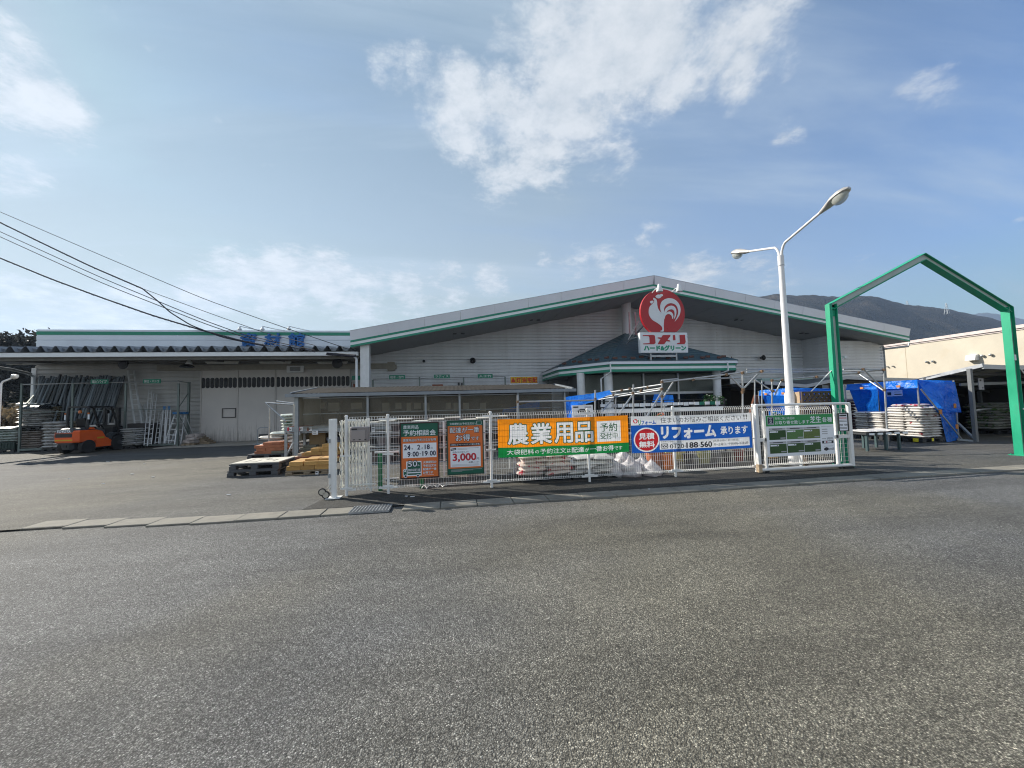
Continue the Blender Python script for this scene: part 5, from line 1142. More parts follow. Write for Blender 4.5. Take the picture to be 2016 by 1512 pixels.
ladder('tallest aluminium extension ladder leaning at the right end of the plastic pipes', (252, 730), (270, 874), (263, 730), (285, 873), 23.4, 22.3, 14, .05)
ladder('wide grey aluminium ladder leaning just right of the tallest ladder', (275, 796), (291, 874), (284, 797), (296, 872), 23.4, 22.4, 8, .07)
ladder('thin tall aluminium ladder left of the two leaning the other way', (293, 768), (283.5, 877), (299, 769), (291, 876), 23.3, 21.9, 11, .03)
ladder('thin tall aluminium ladder right of the two leaning the other way', (303, 775), (290, 878), (309, 776), (298, 875), 23.3, 21.8, 11, .03)
ladder('short thin aluminium ladder beside the folded blue-topped steps', (313, 811), (305, 874), (318, 811), (312, 873), 23.2, 22.0, 7, .03)
for i, (px, lb) in enumerate(((322, 'folded aluminium step ladder with blue top, left of the two folded ones'), (331, 'folded aluminium step ladder with blue top, right of the two folded ones'))):
    ladder(lb, (px, 805), (px-7, 874), (px+5, 805), (px+1, 874), 23.2, 22.5, 6, .05, True)
for i, (ax_, lb) in enumerate(((0, 'open aluminium step ladder with blue top standing by the rack end'), (12, 'second open step ladder behind, half hidden by the rack upright'))):
    t = thing('step_ladder', lb, 'step ladder', tuple(G(338+ax_, 876)))
    Yf = 22.0+.5*(i); a, c, d, e = P(345+ax_, 815, Yf+.5), P(352+ax_, 815, Yf+.5), P(324.5+ax_, 873, Yf), P(344+ax_, 875, Yf)
    for p in (d, e): p.z = max(0, p.z)
    one('front_leg', ALU, lambda b: b.beam(a, d, .04, .06), parent=t); one('front_leg', ALU, lambda b: b.beam(c, e, .04, .06), parent=t)
    for k in range(5): f = (k+.8)/5.4; one('tread', ALU, lambda b: b.beam(a.lerp(d, f), c.lerp(e, f), .07, .03), parent=t)
    for p, q in ((a, d), (c, e)): one('rear_leg', ALU, lambda b: b.tube([p, (q.x+.1, Yf+1.1, 0)], .02, 6), parent=t)
    one('cap', BLUP, lambda b: b.beam(a+Vector((-.05, 0, .05)), c+Vector((.1, 0, .05)), .25, .12), parent=t)
x0, x1 = xr(356, 383, 22.2); pallet(x0, x1, 22.2, 23.0, 0, WOODP, 'wooden pallet under the pale stone heap beside the sliding door', h=.12)
STN = mat('pale_stone', (.42, .37, .35), .85, var=.35, bump=.6, bscale=14, rnd=.2)
for i in range(9):
    l = i//3; o = one('stone_slab', STN, lambda b: b.bbox(-.2, .2, -.3, .3, 0, .16, .04), local=True, label='rough pale stone heaped on a wooden pallet left of the sliding door', cat='stone', group='pale stones by the sliding door')
    o.location = (x0+.2+(x1-x0-.4)*(i % 3)/2*(1-.2*l)+.08*l, 22.6+random.uniform(-.1, .1), .12+.15*l); o.rotation_euler = (random.uniform(-.1, .1), random.uniform(-.15, .15), random.uniform(-.3, .3))
x0, x1 = xr(384, 402, 22.6)
for i in range(5):
    o = one('timber', WOODP, lambda b: b.bbox(x0-.2*(i % 2), x1+.25-.12*i, 22.6, 23.2, .04+.085*i, .12+.085*i, .008), label='grey sawn timber in the low stack against the left sliding door', cat='timber', group='grey timbers by the door')
# ================================================================== forklift
OR = mat('forklift_orange', (.8, .11, .012), .38, var=.1, scale=2); FG_ = mat('forklift_dark_grey', (.045, .05, .055), .5, var=.15); FK = mat('forklift_black', (.012, .012, .014), .45); YEL = mat('warning_yellow', (.6, .36, .01), .45); BEA = mat('beacon_amber', (.5, .12, .01), .2)
MY = -.3
fk = thing('forklift', 'orange and dark grey forklift parked facing the sacks under the loading canopy', 'forklift', (-16.55, 20.3, 0), radians(-10))
def fpart(name, m, fn, par=None, smooth=False):
    b = MB(); fn(b)
    if name not in ('wheel', 'rim'): b.v = [Vector((v.x*.92, v.y*.84, v.z)) for v in b.v]
    return b.obj(name, m, parent=par or fk, local=True, smooth=smooth)
for x, y, r, w_ in ((-.47, 0, .3, .2), (.47, 0, .3, .2), (-.45, 1.32, .36, .26), (.45, 1.32, .36, .26)):
    wh = fpart('wheel', DARK, lambda b: (b.lathe([(r*.6, -w_/2), (r*.93, -w_/2), (r, -w_*.35), (r, w_*.35), (r*.93, w_/2), (r*.6, w_/2)], (x, y, r), 26, ax='x')), smooth=True)
    fpart('rim', FG_ if y else FK, lambda b: b.lathe([(.04, -w_*.52), (r*.3, -w_*.5), (r*.58, -w_*.4), (r*.58, w_*.4), (r*.3, w_*.5), (.04, w_*.52)], (x, y, r), 20, ax='x'), wh)
def rr_(x, y0, y1, z, c=.16): return [(-x+c, y0, z), (x-c, y0, z), (x, y0+c, z), (x, y1, z), (-x, y1, z), (-x, y0+c, z)]
fpart('counterweight', OR, lambda b: (b.loft([rr_(.57, -.56, .34, .50), rr_(.6, -.6, .34, .56), rr_(.6, -.6, .34, .95), rr_(.57, -.55, .34, 1.03)]), b.loft([[(-.57, .34, 1.06), (-.57, -.02, 1.06), (.57, -.02, 1.06), (.57, .34, 1.06)], [(-.5, .3, 1.14), (-.5, .08, 1.14), (.5, .08, 1.14), (.5, .3, 1.14)]])))
fpart('hood_top', FG_, lambda b: b.loft([rr_(.5, -.52, .3, 1.03, .2), rr_(.48, -.48, .3, 1.1, .2), rr_(.40, -.36, .3, 1.14, .2)]))
fpart('rear_grille', FK, lambda b: b.box(-.4, .4, -.612, -.6, .74, .9))
fpart('rear_strip', YEL, lambda b: b.box(-.42, .42, -.612, -.6, .585, .645)); fpart('reflector', WHITE, lambda b: b.box(-.5, -.36, -.6, -.575, .47, .49))
fpart('name_band', FG_, lambda b: b.loft([[(-.42, -.606, .92), (.42, -.606, .92), (.42, -.57, 1.06), (-.42, -.57, 1.06)], [(-.42, -.59, .92), (.42, -.59, .92), (.42, -.5, 1.06), (-.42, -.5, 1.06)]]))
fpart('lettering', SWH, lambda b: b.text('TOYOTA', (Vector((-.34, -.594, 1.045)), Vector((.68, 0, 0)), Vector((0, -.026, -.1)), Vector((0, -1, .2)).normalized()), 0, 0, 1, 1, .006, 0, .05))
fpart('lower_chassis', FG_, lambda b: (b.loft([rr_(.26, -.5, .3, .2, .1), rr_(.33, -.54, .3, .42, .12), rr_(.55, -.56, .3, .5, .12)]), b.box(-.36, .36, .3, 1.9, .18, .42)))
fpart('tow_pin', FK, lambda b: b.box(-.09, .09, -.56, -.5, .3, .4))
side = [(.36, .24), (1.14, .24), (1.2, .42), (1.12, .56), (.86, .66), (.66, .95), (.36, 1.03)]
for s in (-1, 1):
    fpart('side_panel', OR, lambda b: b.prism([(s*.59, y, z) for y, z in side], (-s*.12, 0, 0)))
    fpart('side_strip', YEL, lambda b: b.box(s*.592-.003, s*.592+.003, .42, .78, .62, .69))
    fpart('front_fender', FG_, lambda b: b.prism([(s*.62, y, z) for y, z in ((1.02, .56), (1.14, .78), (1.35, .86), (1.85, .84), (1.93, .7), (1.85, .68), (1.78, .76), (1.4, .79), (1.2, .68), (1.1, .54))], (-s*.3, 0, 0)))
fpart('floor', FG_, lambda b: (b.box(-.5, .5, .36, 1.75, .42, .6), b.box(-.46, .46, .3, .95, .6, 1.0)))
st_ = fpart('seat', FK, lambda b: (b.bbox(-.26, .26, .22, .74, 1.02, 1.16, .04)))
fpart('backrest', FK, lambda b: b.loft([[(-.25, .24, 1.14), (.25, .24, 1.14), (.25, .36, 1.14), (-.25, .36, 1.14)], [(-.26, .16, 1.4), (.26, .16, 1.4), (.26, .28, 1.4), (-.26, .28, 1.4)], [(-.2, .12, 1.56), (.2, .12, 1.56), (.2, .22, 1.56), (-.2, .22, 1.56)]]), st_)
fpart('steering_column', FK, lambda b: (b.tube([(0, 1.45, .8), (0, 1.15, 1.25)], .04, 8), b.box(-.4, .4, 1.4, 1.72, .6, 1.1)))
fpart('steering_wheel', FK, lambda b: b.tube([(.17*cos(a), 1.14+.17*sin(a)*.8, 1.27+.17*sin(a)*.5) for a in [2*pi*k/18 for k in range(19)]], .016, 6))
for s in (-1, 1):
    fpart('rear_guard_post', FK, lambda b: b.tube([(s*.5, .0, 1.05), (s*.5, .02, 2.0), (s*.48, .06, 2.07)], .06, 8)); fpart('front_guard_post', FK, lambda b: b.tube([(s*.5, 1.72, .62), (s*.5, 1.45, 1.5), (s*.48, 1.22, 2.05)], .055, 8))
    fpart('rear_lamp', SWH, lambda b: b.box(s*.58-.03, s*.58+.03, -.05, .0, 1.5, 1.72)); fpart('indicator', BEA, lambda b: b.box(s*.57-.03, s*.57+.03, -.055, -.0, 1.74, 1.8))
fpart('overhead_guard', FK, lambda b: ([b.box(-.5, .5, .04+.16*k, .09+.16*k, 2.06, 2.09) for k in range(8)], b.box(-.52, -.45, .0, 1.3, 2.03, 2.1), b.box(.45, .52, .0, 1.3, 2.03, 2.1), b.box(-.5, .5, -.02, .05, 2.03, 2.1), b.box(-.5, .5, 1.22, 1.3, 2.03, 2.1)))
fpart('beacon', BEA, lambda b: b.lathe([(.07, 0), (.07, .09), (.04, .13), (.0, .14)], (.22, -.1, 1.78), 14), None, True); fpart('beacon_stalk', FG_, lambda b: b.lathe([(.06, -.24), (.035, -.1), (.05, 0)], (.22, -.1, 1.78), 10))
for s in (-1, 1):
    fpart('mast_channel', FK, lambda b: (b.box(s*.36-.07, s*.36+.07, 1.98+MY, 2.12+MY, .08, 2.02), b.box(s*.26-.04, s*.26+.04, 2.0+MY, 2.14+MY, .06, 1.98)))
    fpart('fork', FK, lambda b: (b.box(s*.3-.05, s*.3+.05, 2.2+MY, 3.25+MY, .06, .1), b.box(s*.3-.05, s*.3+.05, 2.18+MY, 2.23+MY, .06, .62)))
for z0, z1, hw in ((1.92, 2.02, .38), (1.1, 1.2, .34), (.2, .32, .34)): fpart('mast_crossbar', FK, lambda b: b.box(-hw, hw, 2.0+MY, 2.08+MY, z0, z1))
fpart('lift_cylinder', GALV, lambda b: [b.tube([(s*.18, 2.05+MY, .2), (s*.18, 2.05+MY, 1.75)], .035, 8) for s in (-1, 1)])
fpart('carriage', FK, lambda b: (b.box(-.5, .5, 2.13+MY, 2.18+MY, .25, .33), b.box(-.5, .5, 2.13+MY, 2.18+MY, .52, .6), [b.box(x-.015, x+.015, 2.13+MY, 2.16+MY, .6, 1.1) for x in (-.5, -.25, 0, .25, .5)], b.box(-.5, .5, 2.13+MY, 2.16+MY, 1.08, 1.12)))
# ================================================================== pallets and blocks in the yard, left of the gate
pa = G(446, 941)
pallet(pa.x, pa.x+1.18, pa.y, pa.y+1.1, 0, PLG, 'dark grey plastic pallet, lower of the two stacked in front of the wooden blocks', h=.16)
pallet(pa.x+.03, pa.x+1.2, pa.y+.03, pa.y+1.1, .16, PLG, 'dark grey plastic pallet, upper of the two stacked in front of the wooden blocks', h=.16)
pw_ = thing('board', 'pale panel with dark line marks lying on the stacked grey pallets', 'board', (pa.x+.6, pa.y+.55, .32))
one('panel', PLW, lambda b: b.bbox(pa.x+.06, pa.x+1.19, pa.y+.04, pa.y+1.1, .32, .345, .006), parent=pw_)
def marks(b):
    for u0, v0, u1, v1 in ((.2, .2, .2, .8), (.2, .2, .45, .2), (.45, .2, .45, .5), (.55, .5, .8, .5), (.55, .5, .55, .85), (.8, .2, .8, .5), (.3, .8, .5, .8), (.62, .2, .72, .2)):
        x, y, X, Y = pa.x+1.15*u0+.05, pa.y+.05+v0, pa.x+1.15*u1+.05, pa.y+.05+v1; b.box(min(x, X)-.012, max(x, X)+.012, min(y, Y)-.012, max(y, Y)+.012, .345, .349)
one('line_mark', mat('line_grey', (.22, .21, .18), .8), marks, parent=pw_)
def blocks(x0, y0, z0, nx, ny, nl, s, m, label, group, ragged=.0, name='block', cat='block', steps=None):
    me = None
    for l in range(nl):
        for j in range(ny):
            for i in range(nx):
                if steps and l >= steps[min(i, len(steps)-1)]: continue
                if random.random() < ragged*l/nl: continue
                if me is None:
                    o = one(name, m, lambda b: b.bbox(-s[0]/2+.004, s[0]/2-.004, -s[1]/2+.004, s[1]/2-.004, 0, s[2]-.003, .006), local=True); me = o.data
                else: o = bpy.data.objects.new(name, me); COL.objects.link(o)
                o.location = (x0+s[0]*(i+.5)+(s[0]*.22 if l % 2 else 0)+random.uniform(-.008, .008), y0+s[1]*(j+.5)+random.uniform(-.01, .01), z0+l*s[2]); o.rotation_euler = (0, 0, random.uniform(-.015, .015))
                tag(o, label, cat, group)
BYEL = mat('golden_block', (.47, .27, .085), .75, var=.2, scale=8, stretch=(1, 4, 4), rnd=.22, bump=.25, bscale=50); BRED = mat('red_brown_block', (.25, .08, .045), .75, var=.25, rnd=.2, bump=.2); BORG = mat('salmon_block', (.40, .15, .075), .7, var=.2, rnd=.18, bump=.2); BWHT = mat('cream_block', (.5, .42, .32), .75, var=.2, rnd=.15); BGRY = mat('grey_paver', (.11, .11, .125), .8, var=.25, rnd=.2, bump=.3); BGRN = mat('grey_green_paver', (.16, .155, .12), .8, var=.25, rnd=.15)
k = G(561, 937)
pallet(k.x, k.x+1.02, k.y, k.y+.8, 0, WOODP, 'wooden pallet under the front golden blocks', h=.12); tagcard(621, 928, 627, 934, k.y-.03, 'tiny white tag stapled to the front wooden pallet', 1)
blocks(k.x+.01, k.y+.02, .12, 3, 3, 2, (.34, .25, .11), BYEL, 'golden block in the front stack beside the accordion gate', 'golden blocks in the front stack'); blocks(k.x+.42, k.y+.12, .34, 2, 2, 1, (.33, .27, .05), BYEL, 'thin golden block lying on top of the front stack', 'thin golden blocks on the front stack')
k = G(577, 913); pallet(k.x, k.x+1.3, k.y, k.y+.7, 0, WOODP, 'wooden pallet under the red-brown blocks', h=.1); blocks(k.x+.02, k.y+.02, .1, 4, 2, 1, (.33, .33, .1), BRED, 'red-brown block in the row behind the front golden stack', 'red-brown blocks'); blocks(k.x+.4, k.y+.1, .2, 2, 2, 1, (.33, .3, .06), BRED, 'red-brown block lying on the red-brown row', 'upper red-brown blocks')
k = Vector((P(592, 880, 13.15).x, 13.15, 0)); pallet(k.x-.42, k.x+1.2, k.y, k.y+.7, 0, mat('red_pallet', (.05, .015, .015), .6), 'dark red pallet under the tall golden blocks', h=.1)
blocks(k.x+.02, k.y+.02, .1, 4, 2, 4, (.27, .32, .115), BYEL, 'golden block in the taller stepped stack at the foot of the rack', 'golden blocks in the stepped stack', steps=[2, 3, 4, 4]); blocks(k.x-.38, k.y+.05, .1, 3, 1, 2, (.12, .3, .1), BWHT, 'cream block at the left end of the stepped golden stack', 'cream blocks', steps=[1, 1, 2])
k = G(486, 904); pallet(k.x, k.x+1.25, k.y, k.y+.9, 0, PLG, 'dark grey plastic pallet under the salmon blocks', h=.15)
blocks(k.x+.2, k.y+.05, .15, 3, 2, 3, (.3, .35, .1), BORG, 'salmon-coloured block wrapped in film on the grey pallet', 'salmon blocks', steps=[3, 3, 3]); blocks(k.x+.45, k.y+.1, .45, 2, 2, 1, (.3, .3, .1), BORG, 'salmon block on the top layer of the salmon stack', 'top salmon blocks')
one('paver', BGRN, lambda b: b.bbox(k.x+.78, k.x+1.22, k.y, k.y+.3, .15, .24, .008), label='grey-green slab on the right corner of the salmon block pallet', cat='slab')
x0 = P(522, 880, 16.3).x
sacks(x0, x0+1.5, 16.2, 17.0, .0, 2, 1, 5, .14, S_WHT, 'white sack in the low heap behind the salmon blocks', 'white sacks behind the salmon blocks', jit=.12, tilt=.08)
sack(1., .6, .15, S_GRN, (x0+.6, 16.5, .7), .2, 'pale green sack draped on the white sack heap', None)
x0, x1 = xr(553, 580, 16.6); sacks(x0, x1, 16.6, 17.3, .1, 1, 1, 13, .112, S_GRN, 'pale sack in the tall narrow stack at the left end of the lean-to', 'tall narrow stack of pale sacks'); pallet(x0, x1, 16.6, 17.3, 0, PLK, 'black pallet under the tall narrow sack stack', h=.1)
t = thing('hand_cart', 'grey tubular hand cart with a black and white plate in front of the sliding door', 'cart', (-10.3, 20.5, 0)); a, e = P(507, 842, 20.5), P(532, 880, 20.5)
one('frame', STEEL, lambda b: (b.tube([(a.x, 20.5, .1), (a.x, 20.5, a.z-.1), (a.x+.1, 20.5, a.z), (e.x-.1, 20.5, a.z), (e.x, 20.5, a.z-.1), (e.x, 20.5, .1)], .02, 8), b.box(a.x, e.x, 20.1, 20.6, .1, .15)), parent=t)
q0, q1 = P(510, 855, 20.46), P(531, 864, 20.46); one('plate', [INK, PAPER], lambda b: (b.box(q0.x, q1.x, 20.46, 20.48, q1.z, q0.z), [b.box(q0.x+.05+.12*i, q0.x+.13+.12*i, 20.45, 20.46, q1.z+.06, q0.z-.08, 1) for i in range(4)]), parent=t)
for x in (a.x+.05, e.x-.05): one('wheel', DARK, lambda b: b.lathe([(.08, -.02), (.08, .02)], (x, 20.3, .08), 14, ax='x'), parent=t)
# ================================================================== lean-to shed behind the fence, with racks
LY = 14.0; X0, X1 = P(567, 781, LY).x, P(1130, 769, LY).x; LZ = 2.12
ls_ = thing('lean_to_shed', 'long low lean-to with a dusty roof and clear hanging curtain between fence and store', 'shed', ((X0+X1)/2, 15.3, 0))
RDST = mat('dusty_roof_sheet', (.05, .047, .044), .95, 0, var=.25, scale=2, dirt=(.075, .07, .06), dthr=(.5, .75), spec=.05)
one('roof', RDST, lambda b: [b.prism([(X0+.1+.16*i, LY-.02, LZ+.1), (X0+.18+.16*i, LY-.02, LZ+.108), (X0+.26+.16*i, LY-.02, LZ+.1), (X0+.26+.16*i, LY-.02, LZ+.085), (X0+.18+.16*i, LY-.02, LZ+.11), (X0+.1+.16*i, LY-.02, LZ+.085)], (0, 2.6, .31)) for i in range(int((X1-X0-.25)/.16))], parent=ls_)
one('gutter', mat('gutter_grey', (.25, .28, .31), .5, .2), lambda b: (b.box(X0-.05, X1+.05, LY-.12, LY-.02, LZ-.03, LZ+.08), b.beam((X0+.08, LY, LZ+.08), (X0+.08, LY+2.6, LZ+.38), .06, .12), b.beam((X1-.04, LY, LZ+.08), (X1-.04, LY+2.6, LZ+.38), .05, .1)), parent=ls_)
for px in (584, 724, 838, 905, 1020, 1112):
    x = P(px, 800, LY+.05).x; one('post', STEEL, lambda b: b.box(x-.035 if px > 600 else x-.06, x+.035 if px > 600 else x+.06, LY+.02, LY+.12, 0, LZ+.05), parent=ls_)
VIN = glass('dusty_clear_curtain', (.27, .245, .19), .16, .33)
def curt(b, xa, xb, z0, z1):
    n = max(2, int((xb-xa)/.09)); vs = []
    for j in range(5):
        for i in range(n+1): vs.append((xa+(xb-xa)*i/n, LY+.14+.025*mnoise.noise(Vector((i*.35+xa, j*.5, 1))), z0+(z1-z0)*j/4+(.03*mnoise.noise(Vector((i*.2, 0, 9))) if j == 0 else 0)))
    b.add(vs, [(j*(n+1)+i, j*(n+1)+i+1, (j+1)*(n+1)+i+1, (j+1)*(n+1)+i) for j in range(4) for i in range(n)])
cx_ = [P(px, 800, LY+.14).x for px in (596, 724, 838, 905, 1020, 1110)]
for a, e in zip(cx_, cx_[1:]): one('curtain', VIN, lambda b: curt(b, a+.03, e-.03, 1.02, LZ-.08), parent=ls_, smooth=2)
one('curtain_rail', STEEL, lambda b: (b.box(cx_[0], cx_[-1], LY+.12, LY+.16, LZ-.09, LZ-.06), b.box(cx_[0], cx_[-1], LY+.17, LY+.2, 1.5, 1.53), b.box(cx_[0], cx_[-1], LY+.2, LY+.26, .92, 1.02)), parent=ls_)
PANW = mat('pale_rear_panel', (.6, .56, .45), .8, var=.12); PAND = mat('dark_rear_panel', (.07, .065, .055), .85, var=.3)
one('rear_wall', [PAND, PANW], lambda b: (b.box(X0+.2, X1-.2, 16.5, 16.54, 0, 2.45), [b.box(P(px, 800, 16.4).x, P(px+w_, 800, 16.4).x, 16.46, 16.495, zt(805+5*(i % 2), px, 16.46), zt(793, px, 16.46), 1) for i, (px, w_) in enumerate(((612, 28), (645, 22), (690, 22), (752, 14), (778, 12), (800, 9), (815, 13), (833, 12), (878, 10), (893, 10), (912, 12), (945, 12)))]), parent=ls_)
one('end_wall', PANW, lambda b: b.box(X0+.22, X0+.25, 14.2, 16.5, .6, 2.1), parent=ls_)
# goods inside the lean-to
x0 = P(605, 815, 15).x
one('rack_shelf', GALV, lambda b: (b.box(X0+.3, X1-.4, 14.5, 15.4, .86, .93), [b.box(x, x+.08, 14.5, 14.58, 0, 1.1) for x in [X0+.3+1.6*k for k in range(6)]]), label='long galvanised shelf running under the lean-to behind the curtain', cat='shelf')
for px, w_, m_, lb in ((610, 1.7, S_TAN, 'tan cover heaped on the left end of the lean-to shelf'), (800, .9, S_GRY, 'greyish bundle on the lean-to shelf right of the pale box'), (815, .6, S_GRY, 'small greyish bundle at the middle of the lean-to shelf'), (963, .9, S_TAN, 'taupe bundle on the lean-to shelf near its right end'), (1000, .8, S_GRY, 'grey bundle in front of the blue sheet on the lean-to shelf')):
    c = P(px, 820, 14.8); sack(w_, .7, .2, m_, (c.x+w_/2, 14.85, .93), 0, lb, None, .03, 'bundle', 'bundle')
x0, x1 = xr(866, 912, 14.9); sacks(x0, x1, 14.7, 15.3, .93, 1, 1, 4, .1, S_TAN, 'taupe sheet bag in the low pile seen through the curtain', 'taupe bags behind the curtain')
c = P(737, 812, 14.4); one('box', STN, lambda b: b.bbox(c.x, c.x+.5, 14.4, 14.7, .95, 1.16, .02), label='pale mottled box on the lean-to shelf above the fence', cat='box')
c = P(680, 812, 14.6); one('tray', DARK, lambda b: (b.bbox(c.x-.2, c.x+1.3, 14.5, 15, 1.0, 1.1, .02)), label='dark flat trays on the lean-to shelf behind the accordion gate', cat='tray')
for i in range(16):
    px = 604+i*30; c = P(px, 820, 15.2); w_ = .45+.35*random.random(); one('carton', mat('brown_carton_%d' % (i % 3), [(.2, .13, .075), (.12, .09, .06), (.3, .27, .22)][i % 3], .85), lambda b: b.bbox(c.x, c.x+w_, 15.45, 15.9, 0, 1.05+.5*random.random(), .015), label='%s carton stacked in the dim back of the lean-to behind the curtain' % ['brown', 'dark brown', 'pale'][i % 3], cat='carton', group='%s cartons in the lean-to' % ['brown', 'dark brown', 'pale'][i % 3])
TARP = cloth('blue_tarp', (.015, .22, .84), .42, .28, .7, .12, .5)
def drape(name, pts, lab, nx=14, ny=8, amp=.05, seed=0, parent=None, th=None):
    """crumpled sheet over 4 corners a-b-c-d"""
    a, b_, c, d = [Vector(p) for p in pts]; mb = MB(); nrm = (b_-a).cross(d-a).normalized(); vs = []
    for j in range(ny+1):
        for i in range(nx+1):
            u, v = i/nx, j/ny; p = a.lerp(b_, u).lerp(d.lerp(c, u), v); f = max(0, 4*u*(1-u))**.3*(.3+.7*max(0, 4*v*(1-v))**.3)
            vs.append(p+nrm*amp*(mnoise.noise(p*1.7+Vector((seed, 0, 0)))*1.3+mnoise.noise(p*5+Vector((0, seed, 0)))*.5)*f)
    mb.add(vs, [(j*(nx+1)+i, j*(nx+1)+i+1, (j+1)*(nx+1)+i+1, (j+1)*(nx+1)+i) for j in range(ny) for i in range(nx)])
    return mb.obj(name, TARP, parent=parent, smooth=2, label=lab, cat='tarpaulin' if lab else None)
A = [P(990, 806, 15.6), P(1062, 788, 15.6), P(1062, 815, 15.6), P(988, 822, 15.6)]; drape('tarp', A, 'blue tarpaulin seen blurred through the right end of the lean-to curtain')
# --- steel rack in front of the lean-to
g = G(563, 905); ry = g.y; g0x = P(563, 870, ry).x
rk2 = thing('block_rack', 'galvanised rack holding paving blocks with price cards beside the accordion gate', 'rack', (g0x+1.3, ry+.4, 0))
for x in (g0x, g0x+2.6):
    for y in (ry, ry+.9): one('upright', GALV, lambda b: b.box(x-.04, x+.04, y-.03, y+.03, 0, 1.1 if y == ry else 1.3), parent=rk2)
z_sh = zt(851, 600, ry)
one('shelf', STEEL, lambda b: (b.box(g0x, g0x+2.6, ry-.03, ry+.9, z_sh-.03, z_sh), b.box(g0x, g0x+2.6, ry-.05, ry-.03, z_sh+.02, z_sh+.2)), parent=rk2)
one('cross_brace', GALV, lambda b: (b.beam((g0x, ry+.02, .1), (g0x+.05, ry+.9, z_sh-.05), .04), b.beam((g0x+.02, ry, .15), (g0x+.4, ry+.05, z_sh-.04), .03)), parent=rk2)
for px, lb in ((570, 'white price card at the left end of the block rack shelf'), (591, 'white price card in the middle of the block rack shelf'), (609, 'white and brown price card toward the right of the block rack shelf')): tagcard(px-5, 841, px+5, 848.5, ry-.07, lb, 2, PR if px < 600 else BRED)
tagcard(615, 848, 626, 855.5, ry-.1, 'bluish card hanging below the block rack shelf', 2); tagcard(582, 850, 591, 857, ry-.1, 'pale card hanging under the left of the block rack shelf', 1)
blocks(g0x+.03, ry+.05, z_sh, 6, 2, 2, (.2, .3, .11), BRED, 'red-brown block on the block rack shelf', 'red-brown blocks on the shelf', steps=[2, 2, 2, 1, 1, 1]); blocks(g0x+1.25, ry+.1, 0.02, 6, 2, 7, (.22, .3, .095), BGRY, 'dark grey paver stacked under the rack shelf', 'dark pavers under the rack')
one('board', mat('tan_sheet', (.3, .21, .11), .8), lambda b: b.bbox(g0x+.62, g0x+1.15, ry+.35, ry+.4, 0, z_sh-.05, .005), label='tan upright sheet under the block rack shelf', cat='board'); blocks(g0x+.42, ry+.05, 0, 1, 1, 6, (.42, .3, .075), BGRN, 'grey-green slab in the small pile at the left foot of the rack', 'grey-green slabs under the rack')
t = thing('pipe_stand', 'light tubular stand with slanting strut left of the lean-to', 'stand', (P(535, 850, 15).x, 15, 0)); a, c, d, e = P(523, 793, 14.8), P(578, 797, 14.4), P(563, 830, 14.5), P(530, 800, 15.6)
one('arm', GALV, lambda b: (b.tube([a, c], .03, 8), b.tube([a+Vector((.1, .6, .06)), c+Vector((0, .6, .02))], .03, 8)), parent=t); one('strut', GALV, lambda b: b.tube([a, d], .03, 8), parent=t); one('leg', GALV, lambda b: (b.tube([(e.x, 15.6, e.z), (e.x, 15.6, 0)], .03, 8), b.tube([c, (c.x, c.y, 0)], .03, 8)), parent=t)
# ================================================================== racks on the store wall with aisle labels
wr = thing('wall_rack', 'low steel pole rack running along the store wall left of the porch', 'rack', (0, 22.5, 0)); WRY = 22.4
for px in (690, 734, 826, 913, 995, 1080): x = P(px, 760, WRY).x; one('upright', RK, lambda b: b.box(x-.04, x+.04, WRY, WRY+.07, 0, zt(742 if px > 800 else 748, px, WRY)), parent=wr)
for (xa, ya), (xb, yb) in (((690, 748), (730, 747)), ((734, 746.5), (826, 744.5)), ((828, 745), (912, 743)), ((914, 743), (995, 741))): one('rail', GALV, lambda b: b.tube([P(xa, ya, WRY), P(xb, yb, WRY)], .025, 6), parent=wr)
label_sign(766, 738.5, 797.5, 746.5, WRY-.08, '杭木・白竹', 'green label with white characters on the store-wall rack, nearest the square column'); label_sign(854.5, 737.5, 885.5, 744.5, WRY-.08, 'ラティス', 'green label with white characters in the middle of the store-wall rack'); label_sign(940.5, 736.5, 970, 744, WRY-.08, '人工竹', 'green label with white characters on the store-wall rack nearest the kerosene sign')
x0, x1 = xr(694, 702, WRY); one('aisle_label', SGN, lambda b: b.box(x0, x1+.3, WRY-.08, WRY-.06, zt(748, 694, WRY), zt(740, 694, WRY)), label='green label partly hidden behind the downpipe by the square column', cat='sign')
for px, py, w_, h_, m_, lb in ((851, 760, .6, .14, BRED, 'reddish bundle showing above the lean-to roof'), (836, 761, .35, .07, FG_, 'thin dark bar bundle showing above the lean-to roof')):
    c = P(px, py, 22.7); one('bundle', m_, lambda b: b.bbox(c.x, c.x+w_, 22.6, 23.3, 0, c.z+h_*.6, .01), label=lb, cat='bundle')
for i, (px, w_) in enumerate(((903, .12), (909, .12), (943, .3), (691, .12), (697, .1))):
    c = P(px, [753, 754, 759, 752, 756][i], 23.0); one('post_bundle', [FG_, FG_, DARK, BRED, BRED][i], lambda b: b.lathe([(w_*.5, 0), (w_*.5, c.z)], (c.x, 23.0, 0), 8), label=['dark stake left of the two close together over the lean-to roof', 'dark stake right of the two close together over the lean-to roof', 'dark stake bundle just showing over the lean-to roof', 'reddish stake bundle beside the sliding door edge', 'shorter reddish stake by the downpipe'][i], cat='stake')
KY = mat('kerosene_yellow', (.7, .42, .01), .45); KR = mat('kerosene_red', (.5, .03, .01), .45)
fr = frame_px(1003.5, 741, 1060, 765, 22.2); t = thing('kerosene_sign', 'yellow and white kerosene delivery sign on the rack beside the porch', 'sign', tuple(fr[0]+fr[1]*.5+fr[2]))
b = MB(); b.prism([b.pt(fr, u, v, 0) for u, v in ((0, 0), (1, 0), (1, 1), (0, 1))], (0, .03, 0), 0); b.rect(fr, .02, .04, .98, .56, .005, 2)
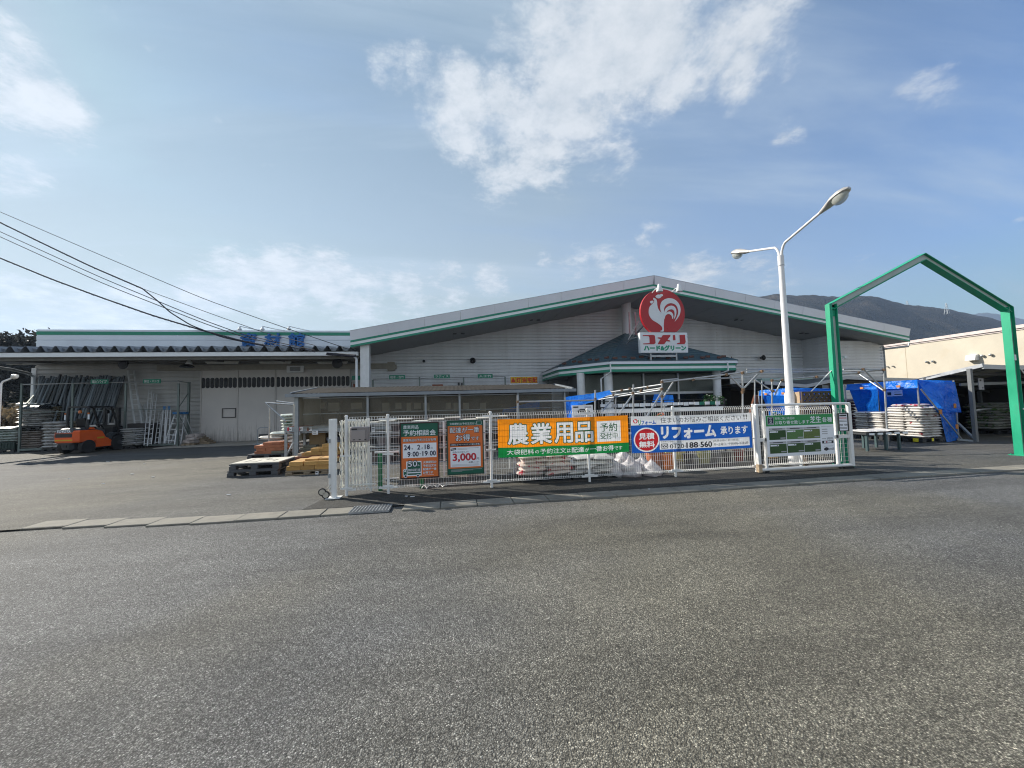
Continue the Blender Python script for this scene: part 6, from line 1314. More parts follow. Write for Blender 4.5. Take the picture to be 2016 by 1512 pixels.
for k in range(5): b.rect(fr, .03+.19*k, .06, .205+.19*k, .54, .010, 1)
b.poly(fr, [(.115, .1), (.175, .3), (.185, .48), (.05, .48), (.06, .3)], .015, 3)
for k, ch in enumerate('灯油宅配'): b.text(ch, fr, .235+.19*k, .12, .38+.19*k, .5, .015, 3, .04)
b.rect(fr, .03, .66, .1, .8, .01, 4); b.rect(fr, .12, .64, .62, .7, .01, 2); b.rect(fr, .12, .76, .5, .8, .01, 4); b.rect(fr, .75, .7, .95, .78, .01, 4)
b.text('371', fr, .44, .9, .66, 1.12, .01, 2, .03); b.text('140', fr, .74, .9, .97, 1.12, .01, 2, .03); b.obj('print_panel', [PW, KY, INK, KR, GREYP], parent=t)
# ================================================================== behind the left half of the fence
DSY = 9.3; sa, sb = P(706, 850, DSY).x, P(1010, 850, DSY).x
ds = thing('display_shelf', 'two-tier steel display shelf stocked with pale boards and pots behind the left fence panels', 'shelf', ((sa+sb)/2, DSY+.3, 0))
for x in (sa, sa+.95, sa+1.9, sa+2.85, sb):
    for y in (DSY, DSY+.6): one('upright', WHITE, lambda b: b.box(x-.02, x+.02, y-.02, y+.02, .02, 1.3), parent=ds)
one('shelf', STEEL, lambda b: [b.box(sa, sb, DSY, DSY+.6, z, z+.03) for z in (1.05, .74)]+[b.tube([(sa, DSY-.02, z), (sb, DSY-.02, z)], .014, 6) for z in (1.0, .70, .36)], parent=ds)
for k in range(9):
    x = sa+.02+k*(sb-sa-.1)/9; o = one('pale_board', mat('pale_slab', (.66, .63, .55), .7, var=.12, rnd=.15), lambda b: b.bbox(x, x+(sb-sa)/9-.03, DSY+random.uniform(.0, .15), DSY+.55, 1.30+.03*(k % 3), 1.325+.03*(k % 3), .004), label='flat pale board lying on the top of the display shelf behind the fence', cat='board', group='pale boards on the display shelf')
one('shelf_top', STEEL, lambda b: (b.box(sa, sb, DSY, DSY+.6, 1.27, 1.3),), parent=ds)
for k in range(8):
    x = sa+.06+k*(sb-sa-.1)/8; one('dark_tray', mat('dark_tray', (.03, .028, .034), .6, rnd=.5), lambda b: (b.bbox(x, x+.36, DSY+.36, DSY+.56, .77, .99, .015), b.box(x+.01, x+.35, DSY+.345, DSY+.36, .93, .985)), label='dark plastic tray on the middle tier of the display shelf behind the fence', cat='tray', group='dark trays on the display shelf')
def pot(name, lab, c, r, h, m, group=None, rim=None):
    t = thing(name, lab, 'pot', c, group=group); one('body', m, lambda b: b.lathe([(r*.68, 0), (r*.7, .005), (r*.95, h*.86), (r, h*.86), (r*1.02, h), (r*.9, h), (r*.85, h*.8), (r*.2, h*.78)], c, 20), parent=t, smooth=True)
    if rim: one('rim', rim, lambda b: b.lathe([(r*.97, h*.78), (r*1.06, h*.79), (r*1.06, h*1.02), (r*.92, h*1.02)], c, 20, caps=False), parent=t, smooth=True)
    return t
GRYPOT = mat('grey_pot', (.17, .165, .18), .6, rnd=.5); DKPOT = mat('dark_pot', (.03, .026, .032), .5, rnd=.4)
for k in range(11):
    x = sa+.14+k*(sb-sa-.2)/10.5; up = k % 2
    pot('planter', 'dark or grey plant pot standing on the display shelf behind the fence', (x, DSY+.25, .77 if up else 1.08), .11, .2 if up else .17, GRYPOT if k % 3 else DKPOT, 'pots on the display shelf')
for k in range(7):
    x = sa+.2+k*(sb-sa-.3)/7; o = one('large_planter', DKPOT if k % 2 else GRYPOT, lambda b: b.lathe([(.12, 0), (.17, .3), (.19, .3), (.19, .36), (.15, .36), (.14, .3)], (x, DSY+.3, .38), 18), smooth=True, label='big dark planter under the display shelf behind the fence', cat='planter', group='big planters under the display shelf')
DG = mat('deep_green_paint', (.005, .17, .06), .4)
for px0, px1, py0, py1, lb in ((744.5, 752.5, 893, 968, 'green flat post behind the mesh right of the accordion gate'), (826, 834, 925, 956, 'short green post behind the mesh under the left framed poster')):
    a, e = P(px0, py0, 8.15), P(px1, py1, 8.15); one('green_post', DG, lambda b: (b.bbox(a.x, e.x, 8.15, 8.2, 0, a.z, .005), b.box(a.x, a.x+.014, 8.138, 8.15, 0, a.z)), label=lb, cat='post')
one('conduit', WHITE, lambda b: (b.tube([P(738, 891, 8.1), P(786, 889, 8.1)], .02, 8), b.tube([P(755, 943, 8.1), P(786, 941, 8.1)], .012, 8), b.box(-1.6, -1.57, 8.12, 8.15, 0, P(738, 891, 8.1).z)), label='white pipe rail across the green post behind the left fence panel', cat='rail')
wv = [P(830+i*2.6, 951+2.2*sin(i*1.1), 7.95) for i in range(20)]
one('loose_wire', WHITE, lambda b: b.tube([Vector((p.x, 7.95+.06*sin(i), max(.03, .04+.05*abs(sin(i*.8))))) for i, p in enumerate(wv)], .008, 5), label='loose white wire curled on the ground behind the mesh', cat='wire')
# ================================================================== heap of fertiliser sacks behind the orange banner
hp0 = G(1028, 951); pallet(hp0.x, hp0.x+1.05, 8.08, 8.95, 0, PLK, 'black pallet under the left half of the sack heap behind the orange banner', h=.12); pallet(hp0.x+1.1, hp0.x+2.15, 8.08, 8.95, 0, PLK, 'black pallet under the right half of the sack heap behind the orange banner', h=.12)
sacks(hp0.x-.02, hp0.x+1.07, 8.06, 8.96, .12, 2, 2, 5, .095, S_PNK, 'pink and white fertiliser sack in the left heap behind the orange banner', 'pink and white sacks behind the banner', jit=.035, tilt=.06)
sacks(hp0.x+1.1, hp0.x+2.0, 8.06, 8.96, .12, 2, 2, 4, .095, S_GRY, 'silvery sack in the right heap behind the orange banner', 'silvery sacks behind the banner', jit=.06, tilt=.1)
CLR = cloth('thin_white_plastic', (.66, .64, .66), .35, .3, .6, .1)
def crumple(name, lab, c, r, seed, h=1.0, m=CLR, knot=True):
    b = MB(); nu, nv = 22, 12; c = Vector(c); vs = []
    for j in range(nv+1):
        for i in range(nu):
            a = 2*pi*i/nu; t = j/nv; p = Vector((cos(a)*sin(pi*t*.98+.02), sin(a)*sin(pi*t*.98+.02), cos(pi*t)))
            k = 1+.35*mnoise.noise(p*1.6+Vector((seed, 0, 0)))+.16*mnoise.noise(p*5+Vector((0, seed, 0)))
            v = p*r*k; v.z = max(-r*.55, v.z)*h
            if knot and t < .12: v.z += r*.5*(1-t/.12); v.x *= .5; v.y *= .5
            vs.append(c+v+Vector((0, 0, r*.55*h)))
    b.add(vs, [(j*nu+i, j*nu+(i+1) % nu, (j+1)*nu+(i+1) % nu, (j+1)*nu+i) for j in range(nv) for i in range(nu)])
    return b.obj(name, m, smooth=2, label=lab, cat='plastic bag')
for i, (px, py, Y, r, lb) in enumerate(((1208, 925, 8.25, .2, 'crumpled translucent plastic bag at the right end of the silvery sacks'), (1228, 905, 8.5, .24, 'big crumpled white plastic bag on top of the bag heap between the banners'), (1240, 924, 8.2, .22, 'pinkish white plastic bag in the middle of the bag heap between the banners'), (1262, 912, 8.6, .2, 'white plastic bag leaning behind the tied bag under the blue banner'), (1283, 928, 8.12, .2, 'knotted pale pink plastic bag in front under the red disc'))):
    c = P(px, py, Y); crumple('plastic_bag', lb, (c.x, Y, max(0, c.z-r*.9)), r, i*3.7, .95)
one('low_stand', PLK, lambda b: b.bbox(P(1215, 930, 8.5).x, P(1270, 930, 8.5).x, 8.35, 8.8, 0, .12, .01), label='dark low stand under the crumpled plastic bags', cat='stand')
TER = mat('terracotta', (.46, .14, .06), .7, var=.2); CRM = mat('cream_rim', (.66, .56, .42), .6); ORP = mat('orange_plastic', (.62, .16, .02), .45); YLP = mat('yellow_plastic', (.56, .44, .12), .5); OLP = mat('olive_pot', (.24, .24, .09), .6); DRP = mat('dark_red_pot', (.16, .03, .025), .6)
c = P(1290, 922, 8.75); pot('flower_pot', 'large terracotta pot with a broad cream rim under the blue banner', (c.x, 8.75, .0), .235, .56, TER, None, CRM)
c = P(1316, 922, 8.5); pot('flower_pot', 'bright orange plastic pot right of the cream-rimmed pot', (c.x, 8.5, .05), .17, .35, ORP)
c = P(1332, 912, 9.0); one('tray', YLP, lambda b: b.loft([[(c.x-.3, 8.95, .25), (c.x+.22, 8.95, .12), (c.x+.25, 9.0, .5), (c.x-.28, 9.0, .58)], [(c.x-.3, 9.0, .22), (c.x+.22, 9.0, .1), (c.x+.25, 9.05, .5), (c.x-.28, 9.05, .58)]]), label='pale yellow tilted tray behind the orange pot', cat='tray')
c = P(1387, 920, 8.7); pot('flower_pot', 'olive yellow glazed pot standing alone under the blue banner right of the post', (c.x, 8.7, .1), .16, .3, OLP)
for i, (px, m_) in enumerate(((1356, DKPOT), (1410, GRYPOT), (1432, DKPOT), (1455, DRP), (1478, DKPOT))):
    c = P(px, 915, 8.8); pot('flower_pot', ['dark pot left of the olive pot', 'grey pot just right of the olive pot', 'dark pot second to the right of the olive pot', 'dark red pot near the sliding gate end', 'dark pot touching the sliding gate end'][i]+' behind the fence', (c.x, 8.8, .1), .13, .24+.03*(i % 2), m_)
# --- plant bench
b0, b1 = P(1340, 900, 9.2).x, P(1500, 900, 9.2).x
pb = thing('plant_bench', 'dark slatted bench with small potted plants behind the blue banner', 'bench', ((b0+b1)/2, 9.3, 0)); one('top', FG_, lambda b: [b.box(b0, b1, 9.0+.12*k, 9.1+.12*k, .55, .58) for k in range(6)], parent=pb)
for x in (b0+.1, (b0+b1)/2, b1-.1):
    for y in (9.05, 9.62): one('leg', FG_, lambda b: b.box(x-.025, x+.025, y-.025, y+.025, 0, .55), parent=pb)
one('low_slab', PLK, lambda b: b.box(b0-.3, b1, 8.55, 9.0, 0, .1), label='dark low plank stand carrying the row of pots behind the fence', cat='stand')
PLF = leafmat('plant_leaf', (.03, .11, .025)); FLR = cloth('orange_petal', (.7, .15, .02), .3); FLW = cloth('white_petal', (.7, .68, .62), .3); FLD = cloth('red_petal', (.5, .03, .04), .3)
def plant(lab, c, r, h, fl=None, group=None, potm=None):
    t = thing('potted_plant', lab, 'plant', c, group=group); c = Vector(c); one('pot', potm or DKPOT, lambda b: b.lathe([(.06, 0), (.085, .13), (.09, .13), (.08, .11)], c, 12), parent=t, smooth=True)
    b = MB(); fb = MB()
    for i in range(90):
        d = Vector((random.gauss(0, 1), random.gauss(0, 1), abs(random.gauss(.6, .8)))).normalized(); p = c+Vector((0, 0, .14))+Vector((d.x*r, d.y*r, d.z*h))*random.uniform(.3, 1); e = d.orthogonal().normalized(); s = .035*random.uniform(.6, 1.4); q = d.cross(e)
        b.face([p+q*s*1.6, p+e*s*.6, p-q*s*1.6, p-e*s*.6])
        if fl and i < 14: fb.lathe([(.008, -.01), (.03, .004), (.026, .012), (.006, .018)], p+Vector((0, 0, .03)), 7)
    for i in range(6): a = i*1.05; b.beam(c+Vector((0, 0, .1)), c+Vector((cos(a)*r*.5, sin(a)*r*.5, .14+h*.7)), .006)
    b.obj('foliage', PLF, parent=t)
    if fl: fb.obj('flower', fl, parent=t)
for i in range(10):
    x = b0+.12+i*(b1-b0-.2)/9.5; plant('small potted plant with '+['orange', 'white', 'red', 'no'][i % 4]+' flowers on the bench behind the blue banner', (x, 9.3+.2*(i % 2), .58), .12, .3+.1*random.random(), [FLR, FLW, FLD, None][i % 4], 'plants with %s flowers on the bench' % ['orange', 'white', 'red', 'no'][i % 4])
for px, lb, Y in ((1300, 'orange flowering plant peeping over the fence above the blue banner', 9.4), (1290, 'low orange plant left of the flowering one above the blue banner', 9.6)):
    c = P(px, 815, Y); plant(lb, (c.x, Y, c.z-.32), .13, .2, FLR); one('stand', FG_, lambda b: b.bbox(c.x-.12, c.x+.12, Y-.12, Y+.12, 0, c.z-.32, .01), label='dark plinth under the '+('taller' if px == 1300 else 'lower')+' orange plant behind the fence', cat='stand')
for px, lb, Y, fl in ((1530, 'leafy plant behind the turf sign left of the lamp post', 9.0, FLW), (1585, 'leafy plant behind the turf sign right of the lamp post', 9.1, None), (1615, 'leafy plant between the lamp post and the green gatepost', 9.2, FLW)):
    c = P(px, 812, Y); plant(lb, (c.x, Y, .9), .15, c.z-.98, fl); one('stand', FG_, lambda b: b.bbox(c.x-.14, c.x+.14, Y-.14, Y+.14, 0, .9, .01), label='dark plinth under the '+lb.split(' behind')[0].split(' between')[0]+' '+('left of the lamp post' if px < 1550 else 'right of the lamp post' if px < 1600 else 'near the green gatepost'), cat='stand')
sh = P(1530, 925, 8.6); one('timber', BYEL, lambda b: b.bbox(P(1515, 915, 8.9).x, P(1552, 915, 8.9).x, 8.9, 9.1, .1, .42, .01), label='yellowish timber block behind the turf sign left of the lamp post', cat='timber')
one('fence_panel', mat('brown_slats', (.16, .09, .05), .7, var=.3), lambda b: [b.box(x, x+.07, 9.5, 9.52, 0, 1.0) for x in [P(1570, 900, 9.5).x+.1*k for k in range(11)]]+[b.box(P(1570, 900, 9.5).x, P(1570, 900, 9.5).x+1.1, 9.52, 9.55, z, z+.06) for z in (.2, .8)], label='brown vertical slat panel behind the turf sign', cat='panel')
# lattice planter
LATB = mat('brown_lattice', (.075, .052, .038), .75, var=.25); a, e = P(1577, 771, 8.15), P(1648.5, 800, 8.15)
lp_ = thing('lattice_screen', 'brown wooden lattice screen between the lamp post and the green gatepost', 'screen', ((a.x+e.x)/2, 8.15, 0))
one('frame', LATB, lambda b: (b.box(a.x, e.x, 8.13, 8.17, a.z-.05, a.z), b.box(a.x, a.x+.05, 8.13, 8.17, 0, a.z-.05), b.box(e.x-.05, e.x, 8.13, 8.17, 0, a.z-.05), b.box(a.x+.05, e.x-.05, 8.13, 8.17, .5, .56)), parent=lp_)
def lat(b):
    w_ = e.x-a.x-.1; z0, z1 = .56, a.z-.05; hh = z1-z0
    for s, y in ((1, 8.14), (-1, 8.155)):
        k = -hh
        while k < w_:
            t0, t1 = max(0, -k), min(hh, w_-k)
            if t1-t0 > .03:
                p = [(k+t0, t0), (k+t1, t1)]
                if s < 0: p = [(w_-x, z) for x, z in p]
                b.beam((a.x+.05+p[0][0], y, z0+p[0][1]), (a.x+.05+p[1][0], y, z0+p[1][1]), .012, .07, up=(0, 1, 0)) if False else b.beam((a.x+.05+p[0][0], y, z0+p[0][1]), (a.x+.05+p[1][0], y, z0+p[1][1]), .07, .012, up=(0, 1, 0))
            k += .135
one('lattice', LATB, lat, parent=lp_)
one('side_board', mat('pale_wood_side', (.4, .29, .19), .7), lambda b: b.prism([(a.x-.02, 8.18, 0), (a.x-.02, 8.18, a.z), (a.x-.02, 8.5, a.z-.02), (a.x-.02, 8.5, 0)], (.02, 0, 0)), parent=lp_)
# ================================================================== scaffold-pipe frames
CPL = mat('clamp_rust', (.2, .13, .08), .6, .5, var=.4)
def frame3(label, poles, clamps=(), r=.024):
    pts = [(P(x0, y0, Y0), P(x1, y1, Y1)) for (x0, y0, Y0, x1, y1, Y1) in poles]
    t = thing('pipe_scaffold', label, 'scaffold', (pts[0][0].x, pts[0][0].y, 0))
    for a, c in pts:
        if c.z < .4: c.z = 0
        if a.z < .4: a.z = 0
        one('pipe', GALV, lambda b: b.tube([a, c], r, 10), parent=t, smooth=True)
    for x, y, Y in clamps:
        c = P(x, y, Y); one('clamp', CPL, lambda b: b.obox(c, (.032, .008, .01), (0, .035, 0), (-.008, 0, .032)), parent=t)
frame3('galvanised scaffold-pipe frame with parallel rails in front of the porch', [
    (1019, 778, 10.6, 1019, 930, 10.6), (1019, 791, 10.6, 1172, 788, 10.6), (1172, 768, 10.8, 1172, 930, 10.8), (1247, 757, 10.6, 1247, 930, 10.6), (1212, 770, 12.5, 1212, 880, 12.5),
    (1176, 776, 13.4, 1303, 757, 9.9), (1180, 783, 13.4, 1303, 764, 9.9), (1178, 787, 13.0, 1300, 768, 10.0), (1303, 748, 9.9, 1303, 930, 9.9), (1308, 798, 10.2, 1308, 930, 10.2),
    (1246, 776, 10.6, 1219, 815, 9.4), (1303, 772, 9.9, 1266, 832, 9.0), (1208, 782, 12.5, 1182, 815, 11.5), (1325, 753, 9.9, 1304, 785, 9.9)],
    [(1172, 786, 10.7), (1208, 778, 12.4), (1246, 774, 10.55), (1303, 752, 9.85), (1303, 766, 9.85), (1303, 780, 9.85), (1224, 768, 11.6), (1276, 762, 10.5), (1019, 791, 10.55), (1240, 765, 11.2), (1262, 769, 10.8)])
frame3('galvanised scaffold-pipe frame with two braces left of the lamp post', [
    (1303, 753, 9.9, 1463, 733, 9.6), (1462, 731, 9.6, 1464, 930, 9.6), (1437, 740, 9.7, 1462, 765, 9.6), (1498, 730, 9.6, 1463, 766, 9.6), (1462, 736, 9.6, 1500, 731, 9.6), (1303, 749, 9.9, 1335, 746, 9.9), (1365, 747, 11, 1478, 743, 11)],
    [(1462, 734, 9.55), (1463, 767, 9.55), (1462, 772, 9.55), (1365, 747, 9.8), (1500, 731, 9.55), (1430, 738, 9.65)])
frame3('galvanised scaffold-pipe frame around the lamp post carrying a low rail', [
    (1484, 746, 11, 1524, 772, 10.6), (1520, 749, 10.6, 1690, 734, 10.3), (1520, 747, 10.6, 1522, 930, 10.6), (1538, 751, 10.6, 1525, 778, 10.6), (1500, 749, 12.5, 1502, 900, 12.5), (1486, 740, 12.5, 1487, 900, 12.5), (1470, 727, 12.8, 1690, 727, 12.8), (1470, 732, 12.6, 1690, 731, 12.6)],
    [(1520, 749, 10.55), (1608, 742, 10.4), (1540, 748, 10.55), (1522, 770, 10.55)])
frame3('galvanised scaffold-pipe frame at the right of the green gatepost above the sack table', [
    (1740, 727, 10.26, 1748, 882, 10.26), (1660, 727, 10.3, 1740, 728, 10.26), (1660, 731, 11.2, 1740, 729, 10.3), (1700, 727, 10.3, 1741, 768, 10.26), (1688, 734, 11.2, 1741, 770, 10.3), (1690, 733, 10.4, 1740, 728, 10.3)],
    [(1740, 728, 10.22), (1741, 768, 10.22), (1699, 727, 10.26), (1690, 734, 10.3)])
# ================================================================== blue tarpaulin shelters
TAG_ = mat('orange_clip', (.5, .2, .05), .6)
A = [P(1113, 782, 12.6), P(1200, 768, 12.2), P(1205, 776, 11.6), P(1122, 806, 11.8)]; drape('tarp', A, 'bunched bright blue tarpaulin hanging at the right end of the lean-to', 14, 8, .12, 3)
A2 = [P(1114, 782, 11.85), P(1138, 779, 11.8), P(1140, 835, 11.8), P(1116, 838, 11.9)]; one('tarp_pole', GALV, lambda b: [b.tube([(p.x, p.y+.05, 0), (p.x, p.y+.05, p.z)], .02, 6) for p in (A2[0], A2[1])], label='pair of thin poles holding the bunched blue tarpaulin', cat='pole')
drape('tarp', A2, 'hanging strip of blue tarpaulin beside the white notice board at the lean-to end', 6, 10, .1, 8)
fr = frame_px(1126, 798, 1168, 822, 11.4); b = MB(); b.prism([b.pt(fr, u, v, 0) for u, v in ((0, 0), (1, 0), (1, 1.6), (0, 1.6))], (0, .02, 0), 0); b.rect(fr, .06, .1, .3, .2, .004, 1); b.poly(fr, [(.2, .45), (.4, .3), (.7, .3), (.85, .5), (.8, .62), (.3, .62)], .004, 2); b.rect(fr, .1, .8, .9, .9, .004, 3); b.rect(fr, .1, 1.05, .6, 1.15, .004, 3); b.rect(fr, .6, .12, .92, .22, .004, 3)
b.box(fr[0].x+.05, fr[0].x+.09, 11.42, 11.46, 0, fr[0].z-.1, 3); b.box(fr[0].x+.5, fr[0].x+.54, 11.42, 11.46, 0, fr[0].z-.1, 3); b.obj('notice_board', [PW, INK, FG_, GREYP], label='white picture board on legs at the right end of the lean-to', cat='board')
# store front racks with price strips behind the fence
SRY = 13.5; xa, xb = P(1180, 815, SRY).x, P(1428, 815, SRY).x; sr = thing('front_rack', 'dark wire rack with white price strips below the porch windows', 'rack', ((xa+xb)/2, SRY, 0))
one('frame', FK, lambda b: [b.box(x-.02, x+.02, SRY, SRY+.04, 0, zt(787, 1300, SRY)) for x in [xa+(xb-xa)*k/8 for k in range(9)]]+[b.box(xa, xb, SRY, SRY+.04, zt(y, 1300, SRY), zt(y, 1300, SRY)+.03) for y in (789, 800, 812)], parent=sr)
one('price_strip', [PW, SGN, GREYP, PR], lambda b: [b.box(xa+.05+k*.22, xa+.24+k*.22, SRY-.02, SRY-.005, zt(799, 1300, SRY)+random.uniform(-.02, .02), zt(793, 1300, SRY), random.choice((0, 0, 0, 0, 2, 0, 1))) for k in range(int((xb-xa-.1)/.22))]+[b.box(xa+.05, xb-.1, SRY-.02, SRY-.005, zt(811, 1300, SRY), zt(803, 1300, SRY), 0)], parent=sr)
A = [P(1288, 776, 15.2), P(1325, 778, 15.2), P(1327, 792, 15), P(1284, 792, 15)]; drape('tarp', A, 'dark blue tarpaulin lying on the rack below the porch window', 10, 6, .06, 5)
for i, px in enumerate((1392, 1405, 1418)):
    c = P(px, 783, 14.4); plant(['leftmost', 'middle', 'rightmost'][i]+' of three pale shrubs on the rack below the right porch window', (c.x, 14.4, c.z-.42), .22, .5, FLW)
    one('stand', FK, lambda b: b.bbox(c.x-.12, c.x+.12, 14.3, 14.5, 0, c.z-.42, .01), label=['leftmost', 'middle', 'rightmost'][i]+' dark plinth under the pale shrubs at the right porch window', cat='stand')
def shelter(lab, x0, x1, y0, y1, z, skirt, zr, seed):
    """frame draped with sheet: left side open under a skirt, right side closed down to zr"""
    t = thing('tarp_shelter', lab, 'shelter', (x0, y0, 0)); V = Vector; zb_ = z-.03
    drape('roof_sheet', [V((x0, y0, z)), V((x1, y0, z-.05)), V((x1, y1, zb_)), V((x0, y1, zb_))], None, 14, 18, .07, seed, t)
    drape('side_skirt', [V((x0-.02, y1, zb_+.01)), V((x0-.02, y0-.02, z+.01)), V((x0-.09, y0-.05, z-skirt-.06)), V((x0-.08, y1, zb_-skirt))], None, 30, 5, .08, seed+3, t)
    drape('right_sheet', [V((x1, y1, zb_)), V((x1, y0, z-.05)), V((x1+.05, y0, zr)), V((x1+.05, y1, zr))], None, 20, 14, .09, seed+5, t)
    drape('rear_sheet', [V((x0+.02, y1, zb_)), V((x1, y1, zb_)), V((x1, y1+.03, zr)), V((x0+.45, y1+.03, zr))], None, 12, 12, .08, seed+6, t)
    for px_, py_ in ((x0, y0), (x0, y1), (x1, y0), (x1, y1)): one('pole', GALV, lambda b: b.tube([(px_+(.03 if px_ == x0 else .12), py_+(.03 if py_ == y0 else .12), 0), (px_+(.03 if px_ == x0 else .12), py_+(.03 if py_ == y0 else .12), z-.04)], .024, 8), parent=t, smooth=True)
    for k in (.28, .8): yy = y1+(y0-y1)*k; one('clip', TAG_, lambda b: b.bbox(x0-.16, x0-.13, yy-.06, yy+.06, z-skirt-.02, z-skirt+.06, .006), parent=t)
    return t
rx0, ry0, rx1, ry1 = 15.84, 11.0, 17.3, 13.4
t = shelter('blue tarpaulin shelter over white sacks right of the green gatepost', rx0, rx1, ry0, ry1, 2.15, .22, 1.0, 11)
def PF(x, y, d=0): return P(x, y, ry0-.03-d)
drape('front_flap', [PF(1805, 748), PF(1880, 752), PF(1893, 812, .03), PF(1846, 812, .05)], None, 18, 16, .13, 21, t); drape('front_flap', [PF(1848, 806, -.06), PF(1886, 806, -.1), PF(1887, 866, -.05), PF(1864, 871, .05)], None, 8, 12, .09, 22, t)
one('brace', STEEL, lambda b: b.tube([PF(1813, 766, .06), PF(1893, 864, .06)], .022, 8), parent=t)
for x, y in ((1852, 811), (1880, 799), (1884, 840)): p = PF(x, y, .12); one('clip', TAG_, lambda b: b.bbox(p.x-.05, p.x+.05, p.y-.015, p.y+.015, p.z-.08, p.z+.08, .01), parent=t)
a, e = PX(1745, 769, rx1-.12), PX(1777, 780, rx1-.12); fr = (a, Vector((0, e.y-a.y, 0)), Vector((0, 0, e.z-a.z)), Vector((-1, 0, 0))); b = MB(); b.prism([b.pt(fr, u, v, 0) for u, v in ((0, 0), (1, -.05), (1, .95), (0, 1))], (.01, 0, 0), 0); b.rect(fr, .05, .3, .3, .8, .003, 1); b.rect(fr, .5, .25, .9, .35, .003, 2); b.rect(fr, .5, .6, .95, .75, .003, 1); b.obj('price_sign', [PW, FG_, GREYP], label='white and grey price sign hung inside the blue right shelter', cat='sign')
t2 = shelter('blue tarpaulin shelter behind the lamp post, farther back', 11.96, 13.6, 12.0, 13.5, 1.99, .2, .7, 31)
drape('front_flap', [P(1562, 764, 11.95), P(1640, 768, 11.95), P(1640, 775, 11.9), P(1563, 774, 11.9)], None, 14, 4, .06, 34, t2)
for i in range(5):
    one('plank', mat('rust_brown_plank', (.14, .05, .025), .8, var=.3, rnd=.3), lambda b: b.beam(P(1473+4*i, 830, 13.2), P(1486+2.5*i, 782, 13.9), .06, .2), label='rust-brown plank leaning in the dark beside the farther blue shelter', cat='plank', group='planks beside the farther shelter')
# sacks under the right shelter
bx0, bx1, by0, by1 = 15.76, 16.62, 10.93, 12.0; zt_ = zt(800, 1800, 10.93); nl = 12
pl_ = pallet(bx0, bx1, by0, by1, 0, PLK, 'black pallet with yellow labels under the large white sack stack at right', h=.16)
YLB = mat('label_yellow', (.75, .65, .03), .5); one('label_card', YLB, lambda b: b.box(bx0-.012, bx0-.003, by0+.12, by0+.28, .03, .15), parent=pl_); one('label_card', YLB, lambda b: b.box(bx0+.36, bx0+.44, by0-.012, by0-.003, .05, .15), parent=pl_)
sacks(bx0, bx1, by0, by1, .16, 2, 2, nl, (zt_-.16)/nl, S_WHT, 'white printed sack in the large square stack under the right blue shelter', 'white sacks in the large right stack', jit=.018)
for dx, dy, lb in ((.42, .35, 'reddish white sack lying on the very top of the large right stack, nearer one'), (.42, .8, 'reddish white sack lying on the very top of the large right stack, farther one')): sack(.7, .42, .08, S_PNK, (bx0+dx, by0+dy, zt_-.01), .1, lb, None)
pallet(bx0, bx1, 12.15, 13.15, 0, PLK, 'lower black pallet under the sacks behind the low table', h=.15); pallet(bx0, bx1, 12.15, 13.15, .15, PLK, 'upper black pallet under the sacks behind the low table', h=.15)
z8_ = PX(1715, 810, bx0).z; sacks(bx0, bx1, 12.15, 13.15, .3, 2, 2, 9, (z8_-.3)/9, S_WHT, 'white printed sack in the stack behind the low table', 'white sacks behind the low table', jit=.018)
tx0, tx1 = P(1672, 860, 10.3).x, P(1743, 860, 10.3).x; tz = zt(852, 1710, 9.9)
tt = thing('sack_table', 'low dark steel table carrying printed sacks just right of the green gatepost', 'table', ((tx0+tx1)/2, 10.2, 0)); one('top', [FG_, PW], lambda b: (b.box(tx0, tx1, 9.8, 10.6, tz-.05, tz), [b.box(tx0+.1+.3*k, tx0+.28+.3*k, 9.785, 9.8, tz-.06, tz-.005, 1) for k in range(5)]), parent=tt)
for x in (tx0+.08, tx0+.75, tx1-.1):
    for y in (9.86, 10.5): one('leg', mat('teal_steel', (.05, .09, .1), .5), lambda b: b.box(x-.03, x+.03, y-.03, y+.03, 0, tz-.05), parent=tt)
sacks(tx0+.02, tx1-.02, 9.84, 10.56, tz, 3, 1, 1, .07, S_WHT, 'flat printed sack on the low table right of the green gatepost', 'sacks on the low table')
x0, x1 = P(1664, 850, 14.2).x, P(1692, 850, 14.2).x; sacks(x0, x1, 14.2, 15., 0, 1, 1, 12, .13, S_DRK, 'dark red sack in the shaded stack left of the right blue shelter', 'dark red sacks in the shade')
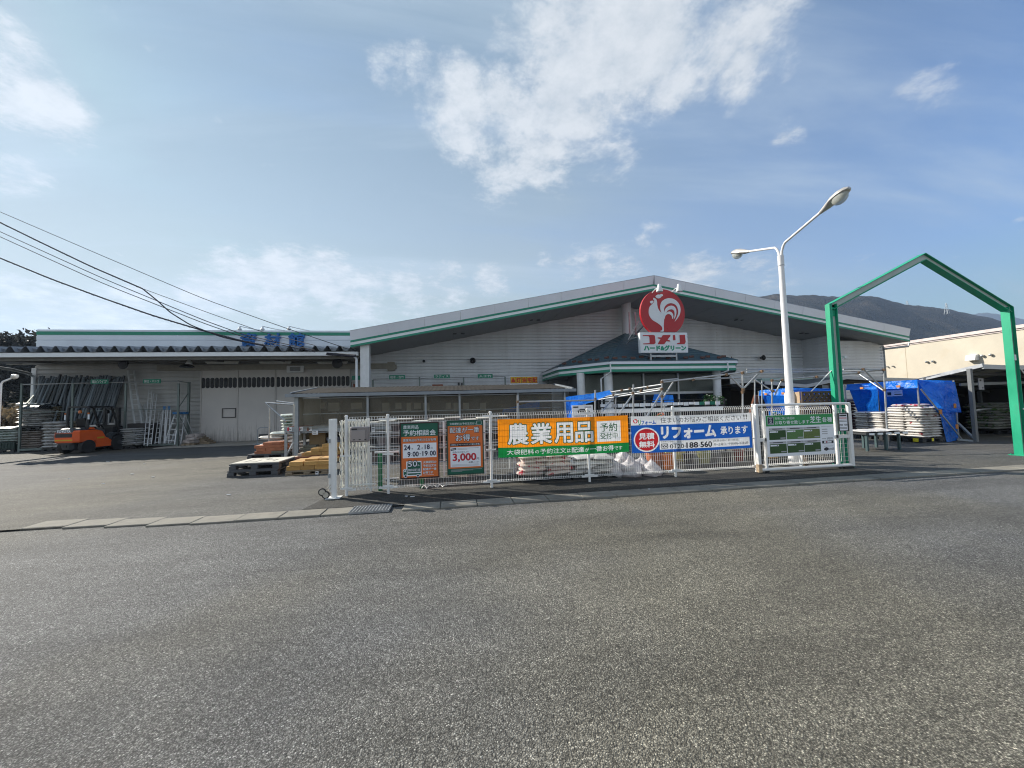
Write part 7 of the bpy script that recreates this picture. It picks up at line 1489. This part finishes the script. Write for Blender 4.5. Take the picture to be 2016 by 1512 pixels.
# ================================================================== sheds at the right
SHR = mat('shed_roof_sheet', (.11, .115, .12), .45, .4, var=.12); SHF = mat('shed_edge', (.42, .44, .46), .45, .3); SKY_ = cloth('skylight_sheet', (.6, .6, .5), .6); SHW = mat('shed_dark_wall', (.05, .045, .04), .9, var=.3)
def shed(lab, poly, Y0, Y1, posts, depth=.08, lights=(), rise=0.):
    pts = [P(x, y, Y0) for x, y in poly]; t = thing('shed', lab, 'shed', (pts[0].x, Y0, 0)); rf, ed = MB(), MB()
    for a, c in zip(pts, pts[1:]):
        rf.prism([(a.x, Y0+.02, a.z-.02), (c.x, Y0+.02, c.z-.02), (c.x, Y0+.02, c.z), (a.x, Y0+.02, a.z)], (0, Y1-Y0, rise)); ed.prism([(a.x, Y0-.03, a.z-.13), (c.x, Y0-.03, c.z-.13), (c.x, Y0-.03, c.z+.02), (a.x, Y0-.03, a.z+.02)], (0, .05, 0))
        for k in range(1, 5):
            y = Y0+(Y1-Y0)*k/5; z_ = rise*k/5; rf.prism([(a.x, y, a.z-.12+z_), (c.x, y, c.z-.12+z_), (c.x, y, c.z-.02+z_), (a.x, y, a.z-.02+z_)], (0, .06, 0))
    rf.obj('roof', SHR, parent=t); ed.obj('roof_edge', SHF, parent=t)
    for (xa, xb, y_) in lights:
        a, c = pts[xa[0]].lerp(pts[xa[0]+1], xa[1]), pts[xa[0]].lerp(pts[xa[0]+1], xb); z_ = rise*(y_-Y0)/(Y1-Y0)
        one('skylight', SKY_, lambda b: b.prism([(a.x, y_, a.z-.03+z_), (c.x, y_, c.z-.03+z_), (c.x, y_+.9, c.z-.03+z_+rise*.9/(Y1-Y0)), (a.x, y_+.9, a.z-.03+z_+rise*.9/(Y1-Y0))], (0, 0, .004)), parent=t)
    for px, Y, w_ in posts: x = P(px, 800, Y).x; zz = min(p.z for p in pts[:3])+rise*(Y-Y0)/(Y1-Y0)-.02; one('post', mat('shed_post_grey', (.15, .16, .165), .6), lambda b: b.box(x-w_/2, x+w_/2, Y, Y+w_, 0, zz), parent=t)
    return t, pts
t, pts = shed('open-fronted grey shed with translucent roof strips at the right edge, dark inside', [(1934, 718.5), (1972, 720), (2060, 721), (2140, 740)], 10.5, 14.6, [(1919, 10.6, .1), (1934, 13.0, .1), (1962, 13.0, .1), (2040, 10.7, .13)], lights=[((0, .05), .95, 10.8), ((0, .05), .95, 12.1), ((1, .05), .5, 10.9), ((1, .55), .95, 11.5), ((1, .1), .9, 12.6)], rise=-.72)
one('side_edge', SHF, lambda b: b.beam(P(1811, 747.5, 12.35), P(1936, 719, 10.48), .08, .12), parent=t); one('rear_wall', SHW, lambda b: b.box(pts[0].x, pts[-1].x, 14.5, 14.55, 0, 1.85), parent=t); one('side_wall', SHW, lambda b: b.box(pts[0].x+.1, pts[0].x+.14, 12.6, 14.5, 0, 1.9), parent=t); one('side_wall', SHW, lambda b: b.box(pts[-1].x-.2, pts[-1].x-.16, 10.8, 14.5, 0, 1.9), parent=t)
one('rail', STEEL, lambda b: (b.beam(P(1912, 809, 10.75), P(1962, 802, 13.0), .05), b.beam(P(1884, 865, 11.0), P(1916, 868, 10.7), .06), b.beam(P(1886, 833, 11.3), P(1917, 863, 10.7), .06), b.beam(P(1890, 757, 11.6), P(2040, 752, 11.6), .06, .1), b.beam(P(1965, 803, 13.0), P(1985, 818, 12.4), .06)), parent=t)
a, e = P(1926, 745, 11.2), P(1938, 767, 11.2); one('hanging_sign', [GREYP, INK], lambda b: (b.box(a.x, e.x, 11.2, 11.215, e.z, a.z), b.box(a.x+.05, a.x+.12, 11.195, 11.2, a.z-.1, a.z-.04, 1), b.box(a.x+.15, e.x-.04, 11.195, 11.2, e.z+.04, e.z+.1, 1)), label='grey price sheet hanging from the right shed front', cat='sign')
x0, x1 = P(1965, 850, 12.2).x, P(2010, 850, 12.2).x; sacks(x0, x1, 12.2, 13.2, .18, 2, 1, 10, (zt(791, 1985, 12.2)-.18)/10, S_SHD, 'olive and white sack in the shaded stack inside the right shed', 'olive sacks in the right shed', jit=.05); pallet(x0, x1, 12.2, 13.2, 0, PLK, 'black pallet under the olive sacks inside the right shed', h=.16)
t, pts = shed('low grey shed with a valley roof behind the scaffold frames, between porch and green gateway', [(1505, 751), (1587, 758), (1666, 741), (1700, 743), (1806, 746)], 15.5, 20.5, [(1548, 15.6, .1), (1640, 15.6, .1), (1700, 15.7, .1), (1800, 15.7, .1)], lights=[((1, .1), .5, 16), ((2, .1), .9, 16.3), ((3, .1), .6, 16.6)], rise=.02)
one('rear_wall', SHW, lambda b: b.box(pts[0].x, pts[-1].x, 20.4, 20.45, 0, 2.5), parent=t)
for i, (px, py, w_) in enumerate(((1508, 744, 1.6), (1570, 743, 1.4))):
    c = P(px, py, 20.3); one('gutter_clutter', mat('pale_teal_sheet', (.3, .42, .4), .5), lambda b: b.bbox(c.x, c.x+w_, 20.6, 21.2, 0, c.z, .02), label=['pale teal sheet bundle left of the lamp post beyond the low shed', 'pale teal sheet bundle right of the lamp post beyond the low shed'][i], cat='bundle')
